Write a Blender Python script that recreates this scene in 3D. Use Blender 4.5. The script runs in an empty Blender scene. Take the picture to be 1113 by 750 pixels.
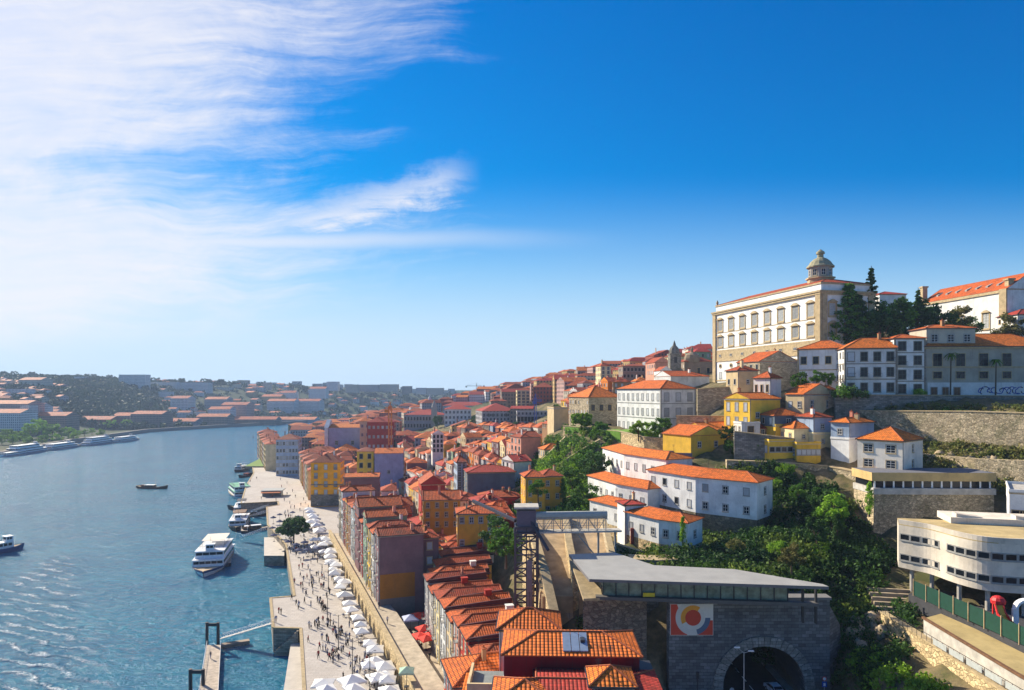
import bpy, math, random
import numpy as np
from mathutils import Vector
R = math.radians
rnd = random.Random(11)
S = bpy.context.scene
COL = S.collection
F, CX, HZ, CZ = 742.0, 556.5, 425.0, 62.0      # focal length in photo pixels, principal column, horizon row, eye height

def P(px, py, Y):
    return ((px-CX)/F*Y, Y, CZ-(py-HZ)/F*Y)
def G(px, py, z):
    return P(px, py, (CZ-z)*F/(py-HZ))
def scr(x, y, z):
    return CX+F*x/y, HZ+F*(CZ-z)/y

# ------------------------------------------------------------------ materials
MATS = {}
class NT:
    def __init__(s, m):
        s.t = m.node_tree; s.n = s.t.nodes; s.l = s.t.links
    def new(s, ty, **kw):
        n = s.n.new(ty)
        for k, v in kw.items():
            setattr(n, k, v)
        return n
    def link(s, a, b):
        s.l.new(a, b)
    def setin(s, sock, v):
        if isinstance(v, bpy.types.NodeSocket): s.l.new(v, sock)
        else: sock.default_value = v
    def math(s, op, a, b=0.0, c=None, clamp=False):
        n = s.n.new('ShaderNodeMath'); n.operation = op; n.use_clamp = clamp
        s.setin(n.inputs[0], a); s.setin(n.inputs[1], b)
        if c is not None: s.setin(n.inputs[2], c)
        return n.outputs[0]
    def mix(s, fac, a, b, blend='MIX'):
        n = s.n.new('ShaderNodeMix'); n.data_type = 'RGBA'; n.blend_type = blend
        s.setin(n.inputs[0], fac)
        for k, v in ((6, a), (7, b)):
            if isinstance(v, (tuple, list)): v = tuple(v)[:3]+(1,)
            s.setin(n.inputs[k], v)
        return n.outputs[2]
    def noise(s, vec, scale, detail=3, rough=.55, dist=0):
        n = s.n.new('ShaderNodeTexNoise')
        if vec is not None: s.link(vec, n.inputs['Vector'])
        n.inputs['Scale'].default_value = scale; n.inputs['Detail'].default_value = detail
        n.inputs['Roughness'].default_value = rough; n.inputs['Distortion'].default_value = dist
        return n.outputs['Fac']
    def mapr(s, v, a, b, c=0.0, d=1.0, smooth=False):
        n = s.n.new('ShaderNodeMapRange')
        if smooth: n.interpolation_type = 'SMOOTHSTEP'
        s.setin(n.inputs['Value'], v)
        for k, x in zip(('From Min', 'From Max', 'To Min', 'To Max'), (a, b, c, d)): s.setin(n.inputs[k], x)
        return n.outputs['Result']
    def scalev(s, vec, sc):
        n = s.n.new('ShaderNodeVectorMath'); n.operation = 'MULTIPLY'
        s.link(vec, n.inputs[0]); n.inputs[1].default_value = sc
        return n.outputs[0]
    def bump(s, h, strength, dist=.05):
        n = s.n.new('ShaderNodeBump'); n.inputs['Strength'].default_value = strength; n.inputs['Distance'].default_value = dist
        s.link(h, n.inputs['Height']); return n.outputs[0]

def base_mat(name, rough=.85, spec=.25, metal=0):
    m = bpy.data.materials.new(name); m.use_nodes = True
    t = NT(m); b = t.n['Principled BSDF']
    b.inputs['Roughness'].default_value = rough; b.inputs['Specular IOR Level'].default_value = spec
    b.inputs['Metallic'].default_value = metal
    tc = t.new('ShaderNodeTexCoord')
    return m, t, b, tc

def rndval(t, amt):
    oi = t.new('ShaderNodeObjectInfo')
    return t.mapr(oi.outputs['Random'], 0, 1, 1-amt, 1+amt), oi.outputs['Random']

def plaster(name, col, var=.28, objv=.12, stain=(.16, .13, .10), amount=.7, windows=False):
    if name in MATS: return MATS[name]
    m, t, b, tc = base_mat(name, .9, .15)
    o = tc.outputs['Object']
    oi = t.new('ShaderNodeObjectInfo')
    off = t.new('ShaderNodeVectorMath'); off.operation = 'ADD'
    t.link(o, off.inputs[0]); cmb = t.new('ShaderNodeCombineXYZ')
    t.link(t.math('MULTIPLY', oi.outputs['Random'], 300), cmb.inputs[0]); t.link(cmb.outputs[0], off.inputs[1])
    o = off.outputs[0]
    n1 = t.noise(o, .35, 4, .6)
    streak = t.noise(t.scalev(o, (1.1, 1.1, .12)), 1.0, 4, .65)
    fine = t.noise(o, 3.0, 3, .6)
    dark = tuple(c*(1-var) for c in col)
    c = t.mix(t.mapr(n1, .35, .65), col, dark)
    c = t.mix(t.math('MULTIPLY', t.mapr(streak, .55, .8), amount), c, tuple(s*.5+.5*q*.5 for s, q in zip(stain, col)))
    c = t.mix(t.math('MULTIPLY', t.mapr(fine, .3, .7), .25), c, tuple(min(1, q*1.15) for q in col))
    v, r = rndval(t, objv)
    hs = t.new('ShaderNodeHueSaturation'); t.link(c, hs.inputs['Color']); t.link(v, hs.inputs['Value'])
    c = hs.outputs[0]
    if windows:          # distant walls: storeys of small openings
        sp = t.new('ShaderNodeSeparateXYZ'); t.link(tc.outputs['UV'], sp.inputs[0])
        fu = t.math('FRACT', t.math('DIVIDE', sp.outputs[0], 2.6)); fv = t.math('FRACT', t.math('DIVIDE', sp.outputs[1], 3.1))
        a = t.math('MULTIPLY', t.math('GREATER_THAN', fu, .3), t.math('LESS_THAN', fu, .72))
        e = t.math('MULTIPLY', t.math('GREATER_THAN', fv, .3), t.math('LESS_THAN', fv, .82))
        c = t.mix(t.math('MULTIPLY', a, e), c, (.05, .055, .065))
    t.link(c, b.inputs['Base Color'])
    t.link(t.bump(t.math('ADD', fine, n1), .25, .03), b.inputs['Normal'])
    MATS[name] = m; return m

def tiles(name, cols, pitch=.42, dirt=.65, bumps=.8, colk=.65, rowk=.3):
    if name in MATS: return MATS[name]
    m, t, b, tc = base_mat(name, .8, .2)
    uv = tc.outputs['UV']; o = tc.outputs['Object']
    sp = t.new('ShaderNodeSeparateXYZ'); t.link(uv, sp.inputs[0])
    v, r = rndval(t, .10)
    ramp = t.new('ShaderNodeValToRGB'); t.link(r, ramp.inputs[0])
    el = ramp.color_ramp.elements
    for i, c in enumerate(cols):
        e = el[i] if i < 2 else el.new(.5)
        e.position = i/(len(cols)-1) if len(cols) > 1 else 0; e.color = c+(1,)
    fl = t.new('ShaderNodeVectorMath'); fl.operation = 'FLOOR'
    t.link(t.scalev(uv, (1/pitch, 1/(pitch*1.1), 1)), fl.inputs[0])
    wn = t.new('ShaderNodeTexWhiteNoise'); wn.noise_dimensions = '2D'; t.link(fl.outputs[0], wn.inputs['Vector'])
    hs = t.new('ShaderNodeHueSaturation'); t.link(ramp.outputs[0], hs.inputs['Color'])
    t.link(t.mapr(wn.outputs['Value'], 0, 1, .72, 1.28), hs.inputs['Value'])
    big = t.noise(o, .5, 5, .65)
    c = t.mix(t.math('MULTIPLY', t.mapr(big, .5, .72), dirt), hs.outputs[0], (.10, .055, .035))
    c = t.mix(t.math('MULTIPLY', t.mapr(t.noise(o, 1.7, 3, .6), .6, .8), .35), c, (.42, .22, .12))
    ph = t.math('FRACT', t.math('DIVIDE', sp.outputs[0], pitch))
    wave = t.math('SINE', t.math('MULTIPLY', ph, math.pi))
    c = t.mix(t.math('MULTIPLY', t.math('SUBTRACT', 1.0, t.mapr(wave, 0, .45)), colk), c, (.07, .022, .012))
    row = t.math('FRACT', t.math('DIVIDE', sp.outputs[1], pitch*1.1))
    c = t.mix(t.math('MULTIPLY', t.math('LESS_THAN', row, .22), rowk), c, (.08, .025, .012)); t.link(c, b.inputs['Base Color'])
    h = t.math('ADD', wave, t.math('MULTIPLY', row, -.35))
    t.link(t.bump(h, bumps, .09), b.inputs['Normal'])
    MATS[name] = m; return m

def masonry(name, col, bw=.9, bh=.42, dark=.55, rub=False, moss=0.0, vary=.35):
    if name in MATS: return MATS[name]
    m, t, b, tc = base_mat(name, .92, .15)
    uv = tc.outputs['UV']; o = tc.outputs['Object']
    if rub:
        vo = t.new('ShaderNodeTexVoronoi'); vo.feature = 'DISTANCE_TO_EDGE'; vo.inputs['Scale'].default_value = 1/bw
        vc = t.new('ShaderNodeTexVoronoi'); vc.inputs['Scale'].default_value = 1/bw
        wv = t.scalev(uv, (1, 1.5, 1)); t.link(wv, vo.inputs['Vector']); t.link(wv, vc.inputs['Vector'])
        joint = t.math('SUBTRACT', 1.0, t.mapr(vo.outputs['Distance'], 0, .10)); cell = vc.outputs['Color']
        sp = t.new('ShaderNodeSeparateXYZ'); t.link(cell, sp.inputs[0]); cellv = sp.outputs[0]
    else:
        br = t.new('ShaderNodeTexBrick'); t.link(uv, br.inputs['Vector'])
        br.inputs['Scale'].default_value = 1.0; br.inputs['Brick Width'].default_value = bw; br.inputs['Row Height'].default_value = bh
        br.inputs['Mortar Size'].default_value = .022; br.inputs['Color1'].default_value = (0, 0, 0, 1); br.inputs['Color2'].default_value = (1, 1, 1, 1)
        joint = br.outputs['Fac']; sp = t.new('ShaderNodeSeparateXYZ'); t.link(br.outputs['Color'], sp.inputs[0]); cellv = sp.outputs[0]
    c = t.mix(cellv, tuple(q*(1-vary) for q in col), tuple(min(1, q*(1+vary)) for q in col))
    big = t.noise(o, .16, 6, .7); mid = t.noise(o, 1.2, 4, .7)
    c = t.mix(t.math('MULTIPLY', t.mapr(big, .42, .66), dark), c, tuple(q*.28 for q in col))
    c = t.mix(t.math('MULTIPLY', t.mapr(mid, .45, .75), .4), c, tuple(q*.5 for q in col))
    c = t.mix(t.math('MULTIPLY', joint, .6), c, tuple(q*.22 for q in col))
    if moss:
        c = t.mix(t.math('MULTIPLY', t.mapr(t.noise(o, .3, 6, .75), .5, .6), moss), c, (.05, .085, .02))
    t.link(c, b.inputs['Base Color'])
    h = t.math('SUBTRACT', t.math('ADD', mid, t.math('MULTIPLY', cellv, .4)), joint)
    t.link(t.bump(h, .7, .12), b.inputs['Normal'])
    MATS[name] = m; return m

def plain(name, col, rough=.7, metal=0, spec=.3, var=.12, scale=1.5, objv=.06):
    if name in MATS: return MATS[name]
    m, t, b, tc = base_mat(name, rough, spec, metal)
    n = t.noise(tc.outputs['Object'], scale, 4, .6)
    c = t.mix(t.mapr(n, .3, .7), tuple(q*(1-var) for q in col), tuple(min(1, q*(1+var)) for q in col))
    v, r = rndval(t, objv)
    hs = t.new('ShaderNodeHueSaturation'); t.link(c, hs.inputs['Color']); t.link(v, hs.inputs['Value'])
    t.link(hs.outputs[0], b.inputs['Base Color'])
    MATS[name] = m; return m

def leafmat(name, c1, c2, c3=None, sc=.35, trans=.3, iv=(.7, 1.35)):
    if name in MATS: return MATS[name]
    m, t, b, tc = base_mat(name, .7, .2)
    gi = t.new('ShaderNodeNewGeometry')
    n = t.noise(tc.outputs['Object'], sc, 4, .6)
    c = t.mix(t.mapr(n, .38, .62), c1, c2)
    if c3: c = t.mix(t.mapr(t.noise(tc.outputs['Object'], sc*.45, 3, .6), .52, .66), c, c3)
    hs = t.new('ShaderNodeHueSaturation'); t.link(c, hs.inputs['Color'])
    oi = t.new('ShaderNodeObjectInfo')
    t.link(t.math('MULTIPLY', t.mapr(gi.outputs['Random Per Island'], 0, 1, iv[0], iv[1]), t.mapr(oi.outputs['Random'], 0, 1, .8, 1.2)), hs.inputs['Value'])
    t.link(hs.outputs[0], b.inputs['Base Color'])
    tr = t.new('ShaderNodeBsdfTranslucent'); t.link(hs.outputs[0], tr.inputs[0])
    mx = t.new('ShaderNodeMixShader'); mx.inputs[0].default_value = trans
    t.link(b.outputs[0], mx.inputs[1]); t.link(tr.outputs[0], mx.inputs[2])
    t.link(mx.outputs[0], t.n['Material Output'].inputs['Surface'])
    MATS[name] = m; return m

# palette ------------------------------------------------------------
W = {}
for nm, c in dict(white=(.78, .77, .74), cream=(.76, .63, .36), ochre=(.70, .36, .04), orange=(.74, .22, .02), yellow=(.80, .50, .06),
                  red=(.42, .045, .03), maroon=(.20, .03, .035), pink=(.68, .32, .22), lavender=(.36, .34, .48), purple=(.23, .125, .135),
                  grey=(.38, .37, .36), blue=(.33, .42, .55), green=(.25, .36, .24), brown=(.36, .20, .10), beige=(.62, .48, .28), slate=(.13, .17, .21)).items():
    W[nm] = plaster('plaster_'+nm, c)
W['dirty'] = plaster('plaster_dirty', (.60, .56, .49), amount=.85)
W['palace'] = plaster('plaster_palace', (.86, .85, .82), amount=.15, objv=.02)
W['bright'] = plaster('plaster_bright', (.84, .83, .80), amount=.55, objv=.03)
FARW = {k: plaster('far_plaster_'+k, v, windows=True) for k, v in dict(white=(.72, .70, .68), cream=(.62, .54, .42), grey=(.40, .40, .42), pink=(.5, .32, .28),
        ochre=(.5, .34, .14), brown=(.28, .22, .18), red=(.32, .09, .06)).items()}
RT = tiles('roof_terracotta', [(.44, .065, .018), (.58, .115, .02), (.32, .045, .018)])
RO = tiles('roof_orange', [(.74, .20, .025), (.64, .14, .02)], dirt=.35)
RD = tiles('roof_old', [(.34, .05, .02), (.46, .08, .022), (.24, .055, .03)], dirt=.6)
RN = tiles('roof_near', [(.78, .20, .025), (.66, .14, .022)], pitch=.46, dirt=.35, bumps=1.0, colk=.3, rowk=.8)
RM = tiles('roof_maroon', [(.46, .04, .028), (.42, .045, .03)], dirt=.3)
RIDGE = plain('ridge_tile', (.36, .10, .04), .85)
STONE = masonry('stone_granite', (.50, .41, .28), .8, .4, .4)
TRIM = plain('stone_trim', (.42, .32, .18), .85, var=.25, scale=1.0)
TRIMG = plain('stone_trim_grey', (.30, .29, .27), .85, var=.25)
GRAN = plaster('granite_facade', (.46, .42, .34), amount=.7)
DARKST = masonry('stone_tunnel', (.20, .20, .20), 1.1, .5, .6)
GOLDST = masonry('stone_gold', (.66, .50, .28), .7, .35, .35, rub=True)
OLDWALL = masonry('stone_old_wall', (.60, .48, .31), .6, .3, .45, rub=True, moss=.35)
ROCK = masonry('rock', (.30, .24, .16), .9, .4, .8, rub=True, moss=.5)
QUAYW = masonry('quay_wall_stone', (.34, .29, .23), 1.0, .45, .5)
GLASS = plain('window_glass', (.014, .018, .025), .18, spec=.22, var=.3, objv=.3)
SASH = plain('white_sash', (.75, .75, .73), .6)
DSASH = plain('green_sash', (.06, .10, .09), .6)
PALEGL = plain('curtained_glass', (.30, .31, .30), .3, spec=.5, var=.35, objv=.25)
CURTAIN = plain('shutter_pale', (.42, .43, .44), .8, objv=.3)
IRON = plain('dark_iron', (.03, .03, .035), .5, spec=.4)
STEEL = plain('tower_steel', (.07, .065, .085), .55, .3)
WOOD = plain('wood_brown', (.16, .08, .04), .7, var=.3)
WHITEP = plain('white_paint', (.8, .8, .8), .45)
CANVAS = plain('parasol_canvas', (.80, .79, .77), .9, var=.06, objv=.07)
REDC = plain('red_canvas', (.70, .05, .03), .85)
CONC = plain('concrete', (.46, .43, .38), .9, var=.25, scale=.7)
ASPH = plain('asphalt', (.055, .055, .06), .9, var=.2, scale=.8)
EARTH = plain('dry_earth', (.30, .22, .12), .95, var=.35, scale=.4)
HULL = plain('hull_dark', (.045, .03, .03), .5)
HULLB = plain('hull_blue', (.04, .08, .20), .4)
HULLR = plain('hull_red', (.25, .04, .03), .5)
DECK = plain('deck_tan', (.42, .32, .2), .8)
PALEP = plain('pale_paving', (.52, .47, .41), .9, var=.12, scale=.5)
BARK = plain('bark', (.10, .07, .045), .95, var=.3)
L_MID = leafmat('leaf_mid', (.06, .145, .014), (.11, .225, .02), (.19, .24, .03))
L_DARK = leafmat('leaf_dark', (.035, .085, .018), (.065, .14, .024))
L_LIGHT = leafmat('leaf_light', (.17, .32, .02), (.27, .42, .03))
L_DRY = leafmat('leaf_dry', (.20, .17, .05), (.11, .14, .03))
L_FAR = leafmat('leaf_far', (.02, .06, .02), (.045, .10, .025), (.015, .04, .018), sc=.02, trans=.1, iv=(.88, 1.14))
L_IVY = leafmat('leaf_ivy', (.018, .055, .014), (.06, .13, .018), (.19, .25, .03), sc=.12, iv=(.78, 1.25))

# ------------------------------------------------------------------ mesh builder
class MB:
    def __init__(s): s.v = []; s.d = {}; s.f = []; s.m = []
    def vi(s, p):
        k = (round(p[0], 3), round(p[1], 3), round(p[2], 3))
        i = s.d.get(k)
        if i is None: i = len(s.v); s.d[k] = i; s.v.append(k)
        return i
    def poly(s, pts, m=0):
        ix = []
        for p in pts:
            i = s.vi(p)
            if i not in ix: ix.append(i)
        if len(ix) > 2: s.f.append(ix); s.m.append(m)
    def box(s, x0, y0, z0, x1, y1, z1, m=0, top=None):
        a = [(x0, y0), (x1, y0), (x1, y1), (x0, y1)]; s.prism(a, z0, z1, m, top)
    def prism(s, a, z0, z1, m=0, top=None):
        n = len(a)
        for i in range(n):
            p, q = a[i], a[(i+1) % n]
            s.poly([(p[0], p[1], z0), (q[0], q[1], z0), (q[0], q[1], z1), (p[0], p[1], z1)], m)
        s.poly([(p[0], p[1], z1) for p in a], m if top is None else top)
        s.poly([(p[0], p[1], z0) for p in reversed(a)], m)
    def hexa(s, b, t, m=0, top=None):        # four bottom points, four top points
        for i in range(4):
            j = (i+1) % 4; s.poly([b[i], b[j], t[j], t[i]], m)
        s.poly(t, m if top is None else top); s.poly(b[::-1], m)
    def tube(s, a, b, r0, r1=None, n=6, m=0, caps=True):
        r1 = r0 if r1 is None else r1
        a = Vector(a); b = Vector(b); d = (b-a).normalized()
        u = d.orthogonal().normalized(); w = d.cross(u)
        A = [a+(u*math.cos(2*math.pi*i/n)+w*math.sin(2*math.pi*i/n))*r0 for i in range(n)]
        B = [b+(u*math.cos(2*math.pi*i/n)+w*math.sin(2*math.pi*i/n))*r1 for i in range(n)]
        for i in range(n):
            j = (i+1) % n; s.poly([A[i], A[j], B[j], B[i]], m)
        if caps: s.poly(A[::-1], m); s.poly(B, m)
    def beam(s, a, b, w, h=None, m=0):
        h = w if h is None else h
        a = Vector(a); b = Vector(b); d = (b-a).normalized()
        x = d.cross(Vector((0, 0, 1)))
        x = Vector((1, 0, 0)) if x.length < 1e-4 else x.normalized()
        y = x.cross(d); x = x*w/2; y = y*h/2
        s.hexa([a-x-y, a+x-y, a+x+y, a-x+y], [b-x-y, b+x-y, b+x+y, b-x+y], m)
    def lathe(s, prof, n=12, cx=0, cy=0, m=0):
        rings = [[(cx+r*math.cos(2*math.pi*i/n), cy+r*math.sin(2*math.pi*i/n), z) for i in range(n)] for r, z in prof]
        for a, b in zip(rings, rings[1:]):
            for i in range(n):
                j = (i+1) % n; s.poly([a[i], a[j], b[j], b[i]], m)
        s.poly(rings[0][::-1], m); s.poly(rings[-1], m)
    def mesh(s, name, mats, smooth=False):
        me = bpy.data.meshes.new(name); me.from_pydata(s.v, [], s.f)
        for x in mats: me.materials.append(x)
        me.polygons.foreach_set('material_index', s.m)
        uvl = me.uv_layers.new(name='UVMap'); co = s.v; uvs = []
        for p in me.polygons:
            n = p.normal.copy()
            if n.z < 0: n = -n
            if n.z > .999: t = Vector((1, 0, 0)); b = Vector((0, 1, 0))
            else:
                t = Vector((-n.y, n.x, 0)).normalized(); b = n.cross(t)
                if b.z < 0: b = -b
            for li in p.vertices:
                q = Vector(co[li]); uvs += [q.dot(t), q.dot(b)]
        uvl.data.foreach_set('uv', uvs)
        if smooth: me.polygons.foreach_set('use_smooth', [True]*len(me.polygons))
        return me
    def build(s, name, mats, parent=None, loc=None, smooth=False):
        if not isinstance(mats, (list, tuple)): mats = [mats]
        return link(name, s.mesh(name, mats, smooth), parent, loc)

def link(name, me, parent=None, loc=None, rz=0):
    o = bpy.data.objects.new(name, me); COL.objects.link(o)
    if parent is not None: o.parent = parent
    if loc is not None: o.location = loc
    if rz: o.rotation_euler = (0, 0, rz)
    return o

THINGS = []
def tag(o, label, cat, group=None, px=None):
    o['label'] = label; o['category'] = cat
    if group: o['group'] = group
    THINGS.append(o); return o
def thing(name, label, cat, loc=(0, 0, 0), rz=0, group=None):
    o = bpy.data.objects.new(name, None); o.empty_display_size = .5; COL.objects.link(o)
    o.location = loc; o.rotation_euler = (0, 0, rz)
    return tag(o, label, cat, group)
def struct(o, kind='structure'):
    o['kind'] = kind; return o
def copy_tree(o, parent=None):
    c = o.copy(); COL.objects.link(c)
    if parent is not None: c.parent = parent
    for ch in [k for k in o.children]: copy_tree(ch, c)
    return c
def dup(o, label, loc, rz=0, sc=None):
    c = copy_tree(o); c.location = loc; c.rotation_euler = (0, 0, rz)
    if sc is not None: c.scale = (sc, sc, sc) if not isinstance(sc, tuple) else sc
    c['label'] = label; THINGS.append(c); return c

AUTO_CP = []
FOOT = []      # occupied circles, so the old-town rows keep clear of named buildings
LMK = []       # things labels may refer to, with their place in the photo
def occupy(x, y, r): FOOT.append((x, y, r))

# ------------------------------------------------------------------ windows
WCACHE = {}
def win_mesh(style, ww, wh, trim, sash=None):
    key = (style, ww, wh, trim.name, sash.name if sash else '')
    if key in WCACHE: return WCACHE[key]
    sash = sash or SASH
    fr = MB(); h = ww/2; t = .42 if style == 'orn' else .17
    glass = PALEGL if style == 'orn' else GLASS
    def ring(mb, x0, x1, z0, z1, t, y0, y1, m):
        for a in ((x0, z0, x0+t, z1), (x1-t, z0, x1, z1), (x0+t, z1-t, x1-t, z1), (x0+t, z0, x1-t, z0+t)):
            mb.box(a[0], y0, a[1], a[2], y1, a[3], m)
    ring(fr, -h-t, h+t, -t, wh+t, t, -.07, .03, 0)
    fr.box(-h-t-.08, -.16, -t-.10, h+t+.08, .02, -t, 0)
    if style == 'orn':
        fr.hexa([(-h-.85, -.65, wh+.42), (h+.85, -.65, wh+.42), (h+.85, .02, wh+.42), (-h-.85, .02, wh+.42)],
                [(-h*.35, -.55, wh+1.35), (h*.35, -.55, wh+1.35), (h*.35, .02, wh+1.35), (-h*.35, .02, wh+1.35)], 0)
        fr.box(-h-.6, -.35, -.75, h+.6, .02, -.42, 0)
        for sx in (-1, 1): fr.box(sx*(h+.5)-.16, -.16, -.4, sx*(h+.5)+.16, .02, wh+.4, 0)
    pn = MB(); pn.box(-h, -.012, 0, h, .02, wh, 0)
    if style == 'shut': pn.m = [1]*len(pn.m)
    elif style != 'dark':
        ring(pn, -h, h, 0, wh, .06, -.05, -.013, 1)
        pn.box(-.035, -.05, .07, .035, -.013, wh-.07, 1)
        k = 3 if style == 'sash3' else 5 if style == 'orn' else 2
        if style == 'orn':
            for q in (-h*.5, h*.5): pn.box(q-.06, -.05, .07, q+.06, -.013, wh-.07, 1)
        for i in range(1, k):
            z = wh*i/k; pn.box(-h+.07, -.047, z-.03, h-.07, -.014, z+.03, 1)
    s2 = CURTAIN if style == 'shut' else sash
    r = (fr.mesh('window', [trim]), pn.mesh('pane', [glass, s2]))
    # joined variant for repeats too small to need sub-parts
    j = MB(); j.v = list(fr.v); j.f = list(fr.f); j.m = list(fr.m); n = len(j.v)
    j.v += pn.v; j.f += [[i+n for i in f] for f in pn.f]; j.m += [q+1 for q in pn.m]
    r = r+(j.mesh('window', [trim, glass, s2]),)
    WCACHE[key] = r; return r
def put_window(parent, x, y, z, rz, style, ww, wh, trim, sash=None, sub=False):
    fr, pn, j = win_mesh(style, ww, wh, trim, sash)
    if sub:
        o = link('window', fr, parent, (x, y, z), rz); link('pane', pn, o)
    else: o = link('window', j, parent, (x, y, z), rz)
    return o
DCACHE = {}
def put_door(parent, x, y, z, rz, m=WOOD, ww=1.2, wh=2.4, trim=None):
    k = (m.name, ww, wh)
    if k not in DCACHE:
        b = MB(); h = ww/2
        for a in ((-h-.2, 0, -h, wh), (h, 0, h+.2, wh), (-h-.2, wh, h+.2, wh+.2)): b.box(a[0], -.08, a[1], a[2], .02, a[3], 0)
        b.box(-h, -.03, 0, h, .02, wh, 1); b.box(-.02, -.05, 0, .02, -.031, wh, 0)
        DCACHE[k] = b.mesh('door', [trim or TRIMG, m])
    return link('door', DCACHE[k], parent, (x, y, z), rz)
BCACHE = {}
def put_balcony(parent, x, y, z, rz, w):
    w = round(w, 1)
    if w not in BCACHE:
        b = MB(); h = w/2
        b.box(-h, -.75, -.12, h, 0, 0, 0)
        b.box(-h, -.75, .92, h, -.70, .98, 1); b.box(-h, -.75, .92, -h+.05, 0, .98, 1); b.box(h-.05, -.75, .92, h, 0, .98, 1)
        n = max(4, int(w/.28))
        for i in range(n+1):
            xx = -h+.02+(w-.04)*i/n; b.box(xx-.015, -.74, 0, xx+.015, -.71, .92, 1)
        BCACHE[w] = b.mesh('balcony', [TRIMG, IRON])
    return link('balcony', BCACHE[w], parent, (x, y, z), rz)

# ------------------------------------------------------------------ buildings
def roof_solid(mb, w, d, z, axis, hips, tan, o, ridge=False, mr=0, mw=1, mrid=2, thick=.14):
    L, Sx = (w, d) if axis == 'u' else (d, w)
    g = lambda a, b, zz: (a, b, zz) if axis == 'u' else (b, a, zz)
    oa = o if hips[0] else .12; ob = o if hips[1] else .12
    a0, a1, b0, b1 = -oa, L+ob, -o, Sx+o
    half = (b1-b0)/2; zr = z+thick+half*tan
    ha = half if hips[0] else 0; hb = half if hips[1] else 0
    if a0+ha > a1-hb:
        k = (a1-a0)/(ha+hb); ha *= k; hb *= k
    r0, r1 = g(a0+ha, Sx/2, zr), g(a1-hb, Sx/2, zr)
    lo = [g(a0, b0, z), g(a1, b0, z), g(a1, b1, z), g(a0, b1, z)]
    hi = [g(a0, b0, z+thick), g(a1, b0, z+thick), g(a1, b1, z+thick), g(a0, b1, z+thick)]
    mb.poly(lo[::-1], mr)
    for i in range(4): mb.poly([lo[i], lo[(i+1) % 4], hi[(i+1) % 4], hi[i]], mrid)
    mb.poly([hi[0], hi[1], r1, r0], mr); mb.poly([hi[2], hi[3], r0, r1], mr)
    mb.poly([hi[3], hi[0], r0], mr if hips[0] else mw); mb.poly([hi[1], hi[2], r1], mr if hips[1] else mw)
    if ridge:
        mb.tube(r0, r1, .13, n=5, m=mrid)
        for q, r, hh in ((0, r0, hips[0]), (3, r0, hips[0]), (1, r1, hips[1]), (2, r1, hips[1])):
            mb.tube(hi[q], r, .12, n=5, m=mrid)
    return zr

def chimney(roof, x, y, z, s=.5, h=1.4, m=None):
    b = MB(); b.box(x-s/2, y-s*.7, z, x+s/2, y+s*.7, z+h, 0); b.box(x-s/2-.08, y-s*.7-.08, z+h, x+s/2+.08, y+s*.7+.08, z+h+.12, 1)
    b.tube((x, y, z+h+.12), (x, y, z+h+.5), .12, n=6, m=1)
    return b.build('chimney', [m or rnd.choice([W['white'], W['beige'], W['brown'], W['pink']]), RIDGE], roof)

def facade(t, x0, y0, dx, dy, length, h, rz, spec, sub, trim, base_z=0, doors=False, balc=0, sash=None, top=0.5):
    """windows along one wall. spec: dict(fl, cols, ww, wh, style)"""
    fl, nc = spec['fl'], spec['cols']
    if not fl or not nc: return
    ww, wh, st = spec.get('ww', 1.0), spec.get('wh', 1.6), spec.get('style', 'sash')
    fh = (h-base_z)/fl; m = spec.get('margin', length/nc/2)
    for i in range(fl):
        z = base_z+i*fh+max(.35, (fh-wh)*.45)
        for k in range(nc):
            q = m+(length-2*m)*(k/(nc-1) if nc > 1 else .5)
            x, y = x0+dx*q, y0+dy*q
            if i == 0 and doors and k % 2 == 0:
                put_door(t, x, y, base_z, rz, rnd.choice([WOOD, DSASH, HULLR])); continue
            if spec.get('skip', 0) and rnd.random() < spec['skip']: continue
            s2 = st if isinstance(st, str) else rnd.choice(st)
            put_window(t, x, y, z, rz, s2, ww, wh, trim, sash, sub)
            if balc and i > 0 and rnd.random() < balc: put_balcony(t, x, y, z-.15, rz, ww+.5)

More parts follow.
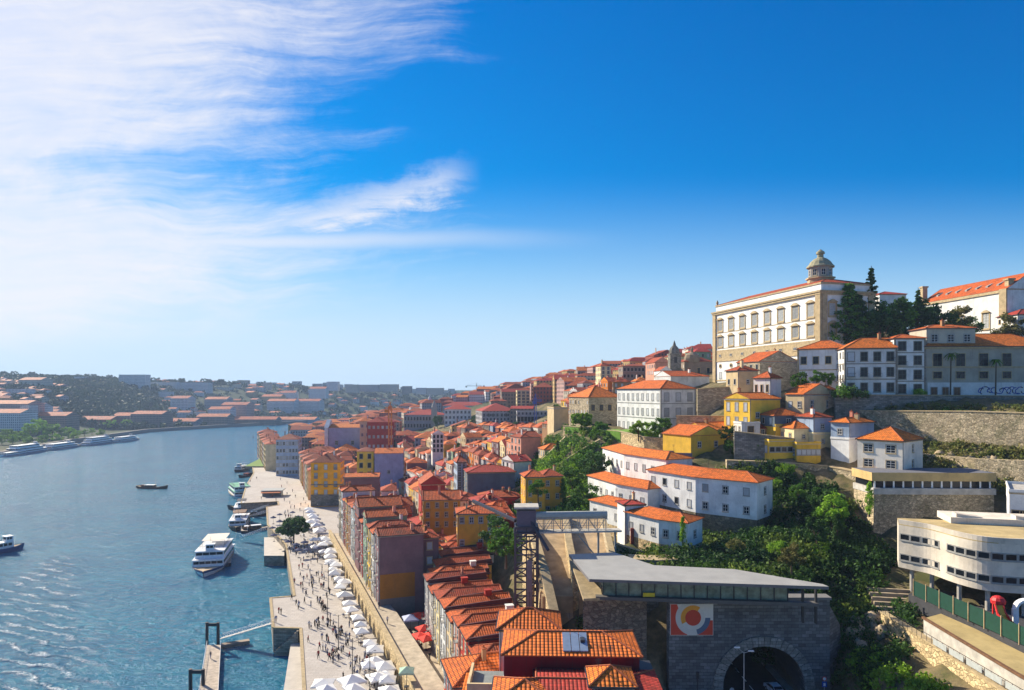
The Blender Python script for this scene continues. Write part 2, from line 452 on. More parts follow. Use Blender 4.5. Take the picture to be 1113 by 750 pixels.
def house(label, x, y, z, w, d, h, rz, wall, roofm=None, axis='u', hips=(1, 1), pitch=24, over=.35, base=7, win=None, sides=None,
          sub=False, trim=None, chim=1, name='house', cat='house', group=None, ridge=None, flat=False, doors=False, balc=0, occ=True, bands=0, sash=None):
    """front-left foot corner at (x,y,z); local x along the facade, local y into the depth."""
    rz = R(rz); t = thing(name, label, cat, (x, y, z), rz, group)
    c, s = math.cos(rz), math.sin(rz)
    wx = lambda u, v: (x+u*c-v*s, y+u*s+v*c)
    cxy = wx(w/2, d/2)
    if occ: occupy(cxy[0], cxy[1], max(w, d)*.5 if max(w, d) < 1.6*min(w, d) else min(w, d)*.6)
    if occ and max(w, d) >= 1.6*min(w, d):
        L = max(w, d); nseg = int(L/(min(w, d)*.8))+1
        for i in range(nseg):
            q = (i+.5)/nseg
            p = wx(w*q, d/2) if w > d else wx(w/2, d*q)
            occupy(p[0], p[1], min(w, d)*.6)
    near = cxy[1] < 300
    if near and name != 'gate' and base >= 3:
        for u, v in ((w*.5, -.6), (w*.5, d*.5)):
            q = wx(u, v); AUTO_CP.append((q[0], q[1], z-.35))
    ridge = near if ridge is None else ridge
    trim = trim or (TRIM if rnd.random() < .5 else TRIMG)
    b = MB(); b.box(0, 0, -base, w, d, h, 0)
    if near and h > 5: b.box(-.06, -.06, h-.28, w+.06, d+.06, h-.06, 1)
    b.build('wall', [wall, trim], t)
    for i in range(bands):
        q = MB(); z = h*(i+1)/(bands+1)-.1; q.box(-.09, -.09, z, w+.09, d, z+.26); q.build('string_course', [trim], t)
    if bands:
        for u in (-.1, w-.4):
            q = MB(); q.box(u, -.13, -base, u+.5, .1, h-.3); q.build('corner_stone', [trim], t)
    tan = math.tan(R(pitch))
    rb = MB()
    if flat:
        rb.box(-.1, -.1, h, w+.1, d+.1, h+.12, 0)
        for a in ((-.1, -.1, w+.1, .1), (-.1, d-.1, w+.1, d+.1), (-.1, .1, .1, d-.1), (w-.1, .1, w+.1, d-.1)): rb.box(a[0], a[1], h+.12, a[2], a[3], h+.6, 1)
        rf = rb.build('roof', [roofm or CONC, wall], t); zr = h+.1
    else:
        zr = roof_solid(rb, w, d, h, axis, hips, tan, over, ridge)
        rf = rb.build('roof', [roofm or RT, wall, RIDGE], t)
    if cxy[1] < 270 and not flat and h > 4 and axis == 'u' or (cxy[1] < 270 and not flat and h > 4 and hips == (1, 1)):
        gb = MB(); gb.box(-over-.12, -over-.14, h-.02, w+over+.12, -over-.01, h+.12); gb.box(-over-.14, -over, h-.02, -over-.01, d+over, h+.12); gb.build('gutter', [IRON], rf)
        dp = MB(); dp.box(.12, -.12, -base, .24, -.01, h); dp.build('drainpipe', [TRIMG], t)
    for i in range(chim):
        chimney(rf, w*rnd.uniform(.2, .8), d*rnd.uniform(.25, .75), (h+.3) if not flat else h, h=(zr-h)+rnd.uniform(.3, 1.1), s=rnd.choice([.5, .7]))
    sides = sides or {}
    SD = {'f': (0, 0, 1, 0, w, 0), 'r': (w, 0, 0, 1, d, math.pi/2), 'l': (0, d, 0, -1, d, -math.pi/2), 'b': (w, d, -1, 0, w, math.pi)}
    NR = {'f': (0, -1), 'r': (1, 0), 'l': (-1, 0), 'b': (0, 1)}
    for k, (ax, ay, dx, dy, L, r) in SD.items():
        nx, ny = NR[k]; n = (nx*c-ny*s, nx*s+ny*c)
        m = wx(ax+dx*L/2, ay+dy*L/2)
        if n[0]*(-m[0])+n[1]*(-m[1]) < -.05*abs(m[1]): continue
        sp = sides.get(k, win)
        if sp is None: sp = dict(fl=max(1, int(h/3.1)), cols=max(1, int(L/2.5)), ww=.95, wh=1.5, style=['sash', 'shut', 'dark'], skip=.06)
        if not sp: continue
        facade(t, ax, ay, dx, dy, L, h, r, sp, sub, trim, doors=doors and k == 'f', balc=balc if k in ('f', 'l') else 0, sash=sash)
    return t

def hb(label, pl, pr, pb, Y, pt, wall, roofm=None, d=10, rz=0, **kw):
    """house whose camera-side wall spans photo columns pl..pr, foot row pb, eave row pt, left corner at depth Y"""
    x, y, z = P(pl, pb, Y)
    a = R(rz); k = (pr-CX)/F
    w = (k*Y-x)/(math.cos(a)-k*math.sin(a))
    h = (pb-pt)/F*Y
    return house(label, x, y, z, abs(w), d, h, rz, wall, roofm, **kw)

def hc(label, pl, pc, pr, pb, Y, pt, wall, roofm=None, rz=30, **kw):
    """house seen at its near corner: river side spans pl..pc, camera side pc..pr"""
    x, y, z = P(pc, pb, Y); a = R(rz); s, c = math.sin(a), math.cos(a); k, k2 = (pl-CX)/F, (pr-CX)/F
    d = (x-k*Y)/(s+k*c); w = (k2*Y-x)/(c-k2*s)
    return house(label, x, y, z, abs(w), abs(d), (pb-pt)/F*Y, rz, wall, roofm, **kw)

def strip(label, front, depth, z0, h, wall, roofm=None, pitch=24, over=.4, base=6, wspec=None, trim=None, sub=True, hips=(1, 1), name='house', cat='house',
          flat=False, endspec=None, basemat=None, back=None, group=None, addcp=True):
    """building on a bent front line (world points left to right as seen from outside), with a ridge along it"""
    o = front[0]; t = thing(name, label, cat, (o[0], o[1], z0), 0, group)
    f = [Vector((p[0]-o[0], p[1]-o[1])) for p in front]; n = len(f)
    nor = []
    for i in range(n):
        a = f[max(0, i-1)]; b = f[min(n-1, i+1)]; q = (b-a).normalized(); nor.append(Vector((q.y, -q.x)))   # outward
    bk = [f[i]-nor[i]*depth for i in range(n)] if back is None else [Vector((p[0]-o[0], p[1]-o[1])) for p in back]
    for i in range(n): occupy(front[i][0]-nor[i].x*depth/2, front[i][1]-nor[i].y*depth/2, depth*.7)
    for i in range(n if addcp else 0):
        for q in (-.8, depth*.5): AUTO_CP.append((front[i][0]-nor[i].x*q, front[i][1]-nor[i].y*q, z0-.4-(base*.55 if basemat else 0)))
    wb = MB(); ring = f+bk[::-1]
    wb.prism([(p.x, p.y) for p in ring], 0, h, 0)
    wb.build('wall', [wall], t)
    bb = MB(); bb.prism([(p.x*1.0+(0), p.y) for p in ring], -base, -.004, 0); bb.build('basement_wall', [basemat or wall], t)
    rb = MB()
    if flat:
        rb.prism([(p.x, p.y) for p in ring], h, h+.15, 0)
        rb.build('roof', [roofm or CONC, wall], t)
    else:
        tk = .15; tan = math.tan(R(pitch)); hgt = (depth/2+over)*tan
        fe = [f[i]+nor[i]*over for i in range(n)]; be = [bk[i]-nor[i]*over for i in range(n)]
        ra = (f[1]-f[0]).normalized(); rz_ = (f[-1]-f[-2]).normalized()
        fe[0] -= ra*over; be[0] -= ra*over; fe[-1] += rz_*over; be[-1] += rz_*over
        mid = [(fe[i]+be[i])/2 for i in range(n)]
        if hips[0]: mid[0] = mid[0]+ra*min(depth/2, (mid[1]-mid[0]).length*.8)
        if hips[1]: mid[-1] = mid[-1]-rz_*min(depth/2, (mid[-1]-mid[-2]).length*.8)
        q = lambda p, z: (p.x, p.y, z)
        for i in range(n-1):
            rb.poly([q(fe[i], h+tk), q(fe[i+1], h+tk), q(mid[i+1], h+tk+hgt), q(mid[i], h+tk+hgt)], 0)
            rb.poly([q(be[i+1], h+tk), q(be[i], h+tk), q(mid[i], h+tk+hgt), q(mid[i+1], h+tk+hgt)], 0)
            rb.poly([q(fe[i], h), q(fe[i+1], h), q(fe[i+1], h+tk), q(fe[i], h+tk)], 2)
            rb.poly([q(be[i], h), q(be[i+1], h), q(be[i+1], h+tk), q(be[i], h+tk)], 2)
            rb.poly([q(fe[i], h), q(be[i], h), q(be[i+1], h), q(fe[i+1], h)], 2)
            rb.tube(q(mid[i], h+tk+hgt), q(mid[i+1], h+tk+hgt), .13, n=5, m=2)
        for e, k in ((0, hips[0]), (-1, hips[1])):
            rb.poly([q(be[e], h+tk), q(fe[e], h+tk), q(mid[e], h+tk+hgt)], 0 if k else 1)
            rb.poly([q(be[e], h), q(fe[e], h), q(fe[e], h+tk), q(be[e], h+tk)], 2)
            if k:
                rb.tube(q(fe[e], h+tk), q(mid[e], h+tk+hgt), .12, n=5, m=2); rb.tube(q(be[e], h+tk), q(mid[e], h+tk+hgt), .12, n=5, m=2)
        rf = rb.build('roof', [roofm or RT, wall, RIDGE], t)
    trim = trim or TRIMG
    if wspec:
        for i in range(n-1):
            L = (f[i+1]-f[i]).length; dd = (f[i+1]-f[i])/L
            sp = dict(wspec); sp['cols'] = max(1, int(round(L/sp.get('pitch', 3.2))))
            facade(t, f[i].x, f[i].y, dd.x, dd.y, L, h, math.atan2(dd.y, dd.x), sp, sub, trim)
        if endspec:
            for a, b in ((f[-1], bk[-1]), (bk[0], f[0])):
                L = (b-a).length; dd = (b-a)/L; facade(t, a.x, a.y, dd.x, dd.y, L, h, math.atan2(dd.y, dd.x), endspec, sub, trim)
    return t

# ------------------------------------------------------------------ foliage
def quick(name, V, Q, mats, smooth=False):
    me = bpy.data.meshes.new(name)
    nv, nq = len(V), len(Q)
    me.vertices.add(nv); me.vertices.foreach_set('co', np.asarray(V, dtype=np.float32).ravel())
    me.loops.add(nq*4); me.loops.foreach_set('vertex_index', np.asarray(Q, dtype=np.int32).ravel())
    me.polygons.add(nq); me.polygons.foreach_set('loop_start', np.arange(0, nq*4, 4, dtype=np.int32))
    try: me.polygons.foreach_set('loop_total', np.full(nq, 4, dtype=np.int32))
    except Exception: pass
    if smooth: me.polygons.foreach_set('use_smooth', np.ones(nq, dtype=bool))
    me.update(calc_edges=True)
    for m in (mats if isinstance(mats, (list, tuple)) else [mats]): me.materials.append(m)
    return me
def leaves(name, C, rad, per, size, mat, seed=1, flat=1.0):
    g = np.random.default_rng(seed); C = np.asarray(C, float); n = len(C)*per
    c = np.repeat(C, per, 0); rr = np.repeat(np.broadcast_to(np.asarray(rad, float), (len(C),)), per)
    d = g.normal(size=(n, 3)); d /= np.linalg.norm(d, axis=1)[:, None]
    d *= (g.random(n)**.45)[:, None]*rr[:, None]; d[:, 2] *= flat
    p = c+d
    a = g.normal(size=(n, 3)); a /= np.linalg.norm(a, axis=1)[:, None]
    b = np.cross(a, g.normal(size=(n, 3))); b /= np.linalg.norm(b, axis=1)[:, None]
    s = size*(.6+.8*g.random(n))[:, None]; a = a*s; b = b*s*.7
    V = np.stack([p-a-b*.4, p+a*.2-b, p+a+b*.3, p-a*.3+b], 1).reshape(-1, 3)
    return quick(name, V, np.arange(n*4).reshape(-1, 4), mat)

TREES = {}
def tree_proto(kind, v, mat):
    k = (kind, v, mat.name)
    if k in TREES: return TREES[k]
    g = random.Random(v*17+5); tk = MB()
    if kind == 'round':     # unit: height 1
        tk.tube((0, 0, -.08), (.01, 0, .45), .030, .018, 7)
        C = []; r = []
        for i in range(26):
            a = g.uniform(0, 6.28); q = g.random()**.5*.34; zz = g.uniform(.34, .92); lim = math.sqrt(max(.05, 1-((zz-.62)/.36)**2))
            C.append((math.cos(a)*q*lim*1.15, math.sin(a)*q*lim*1.15, zz)); r.append(g.uniform(.07, .13))
        for i in range(0, 26, 4): tk.tube((0, 0, .25+g.random()*.15), C[i], .012, .003, 5)
        me = leaves('crown', C, r, 95, .026, mat, v)
    elif kind == 'dense':
        tk.tube((0, 0, -.08), (.01, 0, .45), .035, .02, 7); C = []; r = []
        for i in range(60):
            a = g.uniform(0, 6.28); q = g.random()**.5*.46; C.append((math.cos(a)*q, math.sin(a)*q, .62+.30*math.sqrt(max(0, 1-(q/.5)**2))*g.uniform(-.75, 1))); r.append(g.uniform(.07, .12))
        for i in range(0, 60, 6): tk.tube((.01, 0, .4), C[i], .012, .003, 5)
        me = leaves('crown', C, r, 150, .026, mat, v)
    elif kind == 'pine':    # flat umbrella crown
        tk.tube((0, 0, -.08), (.02, 0, .55), .035, .022, 7); C = []; r = []
        for i in range(34):
            a = g.uniform(0, 6.28); q = g.random()**.5*.48; C.append((math.cos(a)*q, math.sin(a)*q, .66+.22*math.sqrt(max(0, 1-(q/.5)**2))*g.uniform(.2, 1))); r.append(g.uniform(.08, .13))
        for i in range(0, 34, 4): tk.tube((.01, 0, .45), C[i], .012, .003, 5)
        me = leaves('crown', C, r, 110, .02, mat, v)
    elif kind == 'spire':
        tk.tube((0, 0, -.05), (0, 0, .99), .02, .003, 7); C = []; r = []
        for i in range(110):
            zz = .10+.88*(i/110); q = ((1-zz)*.17+.008); a = i*2.4; f = g.uniform(.3, 1.25)
            C.append((math.cos(a)*q*f, math.sin(a)*q*f, zz-.03*f)); r.append(.016+(1-zz)*.032)
            if i % 4 == 0: tk.tube((0, 0, zz), (math.cos(a)*q*f, math.sin(a)*q*f, zz-.03), .005, .002, 4)
        me = leaves('crown', C, r, 60, .012, mat, v, .5)
    elif kind == 'conifer':
        tk.tube((0, 0, -.05), (0, 0, .97), .022, .004, 7); C = []; r = []
        for i in range(60):
            zz = .12+.86*(i/60); q = (1-zz)*.26+.015; a = i*2.4; f = g.uniform(.5, 1.1)
            C.append((math.cos(a)*q*f, math.sin(a)*q*f, zz-.02*f)); r.append(.035+(1-zz)*.055)
            if i % 3 == 0: tk.tube((0, 0, zz), (math.cos(a)*q*f, math.sin(a)*q*f, zz-.02), .006, .002, 4)
        me = leaves('crown', C, r, 70, .016, mat, v, .6)
    elif kind == 'column':
        tk.tube((0, 0, -.05), (0, 0, .5), .03, .015, 6); C = []; r = []
        for i in range(30):
            zz = .1+.85*(i/30); q = .07*math.sin(math.pi*min(1, zz*.8+.2)); a = g.uniform(0, 6.28)
            C.append((math.cos(a)*q, math.sin(a)*q, zz)); r.append(.05+.03*(1-zz))
        me = leaves('crown', C, r, 60, .018, mat, v)
    elif kind == 'bush':
        tk.tube((0, 0, -.1), (0, 0, .3), .05, .03, 5); C = []; r = []
        for i in range(22):
            a = g.uniform(0, 6.28); q = g.random()**.5*.6; C.append((math.cos(a)*q, math.sin(a)*q, g.uniform(.15, .75)*(1-q*.5))); r.append(g.uniform(.14, .26))
        me = leaves('crown', C, r, 70, .045, mat, v)
    TREES[k] = (me, tk.mesh('trunk', [BARK])); return TREES[k]
def tree(label, x, y, z, h, kind='round', mat=None, name='tree', group=None, wide=1.0, v=None):
    me, tk = tree_proto(kind, v or rnd.randint(1, 3), mat or L_MID)
    t = thing(name, label, 'bush' if kind == 'bush' else 'tree', (x, y, z), rnd.uniform(0, 6.28), group)
    a = link('foliage' if kind == 'bush' else 'crown', me, t); b = link('stem' if kind == 'bush' else 'trunk', tk, t)
    for o in (a, b): o.scale = (h*wide, h*wide, h)
    return t
def ptree(label, px, pb, Y, ptop, **kw):
    x, y, z = P(px, pb, Y); return tree(label, x, y, z, (pb-ptop)/F*Y, **kw)
# ------------------------------------------------------------------ camera, light, sky
cam = bpy.data.cameras.new('camera'); co = bpy.data.objects.new('camera', cam); COL.objects.link(co)
co.location = (0, 0, CZ); co.rotation_euler = (R(90), 0, 0)
cam.sensor_width = 36; cam.lens = F/1113*36; cam.shift_y = 50/1113; cam.clip_end = 9000; cam.clip_start = .5
S.camera = co
SUN_AZ, SUN_EL = R(-49), R(30)
sd = bpy.data.lights.new('sun', 'SUN'); sd.energy = 4.9; sd.angle = R(.5); sd.color = (1, .90, .72)
so = bpy.data.objects.new('sun', sd); COL.objects.link(so)
dv = Vector((math.sin(SUN_AZ)*math.cos(SUN_EL), math.cos(SUN_AZ)*math.cos(SUN_EL), math.sin(SUN_EL)))
so.rotation_euler = dv.to_track_quat('Z', 'Y').to_euler(); so.location = dv*300
S.view_settings.view_transform = 'Standard'; S.view_settings.look = 'None'; S.view_settings.gamma = 1
S.view_settings.use_curve_mapping = False; S.view_settings.exposure = .84
S.cycles.max_bounces = 6; S.cycles.diffuse_bounces = 4; S.cycles.glossy_bounces = 2; S.cycles.transmission_bounces = 2
S.cycles.volume_bounces = 0; S.cycles.use_denoising = True; S.cycles.sample_clamp_direct = 12; S.cycles.caustics_reflective = False; S.cycles.caustics_refractive = False
S.cycles.sample_clamp_indirect = 4

w = bpy.data.worlds.new('World'); S.world = w; w.use_nodes = True
class WT(NT):
    def __init__(s, m): s.t = m.node_tree; s.n = s.t.nodes; s.l = s.t.links
t = WT(w)
sky = t.new('ShaderNodeTexSky'); sky.sky_type = 'NISHITA'; sky.sun_disc = False
sky.sun_elevation = SUN_EL; sky.sun_rotation = SUN_AZ; sky.air_density = 1.0; sky.dust_density = .35; sky.ozone_density = 3.5; sky.altitude = 50
bg = t.n['Background']; SKYS = .12; bg.inputs['Strength'].default_value = SKYS
tc = t.new('ShaderNodeTexCoord'); sp = t.new('ShaderNodeSeparateXYZ'); t.link(tc.outputs['Generated'], sp.inputs[0])
dx, dy, dz = sp.outputs
ay = t.math('MAXIMUM', t.math('ABSOLUTE', dy), .05)
X = t.math('DIVIDE', dx, ay); Z = t.math('DIVIDE', dz, ay)
hs = t.new('ShaderNodeHueSaturation'); t.link(sky.outputs[0], hs.inputs['Color'])
hs.inputs['Hue'].default_value = .501; hs.inputs['Saturation'].default_value = 1.72; hs.inputs['Value'].default_value = .575
gam = t.new('ShaderNodeGamma'); t.link(hs.outputs[0], gam.inputs[0]); gam.inputs[1].default_value = 1.24
def vop(op, a, b_):
    n = t.new('ShaderNodeVectorMath'); n.operation = op; t.link(a, n.inputs[0])
    if isinstance(b_, tuple): n.inputs[1].default_value = b_
    else: t.link(b_, n.inputs[1])
    return n.outputs[0]
soft = vop('DIVIDE', vop('MULTIPLY', gam.outputs[0], (1.20, 1.26, 1.42)), vop('ADD', vop('MULTIPLY', gam.outputs[0], (.19, .18, .155)), (1, 1, 1)))
skyc = t.mix(t.mapr(Z, .0, .33, .94, 0, True), soft, (.345/SKYS, .455/SKYS, .555/SKYS))
# high cirrus, laid out over the sky's own directions
cmb = t.new('ShaderNodeCombineXYZ'); t.link(X, cmb.inputs[0]); t.link(Z, cmb.inputs[1])
P2 = cmb.outputs[0]
warp = t.noise(P2, 2.2, 3, .6)
wv = t.new('ShaderNodeVectorMath'); wv.operation = 'ADD'; t.link(P2, wv.inputs[0])
wc = t.new('ShaderNodeCombineXYZ'); t.link(t.math('MULTIPLY', t.math('SUBTRACT', warp, .5), .13), wc.inputs[1]); t.link(wc.outputs[0], wv.inputs[1])
P3 = wv.outputs[0]
streak = t.noise(t.scalev(P3, (1.3, 13, 1)), 1.0, 10, .66, .25)
fluff = t.noise(t.scalev(P3, (5, 10, 1)), 1.0, 12, .72, .5)
hair = t.noise(t.scalev(P3, (5, 60, 1)), 1.0, 8, .7, .35)
fc = t.new('ShaderNodeFloatCurve'); t.link(t.math('MULTIPLY', Z, 1.6667), fc.inputs['Value'])
# x: Z/0.6 ; y: edge in X mapped (X+1)
cv = fc.mapping.curves[0]
pts = [(0.0, .34), (.10, .46), (.16, .62), (.22, .70), (.30, .80), (.37, .86), (.42, .86), (.455, .72), (.50, .60), (.56, .64), (.63, .74), (.73, .80), (.85, .84), (1.0, .88)]
cv.points[0].location = pts[0]; cv.points[1].location = pts[-1]
for q in pts[1:-1]: cv.points.new(*q)
fc.mapping.update()
edge = t.math('SUBTRACT', fc.outputs[0], 1.0)
dd = t.math('SUBTRACT', edge, X)
dd = t.math('ADD', dd, t.math('MULTIPLY', t.math('SUBTRACT', streak, .5), .75))
dd = t.math('ADD', dd, t.math('MULTIPLY', t.math('SUBTRACT', fluff, .5), .45))
dd = t.math('ADD', dd, t.math('MULTIPLY', t.math('SUBTRACT', hair, .5), .22))
cov = t.mapr(dd, -.12, .42, 0, 1, True)
cov = t.math('MULTIPLY', cov, t.mapr(t.math('ADD', t.math('MULTIPLY', hair, .5), t.math('MULTIPLY', fluff, .5)), .36, .6, .72, 1))
cov = t.math('MULTIPLY', cov, t.mapr(Z, .02, .12, 0, 1, True))
# the slanting wisp
li = t.math('SUBTRACT', Z, t.math('ADD', .252, t.math('MULTIPLY', t.math('ADD', X, .29), .27)))
li = t.math('ADD', li, t.math('MULTIPLY', t.math('SUBTRACT', fluff, .5), .10))
li = t.math('ADD', li, t.math('MULTIPLY', t.math('SUBTRACT', hair, .5), .05))
wis = t.math('SUBTRACT', 1.0, t.mapr(t.math('ABSOLUTE', li), .0, .045, 0, 1, True))
wis = t.math('MULTIPLY', wis, t.math('MULTIPLY', t.mapr(X, -.48, -.28, 0, 1, True), t.mapr(X, -.12, -.04, 1, 0, True)))
wis = t.math('MULTIPLY', wis, t.mapr(t.math('ADD', t.math('MULTIPLY', hair, .5), t.math('MULTIPLY', fluff, .5)), .38, .58, .3, .95))
# long thin streak reaching right
l2 = t.math('ABSOLUTE', t.math('ADD', t.math('SUBTRACT', Z, .222), t.math('MULTIPLY', t.math('SUBTRACT', warp, .5), .03)))
st2 = t.math('MULTIPLY', t.math('SUBTRACT', 1.0, t.mapr(l2, 0, .022, 0, 1, True)), t.mapr(X, -.45, .20, .85, 0, True))
cov = t.math('MAXIMUM', cov, t.math('MAXIMUM', wis, st2))
front = t.mapr(dy, 0.02, .2, .0, 1, True)
cov = t.math('MULTIPLY', t.math('MULTIPLY', cov, front), .88)
cl = .535/SKYS
skyc2 = t.mix(cov, skyc, (cl*.97, cl*.965, cl*1.02))
t.link(skyc2, bg.inputs['Color'])

# ------------------------------------------------------------------ water
RIVER = [(7.5, 0), (25, -60), (-1500, -300), (-1500, 250), (-900, 430), (-479, 639), (-520, 800), (-546, 1022), (-500, 1140), (-401, 1314), (-330, 1400), (-100, 1560), (100, 1640),
         (120, 1560), (-60, 1400), (-200, 1260), (-300, 1130), (-313, 923), (-270, 760), (-224.6, 639.5)]
def build_water():
    m, t, b, tc = base_mat('river_water', .12, .3); b.inputs['IOR'].default_value = 1.27
    o = tc.outputs['Object']
    n1 = t.noise(t.scalev(o, (.35, .6, 1)), 1.0, 5, .62, .6); n2 = t.noise(o, .035, 3, .5); n3 = t.noise(t.scalev(o, (1.4, 2.2, 1)), 1.0, 3, .6)
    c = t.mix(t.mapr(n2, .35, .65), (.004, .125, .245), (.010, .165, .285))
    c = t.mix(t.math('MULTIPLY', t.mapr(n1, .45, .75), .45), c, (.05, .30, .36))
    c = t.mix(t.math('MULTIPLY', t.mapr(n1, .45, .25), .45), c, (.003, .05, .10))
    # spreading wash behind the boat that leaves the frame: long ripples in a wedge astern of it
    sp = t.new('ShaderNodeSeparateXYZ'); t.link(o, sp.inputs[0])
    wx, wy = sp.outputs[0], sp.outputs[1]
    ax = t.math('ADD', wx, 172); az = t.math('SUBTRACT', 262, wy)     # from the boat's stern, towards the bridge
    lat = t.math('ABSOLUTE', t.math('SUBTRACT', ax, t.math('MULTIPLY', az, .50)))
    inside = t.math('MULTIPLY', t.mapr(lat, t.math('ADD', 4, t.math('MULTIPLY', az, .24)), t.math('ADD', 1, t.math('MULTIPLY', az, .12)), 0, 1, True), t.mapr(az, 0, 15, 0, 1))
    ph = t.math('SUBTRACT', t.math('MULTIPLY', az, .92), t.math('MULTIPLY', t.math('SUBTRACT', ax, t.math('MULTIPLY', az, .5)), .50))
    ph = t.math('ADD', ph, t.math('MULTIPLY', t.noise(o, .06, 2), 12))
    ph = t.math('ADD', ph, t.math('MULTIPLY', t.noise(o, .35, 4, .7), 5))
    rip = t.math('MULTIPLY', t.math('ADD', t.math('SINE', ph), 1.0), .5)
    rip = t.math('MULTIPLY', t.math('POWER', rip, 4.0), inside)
    painted_glint = t.math('MULTIPLY', rip, t.math('MULTIPLY', t.mapr(t.noise(o, 1.6, 6, .8), .45, .54), t.mapr(t.noise(o, .16, 2, .5), .4, .6, .2, 1)))
    c = t.mix(painted_glint, c, (.75, .75, .75))  # sun glints on the wake crests, painted pale into the water colour
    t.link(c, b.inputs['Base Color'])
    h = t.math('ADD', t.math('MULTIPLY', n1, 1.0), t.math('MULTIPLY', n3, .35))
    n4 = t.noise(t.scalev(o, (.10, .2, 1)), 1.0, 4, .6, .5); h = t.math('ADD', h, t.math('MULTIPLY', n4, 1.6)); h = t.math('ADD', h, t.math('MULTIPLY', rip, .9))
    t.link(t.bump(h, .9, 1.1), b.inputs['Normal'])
    t.link(t.math('ADD', .14, t.math('MULTIPLY', painted_glint, .4)), b.inputs['Roughness'])
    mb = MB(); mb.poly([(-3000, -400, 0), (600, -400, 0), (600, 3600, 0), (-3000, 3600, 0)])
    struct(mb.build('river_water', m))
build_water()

# ------------------------------------------------------------------ terrain
def seg_d(X, Y, poly):
    """signed distance: negative inside the river"""
    D = np.full(X.shape, 1e9); inside = np.zeros(X.shape, bool); n = len(poly)
    for i in range(n):
        x0, y0 = poly[i]; x1, y1 = poly[(i+1) % n]
        dx, dy = x1-x0, y1-y0; q = np.clip(((X-x0)*dx+(Y-y0)*dy)/(dx*dx+dy*dy), 0, 1)
        D = np.minimum(D, np.hypot(X-x0-q*dx, Y-y0-q*dy))
        c = ((y0 > Y) != (y1 > Y)) & (X < (x1-x0)*(Y-y0)/(y1-y0+1e-9)+x0)
        inside ^= c
    return np.where(inside, -D, D)
CPS = []
def cp(x, y, z): CPS.append((x, y, z))
def cpp(px, py, Y, dz=0): x, y, z = P(px, py, Y); CPS.append((x, y, z+dz))
ql = lambda Y: 7.5-.363*Y
for Y in (60, 100, 140, 180, 220, 260, 300, 340):
    for t_ in (3, 22, 34, 48): cp(ql(Y)+t_, Y, 5.6 if t_ < 30 else 6.5)
for Y in (400, 480, 560, 640):
    for t_ in (5, 30, 60): cp(ql(Y)+t_, Y, 5.6)
for q in [(8, 60, 8), (0, 100, 8), (3, 120, 9), (-4, 140, 8), (-10, 160, 9), (-12, 190, 9), (-20, 230, 9), (10, 80, 9),
          (22, 60, 12), (22, 85, 12.5), (22, 100, 13), (35, 60, 13), (35, 85, 13.3), (35, 100, 13.4), (46, 60, 13.5), (46, 85, 13.5), (47, 100, 13.5),
          # funicular trench and garden
          (8, 118, 22), (9, 124, 27), (12, 134, 29), (20, 134, 28), (14, 150, 31), (8, 165, 28), (0, 165, 18), (-4, 200, 16), (4, 185, 26), (14, 185, 29), (20, 215, 36),
          (14, 230, 34), (4, 230, 26), (-6, 260, 20), (10, 270, 33), (20, 240, 43), (30, 236, 46.5), (20, 262, 48.5), (34, 255, 49), (10, 300, 36),
          # hill behind the tunnel
          (20, 116, 22), (30, 114, 27.5), (45, 112, 28), (52, 116, 28), (30, 128, 29), (45, 130, 30), (54, 128, 30), (60, 135, 31), (50, 142, 32), (36, 138, 28), (62, 150, 35), (52, 165, 39),
          (62, 165, 41), (75, 160, 40), (75, 145, 31), (78, 138, 29), (95, 150, 38), (100, 140, 32), (90, 128, 30), (78, 120, 29), (110, 110, 29), (72, 105, 27.3), (68, 112, 27), (64, 108, 25.5), (80, 90, 26), (75, 96, 27), (90, 110, 28), (80, 112, 28), (72, 118, 28),
          (66, 96, 25.5), (66, 84, 24.5), (59, 108, 20), (56.5, 96, 20.5), (55, 84, 21), (56, 110, 22), (53, 104, 22.3), (52, 96, 22.5), (50, 86, 22.5), (49, 76, 22.5),
          (50.5, 108, 14.5), (48, 98, 13.6), (47.5, 88, 13.5), (54, 118, 24), (60, 118, 25),
          # terraces and retaining walls
          (45, 178, 44), (60, 178, 45), (75, 172, 42), (88, 168, 42), (102, 170, 46), (116, 146, 43), (112, 176, 56.3), (122, 162, 56.5), (135, 150, 56), (108, 158, 45), (150, 165, 57), (95, 180, 47), (80, 184, 48), (60, 192, 49),
          (110, 192, 58), (95, 192, 59), (120, 200, 61), (140, 200, 61), (90, 215, 62), (75, 215, 57), (62, 222, 55), (150, 180, 58), (150, 140, 50), (140, 120, 40), (130, 90, 30),
          (90, 240, 66), (105, 235, 66), (95, 290, 66), (130, 250, 67), (160, 260, 70), (200, 260, 72), (150, 300, 72), (240, 220, 65), (70, 260, 60), (50, 240, 50), (60, 250, 54), (45, 270, 50),
          (70, 320, 66), (90, 380, 72), (110, 450, 76), (60, 380, 64), (50, 330, 56), (35, 300, 48)]: cp(*q)
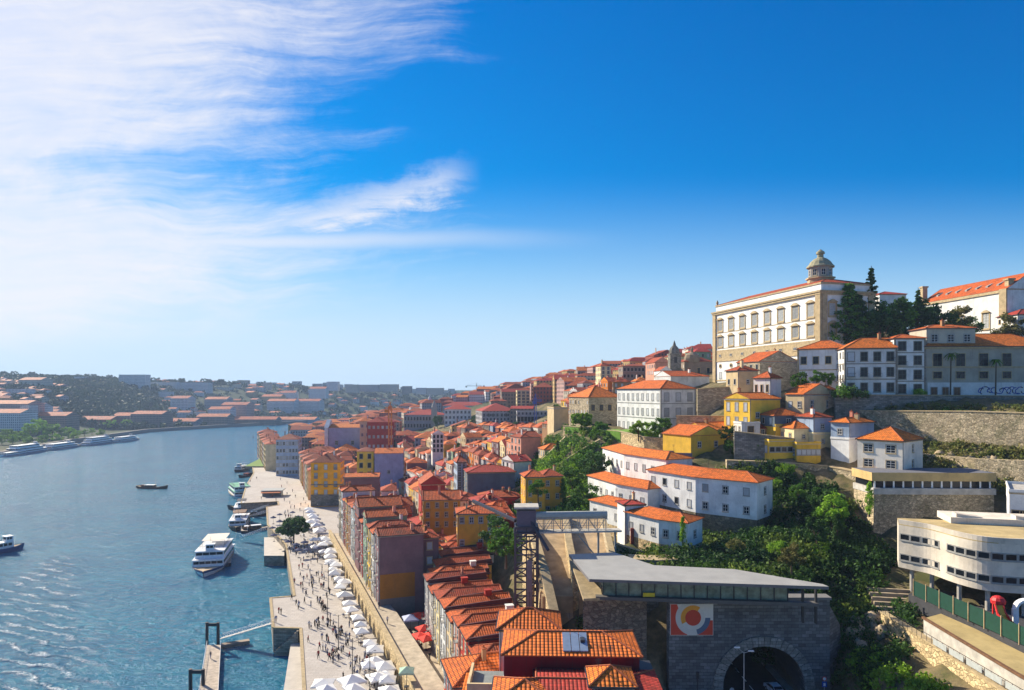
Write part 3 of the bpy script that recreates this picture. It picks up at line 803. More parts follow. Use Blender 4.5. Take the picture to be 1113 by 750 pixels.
# the old town rising away from the river (row, ground height at a column and distance)
for px, Y, z in [(400, 300, 8), (400, 400, 9), (400, 520, 14), (440, 300, 9), (440, 400, 13), (440, 520, 18), (480, 260, 10), (480, 350, 14), (480, 450, 20), (480, 600, 30),
                 (520, 260, 13), (520, 350, 20), (520, 450, 28), (520, 600, 40), (560, 300, 22), (560, 400, 30), (560, 500, 39), (560, 650, 50), (600, 320, 31), (600, 400, 38), (600, 500, 50), (600, 620, 60),
                 (640, 350, 44), (640, 450, 54), (640, 560, 66), (640, 700, 72), (690, 400, 58), (690, 500, 70), (740, 400, 66), (740, 500, 76), (800, 500, 80), (900, 500, 84),
                 (350, 480, 6.5), (350, 600, 9), (350, 750, 10), (380, 700, 15), (420, 700, 22), (460, 700, 30), (500, 700, 40), (540, 800, 52), (600, 800, 66), (700, 800, 80),
                 (380, 900, 10), (420, 900, 26), (480, 900, 38), (540, 1000, 50), (400, 1100, 18), (480, 1150, 38), (560, 1200, 55), (700, 1100, 80)]:
    cp((px-CX)/F*Y, Y, z)
# far bank: waterline and the slope and plateau behind it
for px, py, Y in [(0, 486, 720), (60, 482, 800), (130, 470, 1080), (200, 466, 1150), (280, 462, 1300), (340, 455, 1450), (400, 452, 1600), (480, 447, 1700), (-200, 520, 540),
                  (0, 465, 900), (60, 462, 1000), (110, 452, 1150), (170, 458, 1220), (230, 455, 1300), (300, 450, 1480), (360, 446, 1560), (430, 444, 1750),
                  (0, 440, 1050), (60, 432, 1180), (110, 430, 1300), (170, 437, 1400), (230, 438, 1450), (300, 436, 1600), (380, 436, 1750), (450, 438, 1900),
                  (0, 414, 1400), (60, 417, 1420), (110, 416, 1500), (160, 418, 1650), (230, 419, 1700), (300, 421, 1800), (380, 423, 1950), (450, 424, 2100), (520, 426, 2200), (600, 425, 2300),
                  (-200, 400, 1300), (-100, 450, 900), (0, 418, 2200), (200, 420, 2300), (400, 424, 2500)]:
    cpp(px, py, Y)
for q in [(-1500, 700, 60), (-1500, 1500, 90), (-1500, 3000, 60), (0, 3300, 60), (1500, 3300, 60), (1500, 1500, 80), (1500, 300, 70), (600, 500, 75), (600, 200, 62), (400, 60, 45), (300, -100, 40), (60, -60, 16), (20, 0, 9), (60, 40, 14), (110, 50, 26), (800, 1000, 75), (500, 2000, 62)]: cp(*q)
A_ = None
def solve_terrain():
    global A_, PTS
    PTS = np.array(CPS); n = len(PTS)
    D = np.hypot(PTS[:, None, 0]-PTS[None, :, 0], PTS[:, None, 1]-PTS[None, :, 1])
    K = np.zeros((n+3, n+3)); K[:n, :n] = -D - 0*np.eye(n); K[:n, :n] += np.eye(n)*.5
    K[:n, n] = 1; K[:n, n+1] = PTS[:, 0]/1000; K[:n, n+2] = PTS[:, 1]/1000; K[n:, :n] = K[:n, n:].T
    A_ = np.linalg.solve(K, np.concatenate([PTS[:, 2], np.zeros(3)]))
def Hraw(X, Y):
    X = np.asarray(X, float); Y = np.asarray(Y, float); sh = X.shape; x = X.ravel(); y = Y.ravel(); out = np.empty(len(x)); n = len(PTS)
    for i in range(0, len(x), 20000):
        a, b = x[i:i+20000], y[i:i+20000]
        D = np.hypot(a[:, None]-PTS[None, :, 0], b[:, None]-PTS[None, :, 1])
        out[i:i+20000] = -D@A_[:n]+A_[n]+A_[n+1]*a/1000+A_[n+2]*b/1000
    return out.reshape(sh)
def H(X, Y):
    X = np.asarray(X, float); Y = np.asarray(Y, float)
    z = np.maximum(Hraw(X, Y), 1.5)
    d = seg_d(X, Y, RIVER)
    # the tunnel forecourt and its approach stay level
    z = np.where((X > 20) & (X < 50.0) & (Y < 107.0), 13.4, z)
    z = np.where((X > 32) & (X < 46.8) & (Y >= 107.0) & (Y < 135), 12.5, z)   # bored out; the hill above is its own shell
    k = np.clip((d-1)/5, 0, 1)
    z = np.where((X > 23.5) & (X < 50.0) & (Y >= 107.0) & (Y < 109.6), 12.5, z)
    return -3+(z+3)*k
def hz(x, y): return float(H(np.array([x]), np.array([y]))[0])

def ground_mat():
    m, t, b, tc = base_mat('ground_soil', .95, .1)
    o = tc.outputs['Object']
    n1 = t.noise(o, .11, 7, .72); n2 = t.noise(o, .8, 6, .75)
    c = t.mix(t.mapr(n1, .40, .60), (.075, .085, .03), (.27, .20, .11))
    c = t.mix(t.math('MULTIPLY', t.mapr(n2, .4, .7), .6), c, (.07, .06, .04))
    sq = t.new('ShaderNodeSeparateXYZ'); t.link(o, sq.inputs[0]); c = t.mix(t.mapr(sq.outputs[1], 650, 760, 0, .85), c, (.025, .05, .022))
    sp = t.new('ShaderNodeSeparateXYZ'); t.link(o, sp.inputs[0])
    low = t.math('MULTIPLY', t.mapr(sp.outputs[2], 16, 13, 0, 1), t.mapr(sp.outputs[1], 700, 600, 0, 1))
    c = t.mix(low, c, t.mix(n2, (.16, .14, .12), (.24, .20, .16)))
    t.link(c, b.inputs['Base Color']); t.link(t.bump(n2, .7, .4), b.inputs['Normal'])
    return m
def axis(segs):
    a = []
    for lo, hi, st in segs: a += list(np.arange(lo, hi, st))
    return np.array(a+[segs[-1][1]])
def build_ground():
    xs = axis([(-1800, -700, 60), (-700, -280, 12), (-280, -80, 8), (-80, 170, 2.2), (170, 420, 14), (420, 1700, 80)])
    ys = axis([(-150, 50, 15), (50, 260, 2.2), (260, 600, 8), (600, 1700, 16), (1700, 3400, 80)])
    X, Y = np.meshgrid(xs, ys); Z = H(X, Y)
    g = np.random.default_rng(3); Z = Z+np.where(Z > 14.5, g.normal(size=Z.shape)*.35, 0)
    V = np.stack([X, Y, Z], 2).reshape(-1, 3); nx = len(xs); ny = len(ys)
    i = np.arange(nx*ny).reshape(ny, nx); Q = np.stack([i[:-1, :-1], i[:-1, 1:], i[1:, 1:], i[1:, :-1]], 2).reshape(-1, 4)
    o = bpy.data.objects.new('ground', quick('ground', V, Q, ground_mat(), True)); COL.objects.link(o); struct(o)
# ------------------------------------------------------------------ quay
def g2(px, py, z=6.0): x, y, _ = G(px, py, z); return (x, y)
def build_quay():
    edge = [(ql(60), 60), (ql(128), 128), g2(327, 683), g2(297, 682), g2(294, 650), g2(320, 648), g2(311, 592), g2(291, 570), g2(290, 551), g2(303, 549), g2(302, 545), g2(262, 547), g2(268, 527), g2(276, 514), (-198, 520), (-206, 560), (-236, 640)]
    back = [(-205, 640), (-170, 560), (-140, 470), (-110, 400), (-80, 380), (-60, 330), (-40, 262), (-26, 240)]
    wallline = [(28.2-.38*Y, Y) for Y in (240, 200, 160, 120, 60)]
    poly = edge+back+wallline
    m, t, b, tc = base_mat('quay_paving', .9, .2)
    o = tc.outputs['Object']
    br = t.new('ShaderNodeTexBrick'); t.link(o, br.inputs['Vector']); br.inputs['Scale'].default_value = 1; br.inputs['Brick Width'].default_value = 1.6; br.inputs['Row Height'].default_value = .8
    br.inputs['Color1'].default_value = (.46, .42, .38, 1); br.inputs['Color2'].default_value = (.54, .49, .44, 1); br.inputs['Mortar'].default_value = (.3, .26, .22, 1); br.inputs['Mortar Size'].default_value = .03
    c = t.mix(t.mapr(t.noise(o, .12, 5, .7), .4, .7, 0, .5), br.outputs['Color'], (.36, .31, .27)); c = t.mix(t.mapr(t.noise(o, 1.3, 5, .7), .5, .75, 0, .3), c, (.24, .2, .17))
    t.link(c, b.inputs['Base Color'])
    q = MB(); q.prism(poly, -4, 6, 1, 0)
    for i in range(len(edge)-1):         # granite coping along the water
        a, e = edge[i], edge[i+1]; q.beam((a[0], a[1], 6.02), (e[0], e[1], 6.02), .7, .25, 2)
    struct(q.build('quay', [m, QUAYW, TRIM]))
    # the lower landings
    for P4, z in (([(308, 752), (338, 752), (328, 697), (316, 700)], 3.0), ([(287, 584), (309, 584), (309, 604), (287, 604)], 3.6)):
        b4 = MB(); b4.prism([g2(a, c_, z) for a, c_ in P4], -4, z, 1, 0); struct(b4.build('quay_landing', [PALEP, QUAYW]))
    # stair down the side of the projecting platform
    t4 = thing('stone_stair', 'stone stair dropping down the shaded face of the projecting quay platform', 'stair')
    st = MB(); a = Vector(g2(300, 683)+(0,)); e = Vector(g2(326, 683)+(0,)); dd = (e-a).normalized(); nn = Vector((dd.y, -dd.x, 0))
    L = (e-a).length; n = 12
    for i in range(n):
        p = a+dd*(L*i/n); r = a+dd*(L*(i+1)/n); z = .6+5.2*(i+1)/n
        st.prism([(p.x, p.y), (r.x, r.y), (r.x+nn.x*1.4, r.y+nn.y*1.4), (p.x+nn.x*1.4, p.y+nn.y*1.4)], -2, z, 0)
    st.build('steps', QUAYW, t4)
    # raised street behind its arcaded wall
    rd = MB(); A = [(28.2-.38*Y, Y) for Y in (60, 250)]; B = [(33.6-.38*Y, Y) for Y in (250, 165)]+[(33.9-.38*160, 160), (33.9-.38*60, 60)]
    rd.prism(A+B, 3, 10, 1, 0); struct(rd.build('raised_street', [plain('street_tan', (.42, .35, .26), .9, var=.25, scale=.6), GOLDST]))
    wl = thing('quay_wall', 'long pale stone parapet wall with dark arched doorways behind the white parasols', 'wall')
    pw = MB(); 
    for i in range(38):
        Y0, Y1 = 60+i*5, 65+i*5; a = (28.15-.38*Y0, Y0); e = (28.15-.38*Y1, Y1)
        pw.prism([(a[0]-.25, a[1]), (a[0]+.35, a[1]), (e[0]+.35, e[1]), (e[0]-.25, e[1])], 5.9, 10.95, 0)
    pw.build('wall', GOLDST, wl)
    cb = MB(); cb.beam((28.2-.38*60, 60, 11.05), (28.2-.38*250, 250, 11.05), .95, .2); cb.build('coping', TRIM, wl)
    for i in range(30):
        Y = 78+i*5.6; x = 27.9-.38*Y; d = MB(); h = .9
        pts = [(-h, 0), (h, 0), (h, 2.1), (h*.7, 2.7), (0, 3.0), (-h*.7, 2.7), (-h, 2.1)]
        d.poly([(q[0], -.06, q[1]) for q in pts], 0)
        for p, r in zip(pts[1:], pts[2:]+pts[:1]): d.beam((p[0], -.06, p[1]), (r[0], -.06, r[1]), .2, .2, 1)
        o = d.build('arched_doorway', [GLASS, TRIM], wl, (x-.02, Y, 6.0)); o.rotation_euler = (0, 0, R(-69.2))
    # sunken yard right of the street
    y = MB(); y.prism([(32.9-.38*70, 70), (32.9-.38*164, 164), (-14, 170), (-7, 128), (-1, 100), (5, 70)], 4, 7, 0, 0)
    struct(y.build('sunken_yard', [plain('yard_paving', (.42, .34, .25), .95, var=.3, scale=.4)]))
build_quay()

# ------------------------------------------------------------------ parasols and cafe furniture
def canopy_mesh(s, mat, kind='square', h=2.6):
    b = MB(); e = s/2
    if kind == 'square':
        top = (0, 0, h+.75*s/3.2)
        ring = []
        for i in range(4):
            a = math.pi/4+i*math.pi/2; ring.append((e*1.414*math.cos(a), e*1.414*math.sin(a), h))
            a2 = a+math.pi/4; ring.append((e*.94*math.cos(a2), e*.94*math.sin(a2), h+.05))
        for i in range(8): b.poly([ring[i], ring[(i+1) % 8], top], 0)
        lo = [(p[0], p[1], p[2]-.28) for p in ring]
        for i in range(8): b.poly([ring[i], ring[(i+1) % 8], lo[(i+1) % 8], lo[i]], 0)
    else:
        n = 10; top = (0, 0, h+.6); ring = [(e*math.cos(i*6.2832/n), e*math.sin(i*6.2832/n), h) for i in range(n)]
        for i in range(n): b.poly([ring[i], ring[(i+1) % n], top], 0)
        lo = [(p[0], p[1], p[2]-.2) for p in ring]
        for i in range(n): b.poly([ring[i], ring[(i+1) % n], lo[(i+1) % n], lo[i]], 0)
    return b.mesh('canopy', [mat])
def pole_mesh(h=3.0):
    b = MB(); b.tube((0, 0, 0), (0, 0, h), .05, n=6); b.box(-.4, -.4, 0, .4, .4, .12); return b.mesh('pole', [IRON])
PM = pole_mesh()
CM = {'w': [canopy_mesh(s, CANVAS) for s in (3.1, 3.6, 4.1)], 'r': [canopy_mesh(3.4, REDC)], 'n': [canopy_mesh(2.7, plain('navy_canvas', (.05, .06, .13), .9), 'round')], 'p': [canopy_mesh(3.6, plain('pale_blue_canvas', (.42, .45, .6), .9))], 'g': [canopy_mesh(3.0, plain('pale_green_canvas', (.35, .5, .38), .9))]}
def parasol(x, y, z, k='w', label='', group='parasols along the quay wall', rz=None):
    t = thing('parasol', label, 'parasol', (x, y, z), rnd.uniform(-.3, .3)-R(69) if rz is None else rz, group)
    c_ = link('canopy', rnd.choice(CM[k]), t); c_.scale = (rnd.uniform(.85, 1.1), rnd.uniform(.85, 1.1), rnd.uniform(.9, 1.12)); link('pole', PM, t)
tb = MB(); tb.lathe([(.38, .72), (.38, .76)], 10); tb.tube((0, 0, .02), (0, 0, .72), .04, n=6); tb.lathe([(.25, 0), (.25, .03)], 8)
TABLE = tb.mesh('cafe_table', [WHITEP])
cb = MB()
for a, b_ in ((-.2, -.2), (.2, -.2), (-.2, .2), (.2, .2)): cb.box(a-.02, b_-.02, 0, a+.02, b_+.02, .45)
cb.box(-.23, -.23, .45, .23, .23, .49); cb.box(-.23, .2, .49, .23, .23, .92)
CHAIR = cb.mesh('cafe_chair', [plain('dark_wicker', (.06, .05, .07), .8)])
def cafe(x, y, z, n=2):
    o = link('cafe_table', TABLE, None, (x, y, z)); tag(o, 'small white cafe table on the quay', 'table', 'cafe tables on the quay')
    a0 = rnd.uniform(0, 6.28)
    for i in range(n):
        a = a0+i*6.283/n; c = link('cafe_chair', CHAIR, None, (x+.7*math.cos(a), y+.7*math.sin(a), z), a-math.pi/2); tag(c, 'dark wicker cafe chair on the quay', 'chair', 'cafe chairs on the quay')
Q6 = lambda px, py: G(px, py, 8.9)       # canopy level to ground point
TENTS = [(355, 574), (356, 583), (351, 591), (355, 598), (358, 604), (361, 610), (364, 616), (367, 622), (369, 629), (373, 635), (372, 584), (378, 654), (383, 661), (387, 669), (392, 677), (397, 684),
         (402, 695), (407, 705), (412, 714), (417, 722), (421, 730), (425, 738), (429, 747), (357, 737), (356, 747), (386, 737), (387, 747), (405, 722), (408, 735), (376, 645),
         (345, 560), (352, 565), (360, 562), (366, 568), (344, 571), (367, 577), (366, 590), (369, 604), (374, 619), (379, 630), (348, 556), (340, 567), (347, 578), (344, 586), (361, 586), (364, 598), (368, 612), (356, 566), (351, 575), (362, 575), (372, 590), (376, 600), (349, 552), (343, 594), (371, 560), (360, 556)]
for px, py in TENTS:
    x, y, _ = Q6(px, py); lim = 28.2-.38*y-2.3
    x = min(x, lim)+rnd.uniform(-.9, .3); y += rnd.uniform(-.8, .8)
    parasol(x, y, 6, 'w', 'white square parasol with a valance over a quay terrace')
for px, py in [(318, 556), (324, 560), (313, 588), (322, 590), (331, 589), (340, 591), (346, 595), (334, 596), (325, 597), (297, 562), (304, 566), (296, 572), (303, 577), (298, 580), (308, 572), (304, 558)]:
    x, y, _ = Q6(px, py); parasol(x, y, 6, 'n', 'round dark parasol over crowded terrace tables', 'dark parasols by the round tree')
for px, py in [(456, 688), (463, 692), (470, 687), (461, 682), (478, 690), (455, 669), (463, 667), (472, 668)]:
    x, y, _ = G(px, py, 9.9); parasol(x, y, 7, 'r', 'red square parasol in the sunken yard', 'red parasols in the sunken yard')
x, y, _ = G(480, 683, 9.9); parasol(x, y, 7, 'p', 'pale blue square parasol at right of the red ones in the yard', None)
x, y, _ = G(446, 671, 9.9); parasol(x, y, 7, 'p', 'pale blue square parasol at the far left corner of the yard', None)
x, y, _ = G(437, 731, 12.5); parasol(x+.8, y, 10, 'g', 'pale green square parasol on the raised street', None)
for i in range(46):
    px, py = rnd.choice(TENTS); x, y, _ = Q6(px+rnd.uniform(-4, 2), py+rnd.uniform(2, 6)); x = min(x, 28.2-.38*y-1.5); cafe(x, y, 6, 2)
for i in range(10):
    x, y, _ = G(rnd.uniform(298, 345), rnd.uniform(575, 600), 6); 
    if y > 240: cafe(x, y, 6, 3)

# ------------------------------------------------------------------ people
SKIN = plain('skin', (.48, .27, .18), .6); HAIRS = [plain('hair_dark', (.03, .02, .015), .7), plain('hair_fair', (.32, .2, .08), .7)]
CLO = {k: plain('cloth_'+k, v, .9) for k, v in dict(navy=(.015, .02, .05), black=(.01, .01, .012), white=(.6, .6, .6), red=(.35, .03, .03), grey=(.1, .1, .11), blue=(.05, .10, .25), beige=(.28, .22, .15), green=(.08, .16, .08)).items()}
def person_mesh(pose, hair, top, bot, seed):
    g = random.Random(seed); st = .18 if pose == 'walk' else .03
    z0 = 0 if pose != 'sit' else 0
    if pose == 'sit':
        J = {'pel': (0, .1, .52, .15), 'kl': (-.1, -.33, .5, .075), 'fl': (-.1, -.36, .08, .05), 'tl': (-.1, -.47, .04, .04), 'kr': (.1, -.33, .5, .075), 'fr': (.1, -.36, .08, .05), 'tr': (.1, -.47, .04, .04)}
        o = -.40; by = .1
    else:
        J = {'pel': (0, 0, .95, .15), 'kl': (-.09, -st, .5, .075), 'fl': (-.1, -st*.7, .09, .05), 'tl': (-.1, -st*.7-.13, .04, .04), 'kr': (.09, st*.5, .5, .075), 'fr': (.1, st*1.6, .1, .05), 'tr': (.1, st*1.6-.12, .05, .04)}
        o = 0; by = 0
    J.update({'wa': (0, by, 1.12+o, .135), 'ch': (0, by, 1.36+o, .16), 'ne': (0, by-.01, 1.5+o, .055), 'h1': (0, by-.02, 1.6+o, .095), 'h2': (0, by-.01, 1.7+o, .085), 'hn': (0, by-.10, 1.61+o, .03),
              'sl': (-.19, by, 1.42+o, .07), 'el': (-.25, by+.04, 1.15+o, .048), 'hl': (-.24, by-.10-st*.6, .92+o, .038), 'gl': (-.24, by-.15-st*.6, .84+o, .03),
              'sr': (.19, by, 1.42+o, .07), 'er': (.26, by+.02, 1.15+o, .048), 'hr': (.22, by-.12+st*.6, .93+o, .038), 'gr': (.22, by-.17+st*.6, .86+o, .03)})
    E = [('pel', 'wa'), ('wa', 'ch'), ('ch', 'ne'), ('ne', 'h1'), ('h1', 'h2'), ('h1', 'hn'), ('ch', 'sl'), ('sl', 'el'), ('el', 'hl'), ('hl', 'gl'), ('ch', 'sr'), ('sr', 'er'), ('er', 'hr'), ('hr', 'gr'),
         ('pel', 'kl'), ('kl', 'fl'), ('fl', 'tl'), ('pel', 'kr'), ('kr', 'fr'), ('fr', 'tr')]
    ks = list(J); me = bpy.data.meshes.new('person'); me.from_pydata([J[k][:3] for k in ks], [(ks.index(a), ks.index(b)) for a, b in E], [])
    ob = bpy.data.objects.new('tmp', me); COL.objects.link(ob); md = ob.modifiers.new('s', 'SKIN')
    for i, k in enumerate(ks): me.skin_vertices[0].data[i].radius = (J[k][3], J[k][3]*.8)
    me.skin_vertices[0].data[0].use_root = True
    sb = ob.modifiers.new('b', 'SUBSURF'); sb.levels = 1; sb.render_levels = 1
    dg = bpy.context.evaluated_depsgraph_get(); r = bpy.data.meshes.new_from_object(ob.evaluated_get(dg)); r.name = 'person'
    bpy.data.objects.remove(ob)
    r.materials.clear()
    for m in (SKIN, hair, top, bot, CLO['black']): r.materials.append(m)
    zc = J['pel'][2]
    for p in r.polygons:
        c = p.center; z = c.z-o
        if z > 1.63 or (z > 1.5 and c.y > by+.03): k = 1
        elif z > 1.49: k = 0
        elif (abs(c.x) > .19 and z < .98 and c.z > zc-.1 and pose != 'sit') or (pose == 'sit' and abs(c.x) > .19 and z < .98): k = 0
        elif c.z > zc+.04 and (pose != 'sit' or c.y > -.05): k = 2
        elif c.z > .1: k = 3
        else: k = 4
        p.material_index = k; p.use_smooth = True
    return r
PV = []
ck = list(CLO)
for i, (pose, h, tp, bt) in enumerate([('walk', 0, 'white', 'navy'), ('stand', 0, 'black', 'grey'), ('walk', 1, 'red', 'black'), ('stand', 0, 'blue', 'beige'), ('walk', 0, 'navy', 'navy'), ('stand', 1, 'grey', 'blue'), ('walk', 0, 'black', 'black'), ('walk', 0, 'beige', 'black'), ('stand', 1, 'white', 'black'),
                                       ('sit', 0, 'white', 'navy'), ('sit', 1, 'black', 'blue'), ('sit', 0, 'navy', 'grey')]):
    PV.append((person_mesh(pose, HAIRS[h], CLO[tp], CLO[bt], i), pose, h, tp, bt))
def person(x, y, z, v=None, where='on the quay paving', rz=None):
    me, pose, h, tp, bt = PV[v if v is not None else rnd.randint(0, 8)]
    verb = {'walk': 'walking', 'stand': 'standing', 'sit': 'sitting'}[pose]
    o = link('person', me, None, (x, y, z), rnd.uniform(0, 6.28) if rz is None else rz)
    s = rnd.uniform(.98, 1.12); o.scale = (s, s, s)
    return tag(o, f'person in {tp} top and {bt} trousers {verb} {where}', 'person', 'people on the quay')
FEET = [(325, 619), (326.5, 627), (335, 619), (337, 624), (344, 627), (346, 626), (340, 632), (327, 639), (329, 638), (336, 637), (341, 635), (349, 640), (351, 641), (331, 656), (338, 660), (345, 655), (347, 657), (349, 661), (350, 659), (352, 664), (354, 665),
        (344, 680), (346, 678), (351, 677), (336, 683), (338, 684), (357, 679), (359, 680), (362, 690), (364, 688), (370, 690), (372, 691), (377, 694), (380, 695), (335, 698), (351, 707), (354, 708), (361, 711), (364, 712), (358, 718), (362, 713), (371, 710), (373, 709),
        (346, 716), (380, 716), (386, 722), (388, 720), (392, 728), (394, 727), (391, 722), (385, 733), (399, 722), (396, 717), (402, 728), (373, 740), (404, 746), (398, 744), (407, 749), (342, 606), (333, 604), (330, 610), (322, 605), (318, 600), (327, 612), (350, 620), (347, 634),
        (355, 650), (358, 646), (303, 667), (305.5, 668), (300, 677), (317, 652), (322, 658), (359, 674), (366, 697), (376, 703), (330, 632), (320, 634), (352, 628), (340, 646), (333, 648), (357, 700), (368, 719), (381, 728), (350, 696), (325, 660), (338, 613), (345, 612),
        (309, 545), (312, 538), (306, 530), (315, 548), (320, 553), (327, 550), (335, 552), (340, 549), (300, 545), (284, 543), (272, 524), (279, 521), (305, 522), (312, 526), (318, 535), (330, 544), (345, 551), (296, 541), (321, 541), (307, 515), (313, 517), (300, 512), (326, 556), (316, 553), (332, 548)]
for i, (px, py) in enumerate(FEET):
    x, y, _ = G(px, py, 6); person(x, y, 6)
for i in range(60):
    px, py = rnd.choice(FEET[:88]); x, y, _ = G(px+rnd.gauss(0, 3.5), py+rnd.gauss(0, 3), 6)
    if x > ql(y)+1.2: person(x, y, 6)
for i in range(44):
    px, py = rnd.choice([(300, 566), (298, 574), (304, 572), (302, 560), (325, 597), (333, 597), (341, 599), (318, 595), (312, 590)]); x, y, _ = G(px+rnd.uniform(-6, 6), py+rnd.uniform(-4, 5), 6)
    if x < ql(y)+1.5: x = ql(y)+1.5+rnd.random()*3
    person(x, y, 6, None if rnd.random() < .7 else rnd.randint(0, 8), 'among the dark terrace parasols')
for i in range(30):
    px, py = rnd.choice(TENTS); x, y, _ = Q6(px+rnd.uniform(-5, 0), py+rnd.uniform(2, 6)); x = min(x, 28.2-.38*y-1.2); person(x, y, 6, None, 'beside the white parasols')
for px, py in [(412, 662), (421, 678), (398, 639), (404, 648)]:
    x, y, _ = G(px, py, 10); person(x, y, 10, None, 'on the raised street')
for px, py in [(458, 707), (467, 718)]:
    x, y, _ = G(px, py, 7); person(x, y, 7, None, 'in the sunken yard')

# ------------------------------------------------------------------ lamp posts
def lamp(px, pb, z, h=7.5, label='tall dark lamp post with twin arms on the quay', arms=1.1, m=IRON, rz=0):
    x, y, _ = G(px, pb, z); t = thing('street_lamp', label, 'street lamp', (x, y, z), rz, 'lamp posts on the quay')
    b = MB(); b.tube((0, 0, 0), (0, 0, h), .10, .06, 7, 0); b.lathe([(.2, 0), (.2, .4), (.12, .6)], 8); b.build('pole', m, t)
    for s in (-1, 1):
        a = MB(); a.tube((0, 0, h-.3), (s*arms, 0, h+.15), .04, .03, 5); a.build('arm', m, t)
        l = MB(); l.hexa([(s*arms-.3, -.14, h+.02), (s*arms+.3, -.14, h+.02), (s*arms+.3, .14, h+.02), (s*arms-.3, .14, h+.02)], [(s*arms-.22, -.08, h+.18), (s*arms+.22, -.08, h+.18), (s*arms+.22, .08, h+.18), (s*arms-.22, .08, h+.18)]); l.build('lamp_head', plain('lamp_grey', (.4, .4, .4), .5), t)
for i, (px, pb) in enumerate([(356, 681), (368, 706), (383, 735), (357, 640), (340, 607), (402, 752), (330, 575)]): lamp(px, pb, 6, arms=.9, rz=R(20))

# ------------------------------------------------------------------ boats
def hull_pts(L, B, n=9, bow=.38, stern=.75):
    out = []
    for i in range(n):
        q = i/(n-1); y = -L/2+L*q
        wd = B/2*min(1, (stern+(1-stern)*min(1, q/.2)))
        if q > 1-bow: wd = B/2*max(.02, 1-((q-(1-bow))/bow)**2.0)
        out.append((wd, y, q))
    return out
def hull(mb, L, B, D, sheer=.5, m=0, deck=1, base=-.4, band=None):
    hp = hull_pts(L, B)
    sh = lambda q: D+sheer*(2*abs(q-.45))**2
    R_ = []; K = []
    for s in (1, -1):
        top = [(s*w_, y, sh(q)) for w_, y, q in hp]; low = [(s*w_*.72, y*.93, base) for w_, y, q in hp]
        midz = [(s*w_*.97, y*.99, sh(q)*.62) for w_, y, q in hp]
        for i in range(len(hp)-1):
            mb.poly([low[i], low[i+1], midz[i+1], midz[i]], m); mb.poly([midz[i], midz[i+1], top[i+1], top[i]], m if band is None else band)
        R_.append(top); K.append((low, midz))
    for i in range(len(hp)-1): mb.poly([(R_[0][i][0], R_[0][i][1], R_[0][i][2]-.25), (R_[0][i+1][0], R_[0][i+1][1], R_[0][i+1][2]-.25), (R_[1][i+1][0], R_[1][i+1][1], R_[1][i+1][2]-.25), (R_[1][i][0], R_[1][i][1], R_[1][i][2]-.25)], deck)
    mb.poly([K[0][0][0], K[0][1][0], R_[0][0], R_[1][0], K[1][1][0], K[1][0][0]], m)
def cabin(mb, x, y0, y1, z0, h, m=0, g=1, n=None, taper=.25, roof=None):
    """a deckhouse with a band of window panes"""
    mb.hexa([(-x, y0, z0), (x, y0, z0), (x, y1, z0), (-x, y1, z0)], [(-x+.1, y0+.1, z0+h), (x-.1, y0+.1, z0+h), (x-.1, y1-taper, z0+h), (-x+.1, y1-taper, z0+h)], m)
    n = n or max(2, int((y1-y0)/1.6)); L = (y1-y0-.8)/n
    for i in range(n):
        a = y0+.3+i*L; 
        for s in (-1, 1):
            mb.hexa([(s*(x-.03)-.04, a, z0+h*.42), (s*(x-.03)+.04, a, z0+h*.42), (s*(x-.03)+.04, a+L*.8, z0+h*.42), (s*(x-.03)-.04, a+L*.8, z0+h*.42)],
                    [(s*(x-.07)-.04, a, z0+h*.85), (s*(x-.07)+.04, a, z0+h*.85), (s*(x-.07)+.04, a+L*.8, z0+h*.85), (s*(x-.07)-.04, a+L*.8, z0+h*.85)], g)
    k = max(2, int(x)); 
    for i in range(k):
        a = -x+.25+(2*x-.5)*i/k
        for yy, o_ in ((y0, -.03), (y1, .03)):
            tt = 0 if yy == y0 else -taper*.6
            mb.box(a+.08, yy+o_-.04+tt+.05*(yy == y0), z0+h*.45, a+(2*x-.5)/k-.08, yy+o_+.04+tt+.05*(yy == y0), z0+h*.84, g)
    mb.box(-x-.2, y0-.2, z0+h, x+.2, y1+.1-taper, z0+h+.12, roof if roof is not None else m)
def rail(mb, pts, z, h=.95, m=0):
    for a, b in zip(pts, pts[1:]):
        mb.beam((a[0], a[1], z+h), (b[0], b[1], z+h), .06, .06, m)
        n = max(1, int(math.hypot(b[0]-a[0], b[1]-a[1])/1.2))
        for i in range(n+1):
            q = i/n; x, y = a[0]+(b[0]-a[0])*q, a[1]+(b[1]-a[1])*q; mb.beam((x, y, z), (x, y, z+h), .045, .045, m)
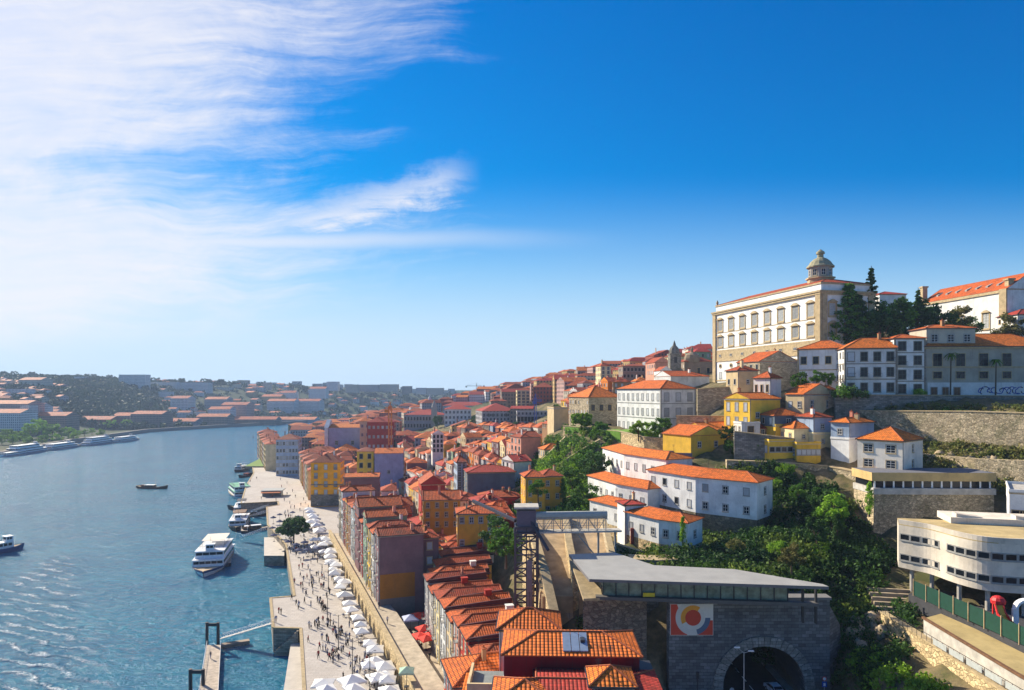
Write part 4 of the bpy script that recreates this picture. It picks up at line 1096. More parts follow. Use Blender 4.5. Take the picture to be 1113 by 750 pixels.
def tour_boat(label, x, y, rz, L=24, B=7, decks=2, hullm=WHITEP, name='tour_boat', awn=None, group='tour boats moored at the quay', cat='boat', roofc=None):
    t = thing(name, label, cat, (x, y, 0), R(rz), group)
    b = MB(); hull(b, L, B, 1.7, .5, 0, 1, band=2); b.build('hull', [hullm, DECK, HULLB if hullm is WHITEP else hullm], t)
    z = 1.5
    for i in range(decks):
        c = MB(); k = .42-.05*i; cabin(c, B/2-.75-.35*i, -L*k, L*(.26-.07*i), z, 2.35, 0, 1, roof=2); c.build('deckhouse', [WHITEP, GLASS, roofc or WHITEP], t); z += 2.47
    u = MB(); xx = B/2-1.2-.3*decks; y0, y1 = -L*.36, L*.10
    rail(u, [(-xx, y1), (-xx, y0), (xx, y0), (xx, y1), (-xx, y1)], z, .95); u.build('railing', IRON, t)
    if awn:
        a = MB(); a.box(-xx+.1, y0+.3, z+2.1, xx-.1, y0+(y1-y0)*.75, z+2.2, 0)
        for sx in (-1, 1):
            for yy in (y0+.4, y0+(y1-y0)*.7): a.beam((sx*(xx-.2), yy, z), (sx*(xx-.2), yy, z+2.1), .07, .07, 1)
        a.build('awning', [awn, IRON], t)
    w_ = MB(); cabin(w_, 1.4, L*.10, L*.10+2.6, z, 2.0, 0, 1, n=2); w_.build('wheelhouse', [WHITEP, GLASS], t)
    mst = MB(); mst.tube((0, L*.12, z+2), (0, L*.12, z+4.6), .06, .03, 5); mst.tube((-.7, L*.12, z+3.6), (.7, L*.12, z+3.6), .03, n=4); mst.build('mast', IRON, t)
    return t
def rabelo(label, x, y, rz, L=18, B=4.2, name='rabelo_boat', group=None, canopy=None, mast=False):
    t = thing(name, label, 'boat', (x, y, 0), R(rz), group)
    b = MB(); hull(b, L, B, .75, 1.5, 0, 1, band=0); b.build('hull', [HULL, DECK], t)
    c = MB(); cabin(c, B/2-.7, -L*.22, L*.08, .6, 1.7, 0, 1, roof=2); c.build('cabin', [canopy or WOOD, GLASS, canopy or WHITEP], t)
    p = MB(); p.box(-.9, -L*.36, .6, .9, -L*.25, 2.3); p.build('stern_platform', WOOD, t)
    o = MB(); o.tube((0, -L*.30, 2.6), (0, -L*.62, -.1), .09, .06, 5); o.build('steering_oar', WOOD, t)
    if mast: q = MB(); q.tube((0, L*.1, .5), (0, L*.1, 8.5), .1, .05, 6); q.build('mast', WOOD, t)
    for i in range(4):
        s = MB(); yy = L*(.12+.05*i); s.box(-B*.33, yy-.18, .7, B*.33, yy+.18, .95); s.build('bench', DECK, t)
    return t
def at0(px, py): x, y, _ = G(px, py, 0.0); return x, y
x, y = at0(166, 531); rabelo('dark wooden river boat with small cabin sailing in mid river', x, y, -97, L=21, B=4.5, mast=True)
person(x-7, y-.4, .6, 4, 'at the stern of the mid river boat', 1.0)['group'] = 'boat crew'
x, y = at0(5, 601); tour_boat('dark hulled open boat leaving the left edge with a spreading wake', x-2, y, -30, L=17, B=4.6, decks=1, hullm=HULLB, awn=WHITEP)
x, y = at0(226, 617); tour_boat('large white double deck cruiser moored alone at the near pontoon', x, y+4, -166, L=36, B=11.5, decks=2, awn=plain('awning_cream', (.7, .6, .5), .8))
x, y = at0(258, 573); tour_boat('brown roofed tour boat with open top deck behind the big cruiser', x, y+2, -164, L=27, B=8.5, decks=1, hullm=HULL, awn=WOOD)
x, y = at0(257, 560); tour_boat('dark tour boat moored behind the brown roofed one', x, y+6, -162, L=24, B=7.5, decks=1, hullm=HULLR, awn=HULL)
x, y = at0(257, 541); tour_boat('sleek white ferry with green upper deck beside the pier', x, y+6, -150, L=38, B=11, decks=2, roofc=plain('deck_green', (.12, .35, .22), .7))
x, y = at0(262, 512); tour_boat('dark sailing barge with blue box cabin beyond the pier', x, y, 175, L=20, B=7, decks=1, hullm=HULL, awn=HULLB)
x, y = at0(268, 518); rabelo('brown launch with orange canopy behind the ferry', x, y, 165, L=18, B=5, canopy=HULLR, mast=True)
x, y = at0(271, 510); rabelo('small grey launch next to the sailing barge', x, y+6, 150, L=14, B=4, canopy=WHITEP, mast=True)
x, y = at0(264, 553); rabelo('low maroon launch moored against the pier wall', x+5, y-2, 95, L=24, B=5, canopy=HULLR)
x, y = at0(275, 552); rabelo('blue and maroon launch tied along the pier wall', x+10, y, 92, L=26, B=5, canopy=HULLB)
x, y = at0(268, 577); rabelo('little dark launch tied at the gangway foot', x, y, 20, L=9, B=3)
x, y = at0(283, 575); rabelo('dark wooden boat drawn up by the quay steps', x, y-2, -60, L=14, B=3.6)
x, y = at0(278, 561); rabelo('small open boat under the second gangway', x, y, -70, L=10, B=3)
# cruise ships along the far bank
for i, (px, py, L, rz, dk, lb) in enumerate([(24, 493, 74, 66, 3, 'long white river cruiser at the far bank, nearest the left edge of its line'), (62, 488, 66, 64, 2, 'pale low river cruiser second along the far bank'), (104, 483, 76, 62, 3, 'white hotel ship moored on the far bank below the green trees'),
                                        (133, 480, 58, 62, 2, 'white hotel ship farthest along the far bank line'), (6, 496, 40, 66, 1, 'small dark passenger boat at the left end of the cruiser line')]):
    x, y = at0(px, py); tour_boat(lb, x+2, y+8, 2, L=L, B=11, decks=dk, group='river cruisers along the far bank', name='river_cruiser')
# buoy marker in the river
bu = MB(); bu.lathe([(.9, -.2), (1.0, .5), (.35, 1.2), (.2, 3.4), (.25, 3.6)], 10); x, y = at0(275, 476); tag(bu.build('buoy', HULL, None, (x, y, 0)), 'small dark buoy standing in the far river', 'buoy')

# pontoons and gangways
def pontoon(label, pts, z=1.2):
    t = thing('pontoon', label, 'pontoon')
    b = MB(); b.prism(pts, -.5, z, 1, 0); b.build('deck', [plain('pontoon_planks', (.46, .38, .3), .9, var=.3, scale=1.2), IRON], t); c = MB()
    n = len(pts); rail(c, pts[:2], z, 1.0); rail(c, pts[2:4], z, 1.0); c.build('railing', WHITEP, t)
    return t
def portal(label, x, y, h=7, w=3.4, rz=0):
    t = thing('mooring_frame', label, 'mooring frame', (x, y, 0), rz)
    for s in (-1, 1):
        b = MB(); b.tube((s*w/2, 0, -2), (s*w/2, 0, h), .38, n=8); b.build('pile', IRON, t)
    b = MB(); b.box(-w/2, -.25, h-.9, w/2, .25, h-.2); b.build('crossbar', IRON, t)
g1 = lambda px, py, z=1.2: (lambda q: (q[0], q[1]))(G(px, py, z))
pontoon('slatted floating pontoon with white rails in the near water', [g1(216, 756), g1(225, 701), g1(240, 701), g1(237, 756)])
x, y = at0(229, 705); portal('black mooring frame at the head of the slatted pontoon', x, y+1.0, 6.0, 2.7)
x, y = at0(219, 752); portal('black mooring frame at the bottom end of the slatted pontoon', x-1.2, y+.5, 4.5, 2.6)
x, y, _ = G(229, 716, 1.2); person(x, y, 1.2, 5, 'alone on the slatted pontoon')
b = MB(); fl = thing('floating_arm', 'long low float lying beside the slatted pontoon', 'float'); a = G(240, 702, .7); e = G(271, 697, .7); b.beam(a, e, 1.5, .8, 0); b.build('float', plain('float_wood', (.32, .24, .18), .8), fl)
def gangway(label, p0, p1, w=1.6):
    t = thing('gangway', label, 'gangway'); b = MB(); b.beam(p0, p1, w, .14, 0); b.build('walkway', plain('gangway_grey', (.5, .46, .42), .7), t)
    a, e = Vector(p0), Vector(p1); d = (e-a).normalized(); s = Vector((-d.y, d.x, 0))*w/2
    for k in (-1, 1):
        r = MB(); r.beam(a+s*k+Vector((0, 0, 1)), e+s*k+Vector((0, 0, 1)), .07, .07); n = 12
        for i in range(n):
            q, q2 = a.lerp(e, i/n)+s*k, a.lerp(e, (i+1)/n)+s*k
            r.beam(q, q+Vector((0, 0, 1)), .05, .05); r.beam(q, q2+Vector((0, 0, 1)), .04, .04)
        r.build('railing', WHITEP, t)
gangway('white railed gangway from the quay platform down to the slatted pontoon', G(297, 677, 6.1), G(240, 694, 1.4))
gangway('gangway from the quay down to the big cruiser pontoon', G(290, 575, 6.1), G(262, 585, 1.4))
gangway('gangway in the inlet behind the big cruiser', G(290, 557, 6.1), G(268, 563, 1.4))
gangway('farthest gangway in the inlet next to the pier', G(290, 551, 6.1), G(270, 558, 1.4))
pontoon('grey float between the big cruiser and its gangway', [g1(242, 612), g1(243, 593), g1(251, 593), g1(251, 612)])
pontoon('small float at the foot of the inlet gangway', [g1(262, 577), g1(264, 562), g1(270, 562), g1(269, 577)])
# pier pavilion
x, y, z = P(284, 538, 367); t = thing('pavilion', 'flat grey roofed kiosk pavilion with orange awning on the pier', 'kiosk', G(285, 540, 6), R(8))
b = MB(); b.box(0, 0, 0, 9.5, 6, 2.9, 0); b.build('wall', [plain('kiosk_glass_wall', (.10, .11, .13), .4)], t)
b = MB(); b.box(-.6, -.6, 2.9, 10.4, 9, 3.3, 0); b.build('roof', [plain('kiosk_roof', (.34, .35, .34), .8)], t)
b = MB(); b.hexa([(-.3, -2.6, 2.2), (9.6, -2.6, 2.2), (9.6, -.6, 2.7), (-.3, -.6, 2.7)], [(-.3, -2.6, 2.3), (9.6, -2.6, 2.3), (9.6, -.6, 2.85), (-.3, -.6, 2.85)]); b.build('awning', [plain('awning_orange', (.5, .16, .06), .9)], t)
# riverside lawn terrace
b = MB(); pl = [(-196, 500), (-206, 560), (-212, 600), (-198, 600), (-180, 540), (-176, 500)]; b.prism(pl, 5, 6.9, 1, 0); struct(b.build('lawn', [plain('lawn_green', (.13, .22, .03), .9), QUAYW]))
ptree('round dark umbrella pine on the quay terrace', 319, 592, 250, 561, kind='dense', mat=L_DARK, wide=1.1)
# ------------------------------------------------------------------ bishop's palace
def palace():
    bx, by = 87.6, 296; rz = -76.0; w, d, h, z0 = 68, 21, 30.5, 65.5
    t = thing('palace', 'huge white baroque palace with rows of ornate windows crowning the hill', 'palace', (bx, by, z0), R(rz))
    for q in (.1, .3, .5, .7, .9):
        a = R(rz); c, s = math.cos(a), math.sin(a); u, v = w*q, d/2; occupy(bx+u*c-v*s, by+u*s+v*c, 22)
    b = MB(); b.box(0, 0, -12, w, d, h, 0); b.box(.6, .6, h, w-.6, d-.6, h+2.6, 0)
    b.build('wall', [W['palace']], t)
    g = MB()
    for bx4 in ((-.35, -.55, -8, 1.9, .4, h), (w-2.2, -.55, -8, w+.3, .4, h), (w-.1, .41, -8, w+.5, 2.2, h), (w-.1, d-2.2, -8, w+.5, d+.3, h)):
        q = MB(); q.box(*bx4); q.build('pilaster', [TRIM], t)
    for z in (13.6, 1.0): g.box(-.1, -.22, z-.25, w+.12, 0, z+.25, 0)
    g.box(-.14, -.3, 9.0, w+.3, 0.0, 9.5, 0); g.box(.0, -.16, 9.5, w, -.01, 13.3, 0)
    g.build('pilaster_trim', [TRIM], t)
    for z in (12.95,):
        pass
    k = MB(); k.box(-.9, -1.0, h-.6, w+.95, d+.9, h, 0); k.box(-.6, -.7, h-1.3, w+.65, d+.6, h-.6, 0); k.box(.3, .3, h+2.3, w-.3, d-.3, h+2.8, 0)
    k.build('cornice', [TRIM], t)
    rb = MB(); roof_solid(rb, w-1.6, d-1.6, h+2.8, 'u', (1, 1), math.tan(R(17)), .3, True); rf = rb.build('roof', [RD, W['palace'], RIDGE], t, (.8, .8, 0))
    oc = MB(); oc.lathe([(.75, 0), (.75, .12)], 14); 
    def oval(u, z):
        b = MB(); n = 16
        A = [(1.15*math.cos(6.2832*i/n), -.12, 1.0*math.sin(6.2832*i/n)) for i in range(n)]; B = [(.72*math.cos(6.2832*i/n), -.12, .62*math.sin(6.2832*i/n)) for i in range(n)]
        C = [(q[0], .02, q[2]) for q in A]; D_ = [(q[0], -.03, q[2]) for q in B]
        for i in range(n):
            j = (i+1) % n; b.poly([A[i], A[j], B[j], B[i]], 0); b.poly([C[i], C[j], A[j], A[i]], 0); b.poly([B[i], B[j], D_[j], D_[i]], 0)
        b.poly(D_, 1)
        return b.mesh('oval_window', [TRIM, GLASS])
    om = oval(0, 0)
    for i in range(8):
        u = 5.2+i*(w-10.2)/7
        for z, hh in ((22.2, 4.0), (15.6, 3.4)): put_window(t, u, -.02, z, 0, 'orn', 3.1, hh+.2, TRIM, CURTAIN, True)
        put_window(t, u, -.18, 11.0, 0, 'sash', 1.7, 1.0, TRIM, None, True)
        link('oval_window', om, t, (u, -.01, 7.1))
        put_window(t, u, -.02, 1.9, 0, 'shut', 2.0, 2.5, TRIMG, None, True)
    for i in range(3):
        v = 4.5+i*6
        for z, hh in ((22.2, 4.0), (15.6, 3.4)): put_window(t, w+.02, v, z, math.pi/2, 'orn', 2.3, hh, TRIM, CURTAIN, True)
    # lantern cupola
    c = MB(); cx, cy = 54.5, 10.5; zb = h+3.5
    c.lathe([(4.4, zb-1), (4.4, zb+2.6), (5.0, zb+2.7), (5.0, zb+3.2)], 8, cx, cy, 0); c.build('cupola_base', [TRIM], t)
    zb -= 1.0
    c = MB(); c.lathe([(4.0, zb+4.2), (4.0, zb+7.8)], 8, cx, cy, 0)
    dr = c.build('cupola_drum', [TRIMG], t)
    for i in range(8):
        a = (i+.5)*math.pi/4; r = 4.0*math.cos(math.pi/8)
        put_window(dr, cx+r*math.cos(a), cy+r*math.sin(a), zb+4.8, a+math.pi/2, 'sash', 1.4, 2.2, TRIM, None, False)
    c = MB(); c.lathe([(4.7, zb+7.8), (4.7, zb+8.2), (4.1, zb+8.8), (3.4, zb+9.9), (2.3, zb+10.9), (1.1, zb+11.5), (1.0, zb+12.6), (1.5, zb+12.8), (1.4, zb+13.5), (.7, zb+14.0), (.3, zb+14.4)], 16, cx, cy, 0)
    c.build('cupola_dome', [plain('dome_stone', (.30, .27, .17), .85, var=.3)], t, smooth=False)
    for z in (21.2, 14.6):
        sc = MB(); sc.box(1.5, -.14, z-.12, w-1.6, -.005, z+.12); sc.build('string_course', [TRIM], t)
    f = MB(); f.lathe([(.5, h+2.8), (.35, h+3.6), (.6, h+4.0), (.1, h+5.2)], 6, 1, 1); f.build('finial', [TRIM], t)
palace()
STONEDK = plain('stone_dark_trim', (.24, .21, .17), .85, var=.3)
LMK_ = lambda n, x, y: LMK.append((n, x, y))
# church with long red roof on the right skyline
def church_right():
    t = hb('long white church range with ornate gabled windows under a red roof on the right skyline', 1002, 1095, 399, 290, 330, W['white'], RT, d=18, rz=-82, hips=(0, 0), sides=dict(f=0, l=0, r=0), chim=0, pitch=33, name='church_building', cat='church')
    h = (399-330)/F*290; w = 42
    for u in (9, 21, 33): put_window(t, u, -.02, h*.5, 0, 'orn', 2.6, 5.4, TRIM, None, True)
    g = MB(); g.box(w-2.8, -.5, -7, w+.3, 0, h+.2); g.build('pilaster', TRIM, t); g = MB(); g.box(-.2, -.5, h-1.1, w-2.8, 0, h-.1); g.build('cornice', TRIM, t)
    rf = [c for c in t.children if c.name.startswith('roof')][0]
    for i in range(7):
        d = MB(); u = 5+i*5; d.hexa([(u-.6, 3.0, h+2.0), (u+.6, 3.0, h+2.0), (u+.6, 5.4, h+3.4), (u-.6, 5.4, h+3.4)], [(u-.5, 3.0, h+2.9), (u+.5, 3.0, h+2.9), (u+.5, 5.4, h+4.0), (u-.5, 5.4, h+4.0)]); d.build('dormer', TRIMG, rf)
    b = MB(); x, y, z = P(1097, 318, 250); b.box(-1, -1, -8, 1, 1, 4.5); b.box(-1.4, -1.4, 4.5, 1.4, 1.4, 5.1); tag(b.build('stone_turret', TRIM, None, (x, y, z)), 'square stone turret between church roof and right gable', 'turret')
    b = MB(); x, y, z = P(1004, 322, 291); b.box(-1, -1, -10, 1, 1, 3.5); b.box(-1.3, -1.3, 3.5, 1.3, 1.3, 4.1); tag(b.build('stone_turret', TRIM, None, (x, y, z)), 'square stone turret at left end of the church roof', 'turret')
    hb('white low wing with red hipped roof half hidden by the palace trees', 956, 985, 345, 268, 320, W['white'], RM, d=12, pitch=16, chim=0, sides=dict(f=0))
    hb('small stepped white house with red roof at right end of the skyline', 1106, 1140, 362, 240, 342, W['white'], RM, d=10, chim=0)
church_right()
# noble houses on the upper street
hb('white two storey noble house with hipped orange roof left of the taller one', 867, 921, 425, 206, 380, W['white'], RO, d=11, rz=-34, sides=dict(f=dict(fl=2, cols=4, ww=1.5, wh=2.1, style=['sash', 'sash', 'shut'])), sub=True, trim=TRIM, chim=0, sash=DSASH, bands=1)
hb('white three storey noble house with central balconies and orange roof', 918, 975, 429, 192, 379, W['white'], RO, d=12, rz=-12, hips=(1, 0), sides=dict(f=dict(fl=3, cols=4, ww=1.7, wh=2.4, style=['sash', 'sash', 'sash', 'shut'])), sub=True, bands=2, trim=STONEDK, balc=.25, chim=1, pitch=27, sash=DSASH)
hb('white four storey tower house with small orange roof by the grey mansion', 972, 1006, 430, 190.5, 368, W['white'], RO, d=9, rz=-3, sides=dict(f=dict(fl=4, cols=2, ww=2.0, wh=2.4, style='sash')), sub=True, bands=3, trim=STONEDK, chim=0, pitch=16, balc=.3, sash=DSASH)
mans = hb('grey granite mansion with tall windows and graffiti on its white base', 1006, 1150, 431, 190, 377, GRAN, RO, d=16, rz=-3, sides=dict(f=0, l=dict(fl=0, cols=0)), chim=0, pitch=26, trim=TRIM)
hm = (431-377)/F*190
for i in range(7):
    u = 3.2+i*6.2
    put_window(mans, u, -.02, hm-5.4, 0, 'sash3', 2.4, 3.5, TRIM, DSASH, True); put_window(mans, u, -.02, hm-8.8, 0, 'sash', 2.3, 1.9, TRIM, DSASH, True)
bsm = MB(); bsm.box(.5, -.12, -2, 38, 0, 3.9, 0); bs = bsm.build('white_base', [W['white']], mans)
for i in range(3): put_door(mans, 2.2+i*3.1, -.13, .2, 0, WOOD, 1.6, 2.3)
cn = MB(); cn.box(-.3, -.45, hm-.55, 38, 0, hm-.1); cn.box(-.1, -.22, hm-5.8, 38, 0, hm-5.5); cn.build('cornice', TRIM, mans)
# graffiti: looping blue and black strokes
gf = MB(); gr = random.Random(4)
for i in range(15):
    u = 15+i*1.15; z = 1.7; r = gr.uniform(.5, 1.0); a0 = gr.uniform(0, 6)
    pts = [(u+r*math.cos(a0+k*.55)*(1+.1*k), -.15, z+r*1.05*math.sin(a0+k*.55*gr.uniform(.8, 1.2))) for k in range(8)]
    for p, q in zip(pts, pts[1:]): gf.beam(p, q, .05, .24, gr.choice([0, 0, 1]))
gf.build('graffiti', [plain('graffiti_blue', (.06, .09, .35), .6), plain('graffiti_black', (.02, .02, .03), .6)], bs)
dm = hb('grey attic storey block with three windows on the granite mansion', 1007, 1060, 377, 191.5, 357, GRAN, RO, d=9, rz=-3, base=1, sides=dict(f=dict(fl=1, cols=3, ww=1.7, wh=2.1, style='sash3'), l=0), chim=1, pitch=15, sub=True)
# walls below the upper street
def wall_line(label, pts, z0, z1, m, th=1.2, cop=True, name='retaining_wall'):
    """pts: world points left to right; z1 may be a list of crest heights"""
    t = thing(name, label, 'wall', (pts[0][0], pts[0][1], 0)); o = pts[0]; b = MB(); c = MB()
    zs = z1 if isinstance(z1, (list, tuple)) else [z1]*len(pts); lo = z0 if isinstance(z0, (list, tuple)) else [z0]*len(pts)
    for i in range(len(pts)-1):
        a = Vector((pts[i][0]-o[0], pts[i][1]-o[1], 0)); e = Vector((pts[i+1][0]-o[0], pts[i+1][1]-o[1], 0)); d = (e-a).normalized(); n = Vector((-d.y, d.x, 0))*th
        k = max(1, int((e-a).length/6))
        for j in range(k):
            p, q = a.lerp(e, j/k), a.lerp(e, (j+1)/k); za, zb = zs[i]+(zs[i+1]-zs[i])*j/k, zs[i]+(zs[i+1]-zs[i])*(j+1)/k
            la, lb = lo[i]+(lo[i+1]-lo[i])*j/k, lo[i]+(lo[i+1]-lo[i])*(j+1)/k
            V = lambda w_, z: (w_.x, w_.y, z)
            b.hexa([V(p, la), V(q, lb), V(q+n, lb), V(p+n, la)], [V(p, za), V(q, zb), V(q+n, zb), V(p+n, za)])
        if cop: c.beam((a.x+n.x/2, a.y+n.y/2, zs[i]+.1), (e.x+n.x/2, e.y+n.y/2, zs[i+1]+.1), th+.3, .22)
    b.build('wall', m, t)
    if cop: c.build('coping', TRIM, t)
    return t
xy = lambda px, Y: ((px-CX)/F*Y, Y)
STG = masonry('stone_grey_wall', (.27, .25, .22), 1.0, .42, .5, moss=.25)
wall_line('straight grey stone wall directly below the noble houses', [xy(908, 188), xy(1010, 185), xy(1180, 183)], 50, [60.8, 60.8, 60.4], STG)
wall_line('broad rubble retaining wall with weeds below the grey stone wall', [xy(880, 200), xy(960, 182), xy(1050, 165), xy(1170, 147)], 36, [56.4, 56.6, 57.0, 56.8], OLDWALL, th=3)
wall_line('lower pale rubble wall footing above the rocky slope at right', [xy(1000, 168), xy(1060, 155), xy(1180, 138)], 32, [46.6, 46.6, 47.4], OLDWALL, th=2, cop=False)
# palms in front of the mansion
def palm(label, px, pb, Y, pt):
    x, y, z = P(px, pb, Y); h = (pb-pt)/F*Y; t = thing('palm_tree', label, 'palm tree', (x, y, z)); b = MB()
    b.tube((0, 0, -.5), (.2, 0, h*.85), .22, .14, 7); b.build('trunk', BARK, t); c = MB()
    for i in range(22):
        a = i*2.4; dn = rnd.uniform(-.9, .5); L = 1.9; p = Vector((.2, 0, h*.86))
        for k in range(4):
            q = p+Vector((math.cos(a), math.sin(a), dn-.45*k)).normalized()*L/3.2; n = Vector((-math.sin(a), math.cos(a), .3))*(.26-.05*k)
            c.poly([p-n, q-n*.75, q+n*.75, p+n]); p = q
    c.build('crown', L_MID, t)
palm('slim palm at left in front of the grey mansion', 1033, 431, 187, 377); palm('slim palm at right beside the graffiti', 1082, 431, 187, 385)
# buildings below the palace
hb('stone chapel like house with orange gabled roof under the palace', 826, 867, 425, 222, 393, STONE, RT, d=12, rz=18, axis='v', hips=(0, 0), chim=1, sides=dict(f=0, r=dict(fl=1, cols=2, ww=1.2, wh=2.5, style='dark')))
hb('narrow pale stone house with tiny roof left of the white turret house', 802, 824, 425, 208, 403, W['beige'], RT, d=7, rz=12, sides=dict(f=dict(fl=1, cols=1, ww=.9, wh=1.3)), chim=1)
hc('small white and blue turret house with pointed red roof', 819, 837, 849, 432, 194, 411, W['white'], RT, rz=30, pitch=30, chim=1, sides=dict(l=dict(fl=1, cols=3, ww=.7, wh=2.0, style='dark'), f=0))
hc('yellow house with white shutters and blind orange gable', 787, 815, 848, 466, 187, 434, W['yellow'], RO, rz=26, axis='u', hips=(0, 0), pitch=18, chim=1, sides=dict(l=dict(fl=2, cols=3, ww=1.1, wh=2.2, style='shut'), f=dict(fl=1, cols=2, ww=1.2, wh=1.4, skip=.5)), sub=True)
hc('beige stone house with bright sloping orange roof right of the yellow house', 854, 874, 908, 449, 186, 429, W['beige'], RO, rz=30, axis='v', hips=(0, 0), pitch=22, sides=dict(f=dict(fl=1, cols=2, ww=1.1, wh=2.1), r=dict(fl=1, cols=1, ww=.8, wh=1)), chim=0, sub=True)
hb('plain stone rear wing with low orange roof beside the beige house', 880, 908, 447, 191, 424, STONE, RO, d=8, rz=2, hips=(0, 0), sides=dict(f=dict(fl=2, cols=1, ww=.8, wh=1)), chim=0, pitch=14)
hb('slate blue house with orange hipped roof and yellow base', 842, 872, 463, 182, 452, W['slate'], RO, d=7, rz=12, sides=dict(f=dict(fl=1, cols=1, ww=1.3, wh=1.3)), chim=0, pitch=25, base=.2)
hb('yellow base storey below the slate blue house', 843, 872, 474, 181.8, 463.3, W['yellow'], CONC, d=7.5, rz=12, flat=True, sides=dict(f=0, l=0), chim=0, base=5)
hb('low white house with orange roof left of the slate towers', 863, 884, 482, 176, 466, W['cream'], RO, d=7, rz=10, sides=dict(f=dict(fl=1, cols=1, ww=.8, wh=1.0)), chim=0)
hb('square grey slate tower house with red roof above white walls', 884, 904, 472, 175, 454, W['blue'], RT, d=7, rz=12, pitch=20, sides=dict(f=dict(fl=1, cols=1, ww=.9, wh=1.2), l=0), chim=1, base=.2)
hb('white lower storey beneath the left slate tower', 884, 905, 486, 174.6, 472.4, W['cream'], CONC, d=7.4, rz=12, flat=True, sides=dict(f=dict(fl=1, cols=1, ww=.7, wh=1), l=0), chim=0, base=8)
hc('larger slate clad house with orange roof and one small window', 903, 923, 950, 478, 168, 460, W['blue'], RO, rz=32, pitch=22, sides=dict(l=dict(fl=1, cols=1, ww=1.1, wh=1.3), f=0), chim=2, base=.2)
hc('white lower storey with terrace beneath the larger slate house', 903, 923, 950, 492, 167.6, 478.4, W['bright'], CONC, rz=32, flat=True, sides=dict(f=dict(fl=1, cols=1, ww=1, wh=1.3), r=0), chim=0, base=8)
hc('cream two storey house with orange hipped roof on the terrace edge', 932, 981, 1003, 514, 150, 480, plaster('plaster_rose_white', (.80, .72, .60), amount=.3), RO, rz=40, axis='v', sides=dict(l=dict(fl=2, cols=2, ww=1.9, wh=1.7, style='sash3'), f=dict(fl=2, cols=1, ww=.9, wh=1.6)), sub=True, chim=0, pitch=24, base=4)
hb('low flat ochre building with a long window band on the terrace', 836, 862, 496, 172, 480, W['yellow'], CONC, d=6, rz=8, flat=True, sides=dict(f=dict(fl=1, cols=4, ww=1.2, wh=1.1, style='dark')), chim=0)
hb('low flat ochre building with pale windows right of its orange chimney wall', 866, 892, 499, 171, 483, W['yellow'], CONC, d=6, rz=4, flat=True, sides=dict(f=dict(fl=1, cols=5, ww=1.0, wh=1.2, style='shut')), chim=0)
hb('small white box house with roof railing left of the slate blue house', 806, 826, 472, 184, 461, W['white'], CONC, d=5, rz=6, flat=True, sides=dict(f=dict(fl=1, cols=1, ww=1.6, wh=1.6, style='dark')), chim=0)
hb('low red roofed outbuilding between the white box and slate blue houses', 824, 844, 474, 186, 466, W['brown'], RT, d=6, chim=0)
hb('bright yellow house with two sloping orange roofs and round arch window', 751, 787, 492, 182, 474, W['yellow'], RO, d=12, rz=25, axis='v', hips=(0, 0), pitch=22, sides=dict(f=dict(fl=1, cols=2, ww=1.1, wh=1.5), l=0), chim=0)
hb('yellow upper wing with long orange roof behind the arch window house', 768, 802, 484, 190, 468, W['yellow'], RO, d=10, rz=25, hips=(0, 0), pitch=20, sides=dict(f=0), chim=1)
wall_line('dark stone retaining wall under the slate blue house', [xy(798, 176), xy(835, 174), xy(864, 173)], 38, [51.5, 50.6, 49.8], STG)
wall_line('long weathered wall along the terrace above the ivy cliff', [xy(790, 170), xy(840, 169), xy(900, 166), xy(935, 158)], 34, [44.6, 44.3, 43.6, 43.0], OLDWALL, th=1.5)
wall_line('pale stone wall with arches below the palace corner', [xy(758, 215), xy(780, 214), xy(806, 212)], 48, [62.5, 63, 63.5], STONE)
wall_line('high pale stone terrace wall beside the yellow arch window house', [xy(735, 205), xy(752, 203), xy(790, 200)], 44, [54.5, 54.5, 54.5], STONE)
# big pale house on the garden terrace
bigh = house('large pale grey and white house with wide orange hipped roof on the garden terrace', 49, 225, 47.5, 13.6, 29.5, 15.2, R(0)+20, W['white'], RO, axis='v', pitch=22, chim=0, base=8, sub=True, trim=TRIMG,
             sides=dict(f=dict(fl=3, cols=3, ww=1.7, wh=2.6, style='shut'), l=dict(fl=3, cols=9, ww=1.1, wh=2.1, style='shut')))
b = MB()
for z in (5.2, 10.2): b.box(-.12, -.12, z, 13.72, 0, z+.25); b.box(-.12, 0, z, 0, 29.6, z+.25)
b.box(-.15, -.15, -3, .3, .3, 15.1); b.box(13.2, -.15, -3, 13.75, .3, 15.1); b.build('string_course', TRIMG, bigh)
hb('old stone house with arches and orange roof left of the large pale house', 640, 676, 474, 262, 432, STONE, RO, d=18, rz=20, pitch=26, sides=dict(f=dict(fl=2, cols=4, ww=1.6, wh=2.4, style='dark')), chim=1)
hb('bare beige block building beside the red gable house', 602, 618, 462, 285, 444, W['beige'], CONC, d=12, rz=10, flat=True, sides=dict(f=0, l=0), chim=0)
hb('small deep red house left of the old arched stone house', 632, 643, 458, 270, 444, W['red'], RT, d=8, rz=10, chim=0, sides=dict(f=0, l=0))
wall_line('curved garden wall with railing above the green slope', [xy(612, 262), xy(640, 248), xy(672, 232), xy(700, 212), xy(752, 200)], [38, 40, 40, 38, 40], [48.6, 48.6, 48.2, 47.6, 47.4], GOLDST, th=1.0)
b = MB(); b.prism([xy(614, 260), xy(642, 246), xy(674, 230), (48, 223), (40, 255), (30, 275)], 44, 48.3, 0, 0); struct(b.build('lawn', plain('lawn_bright', (.12, .25, .02), .9, var=.3, scale=.5)))
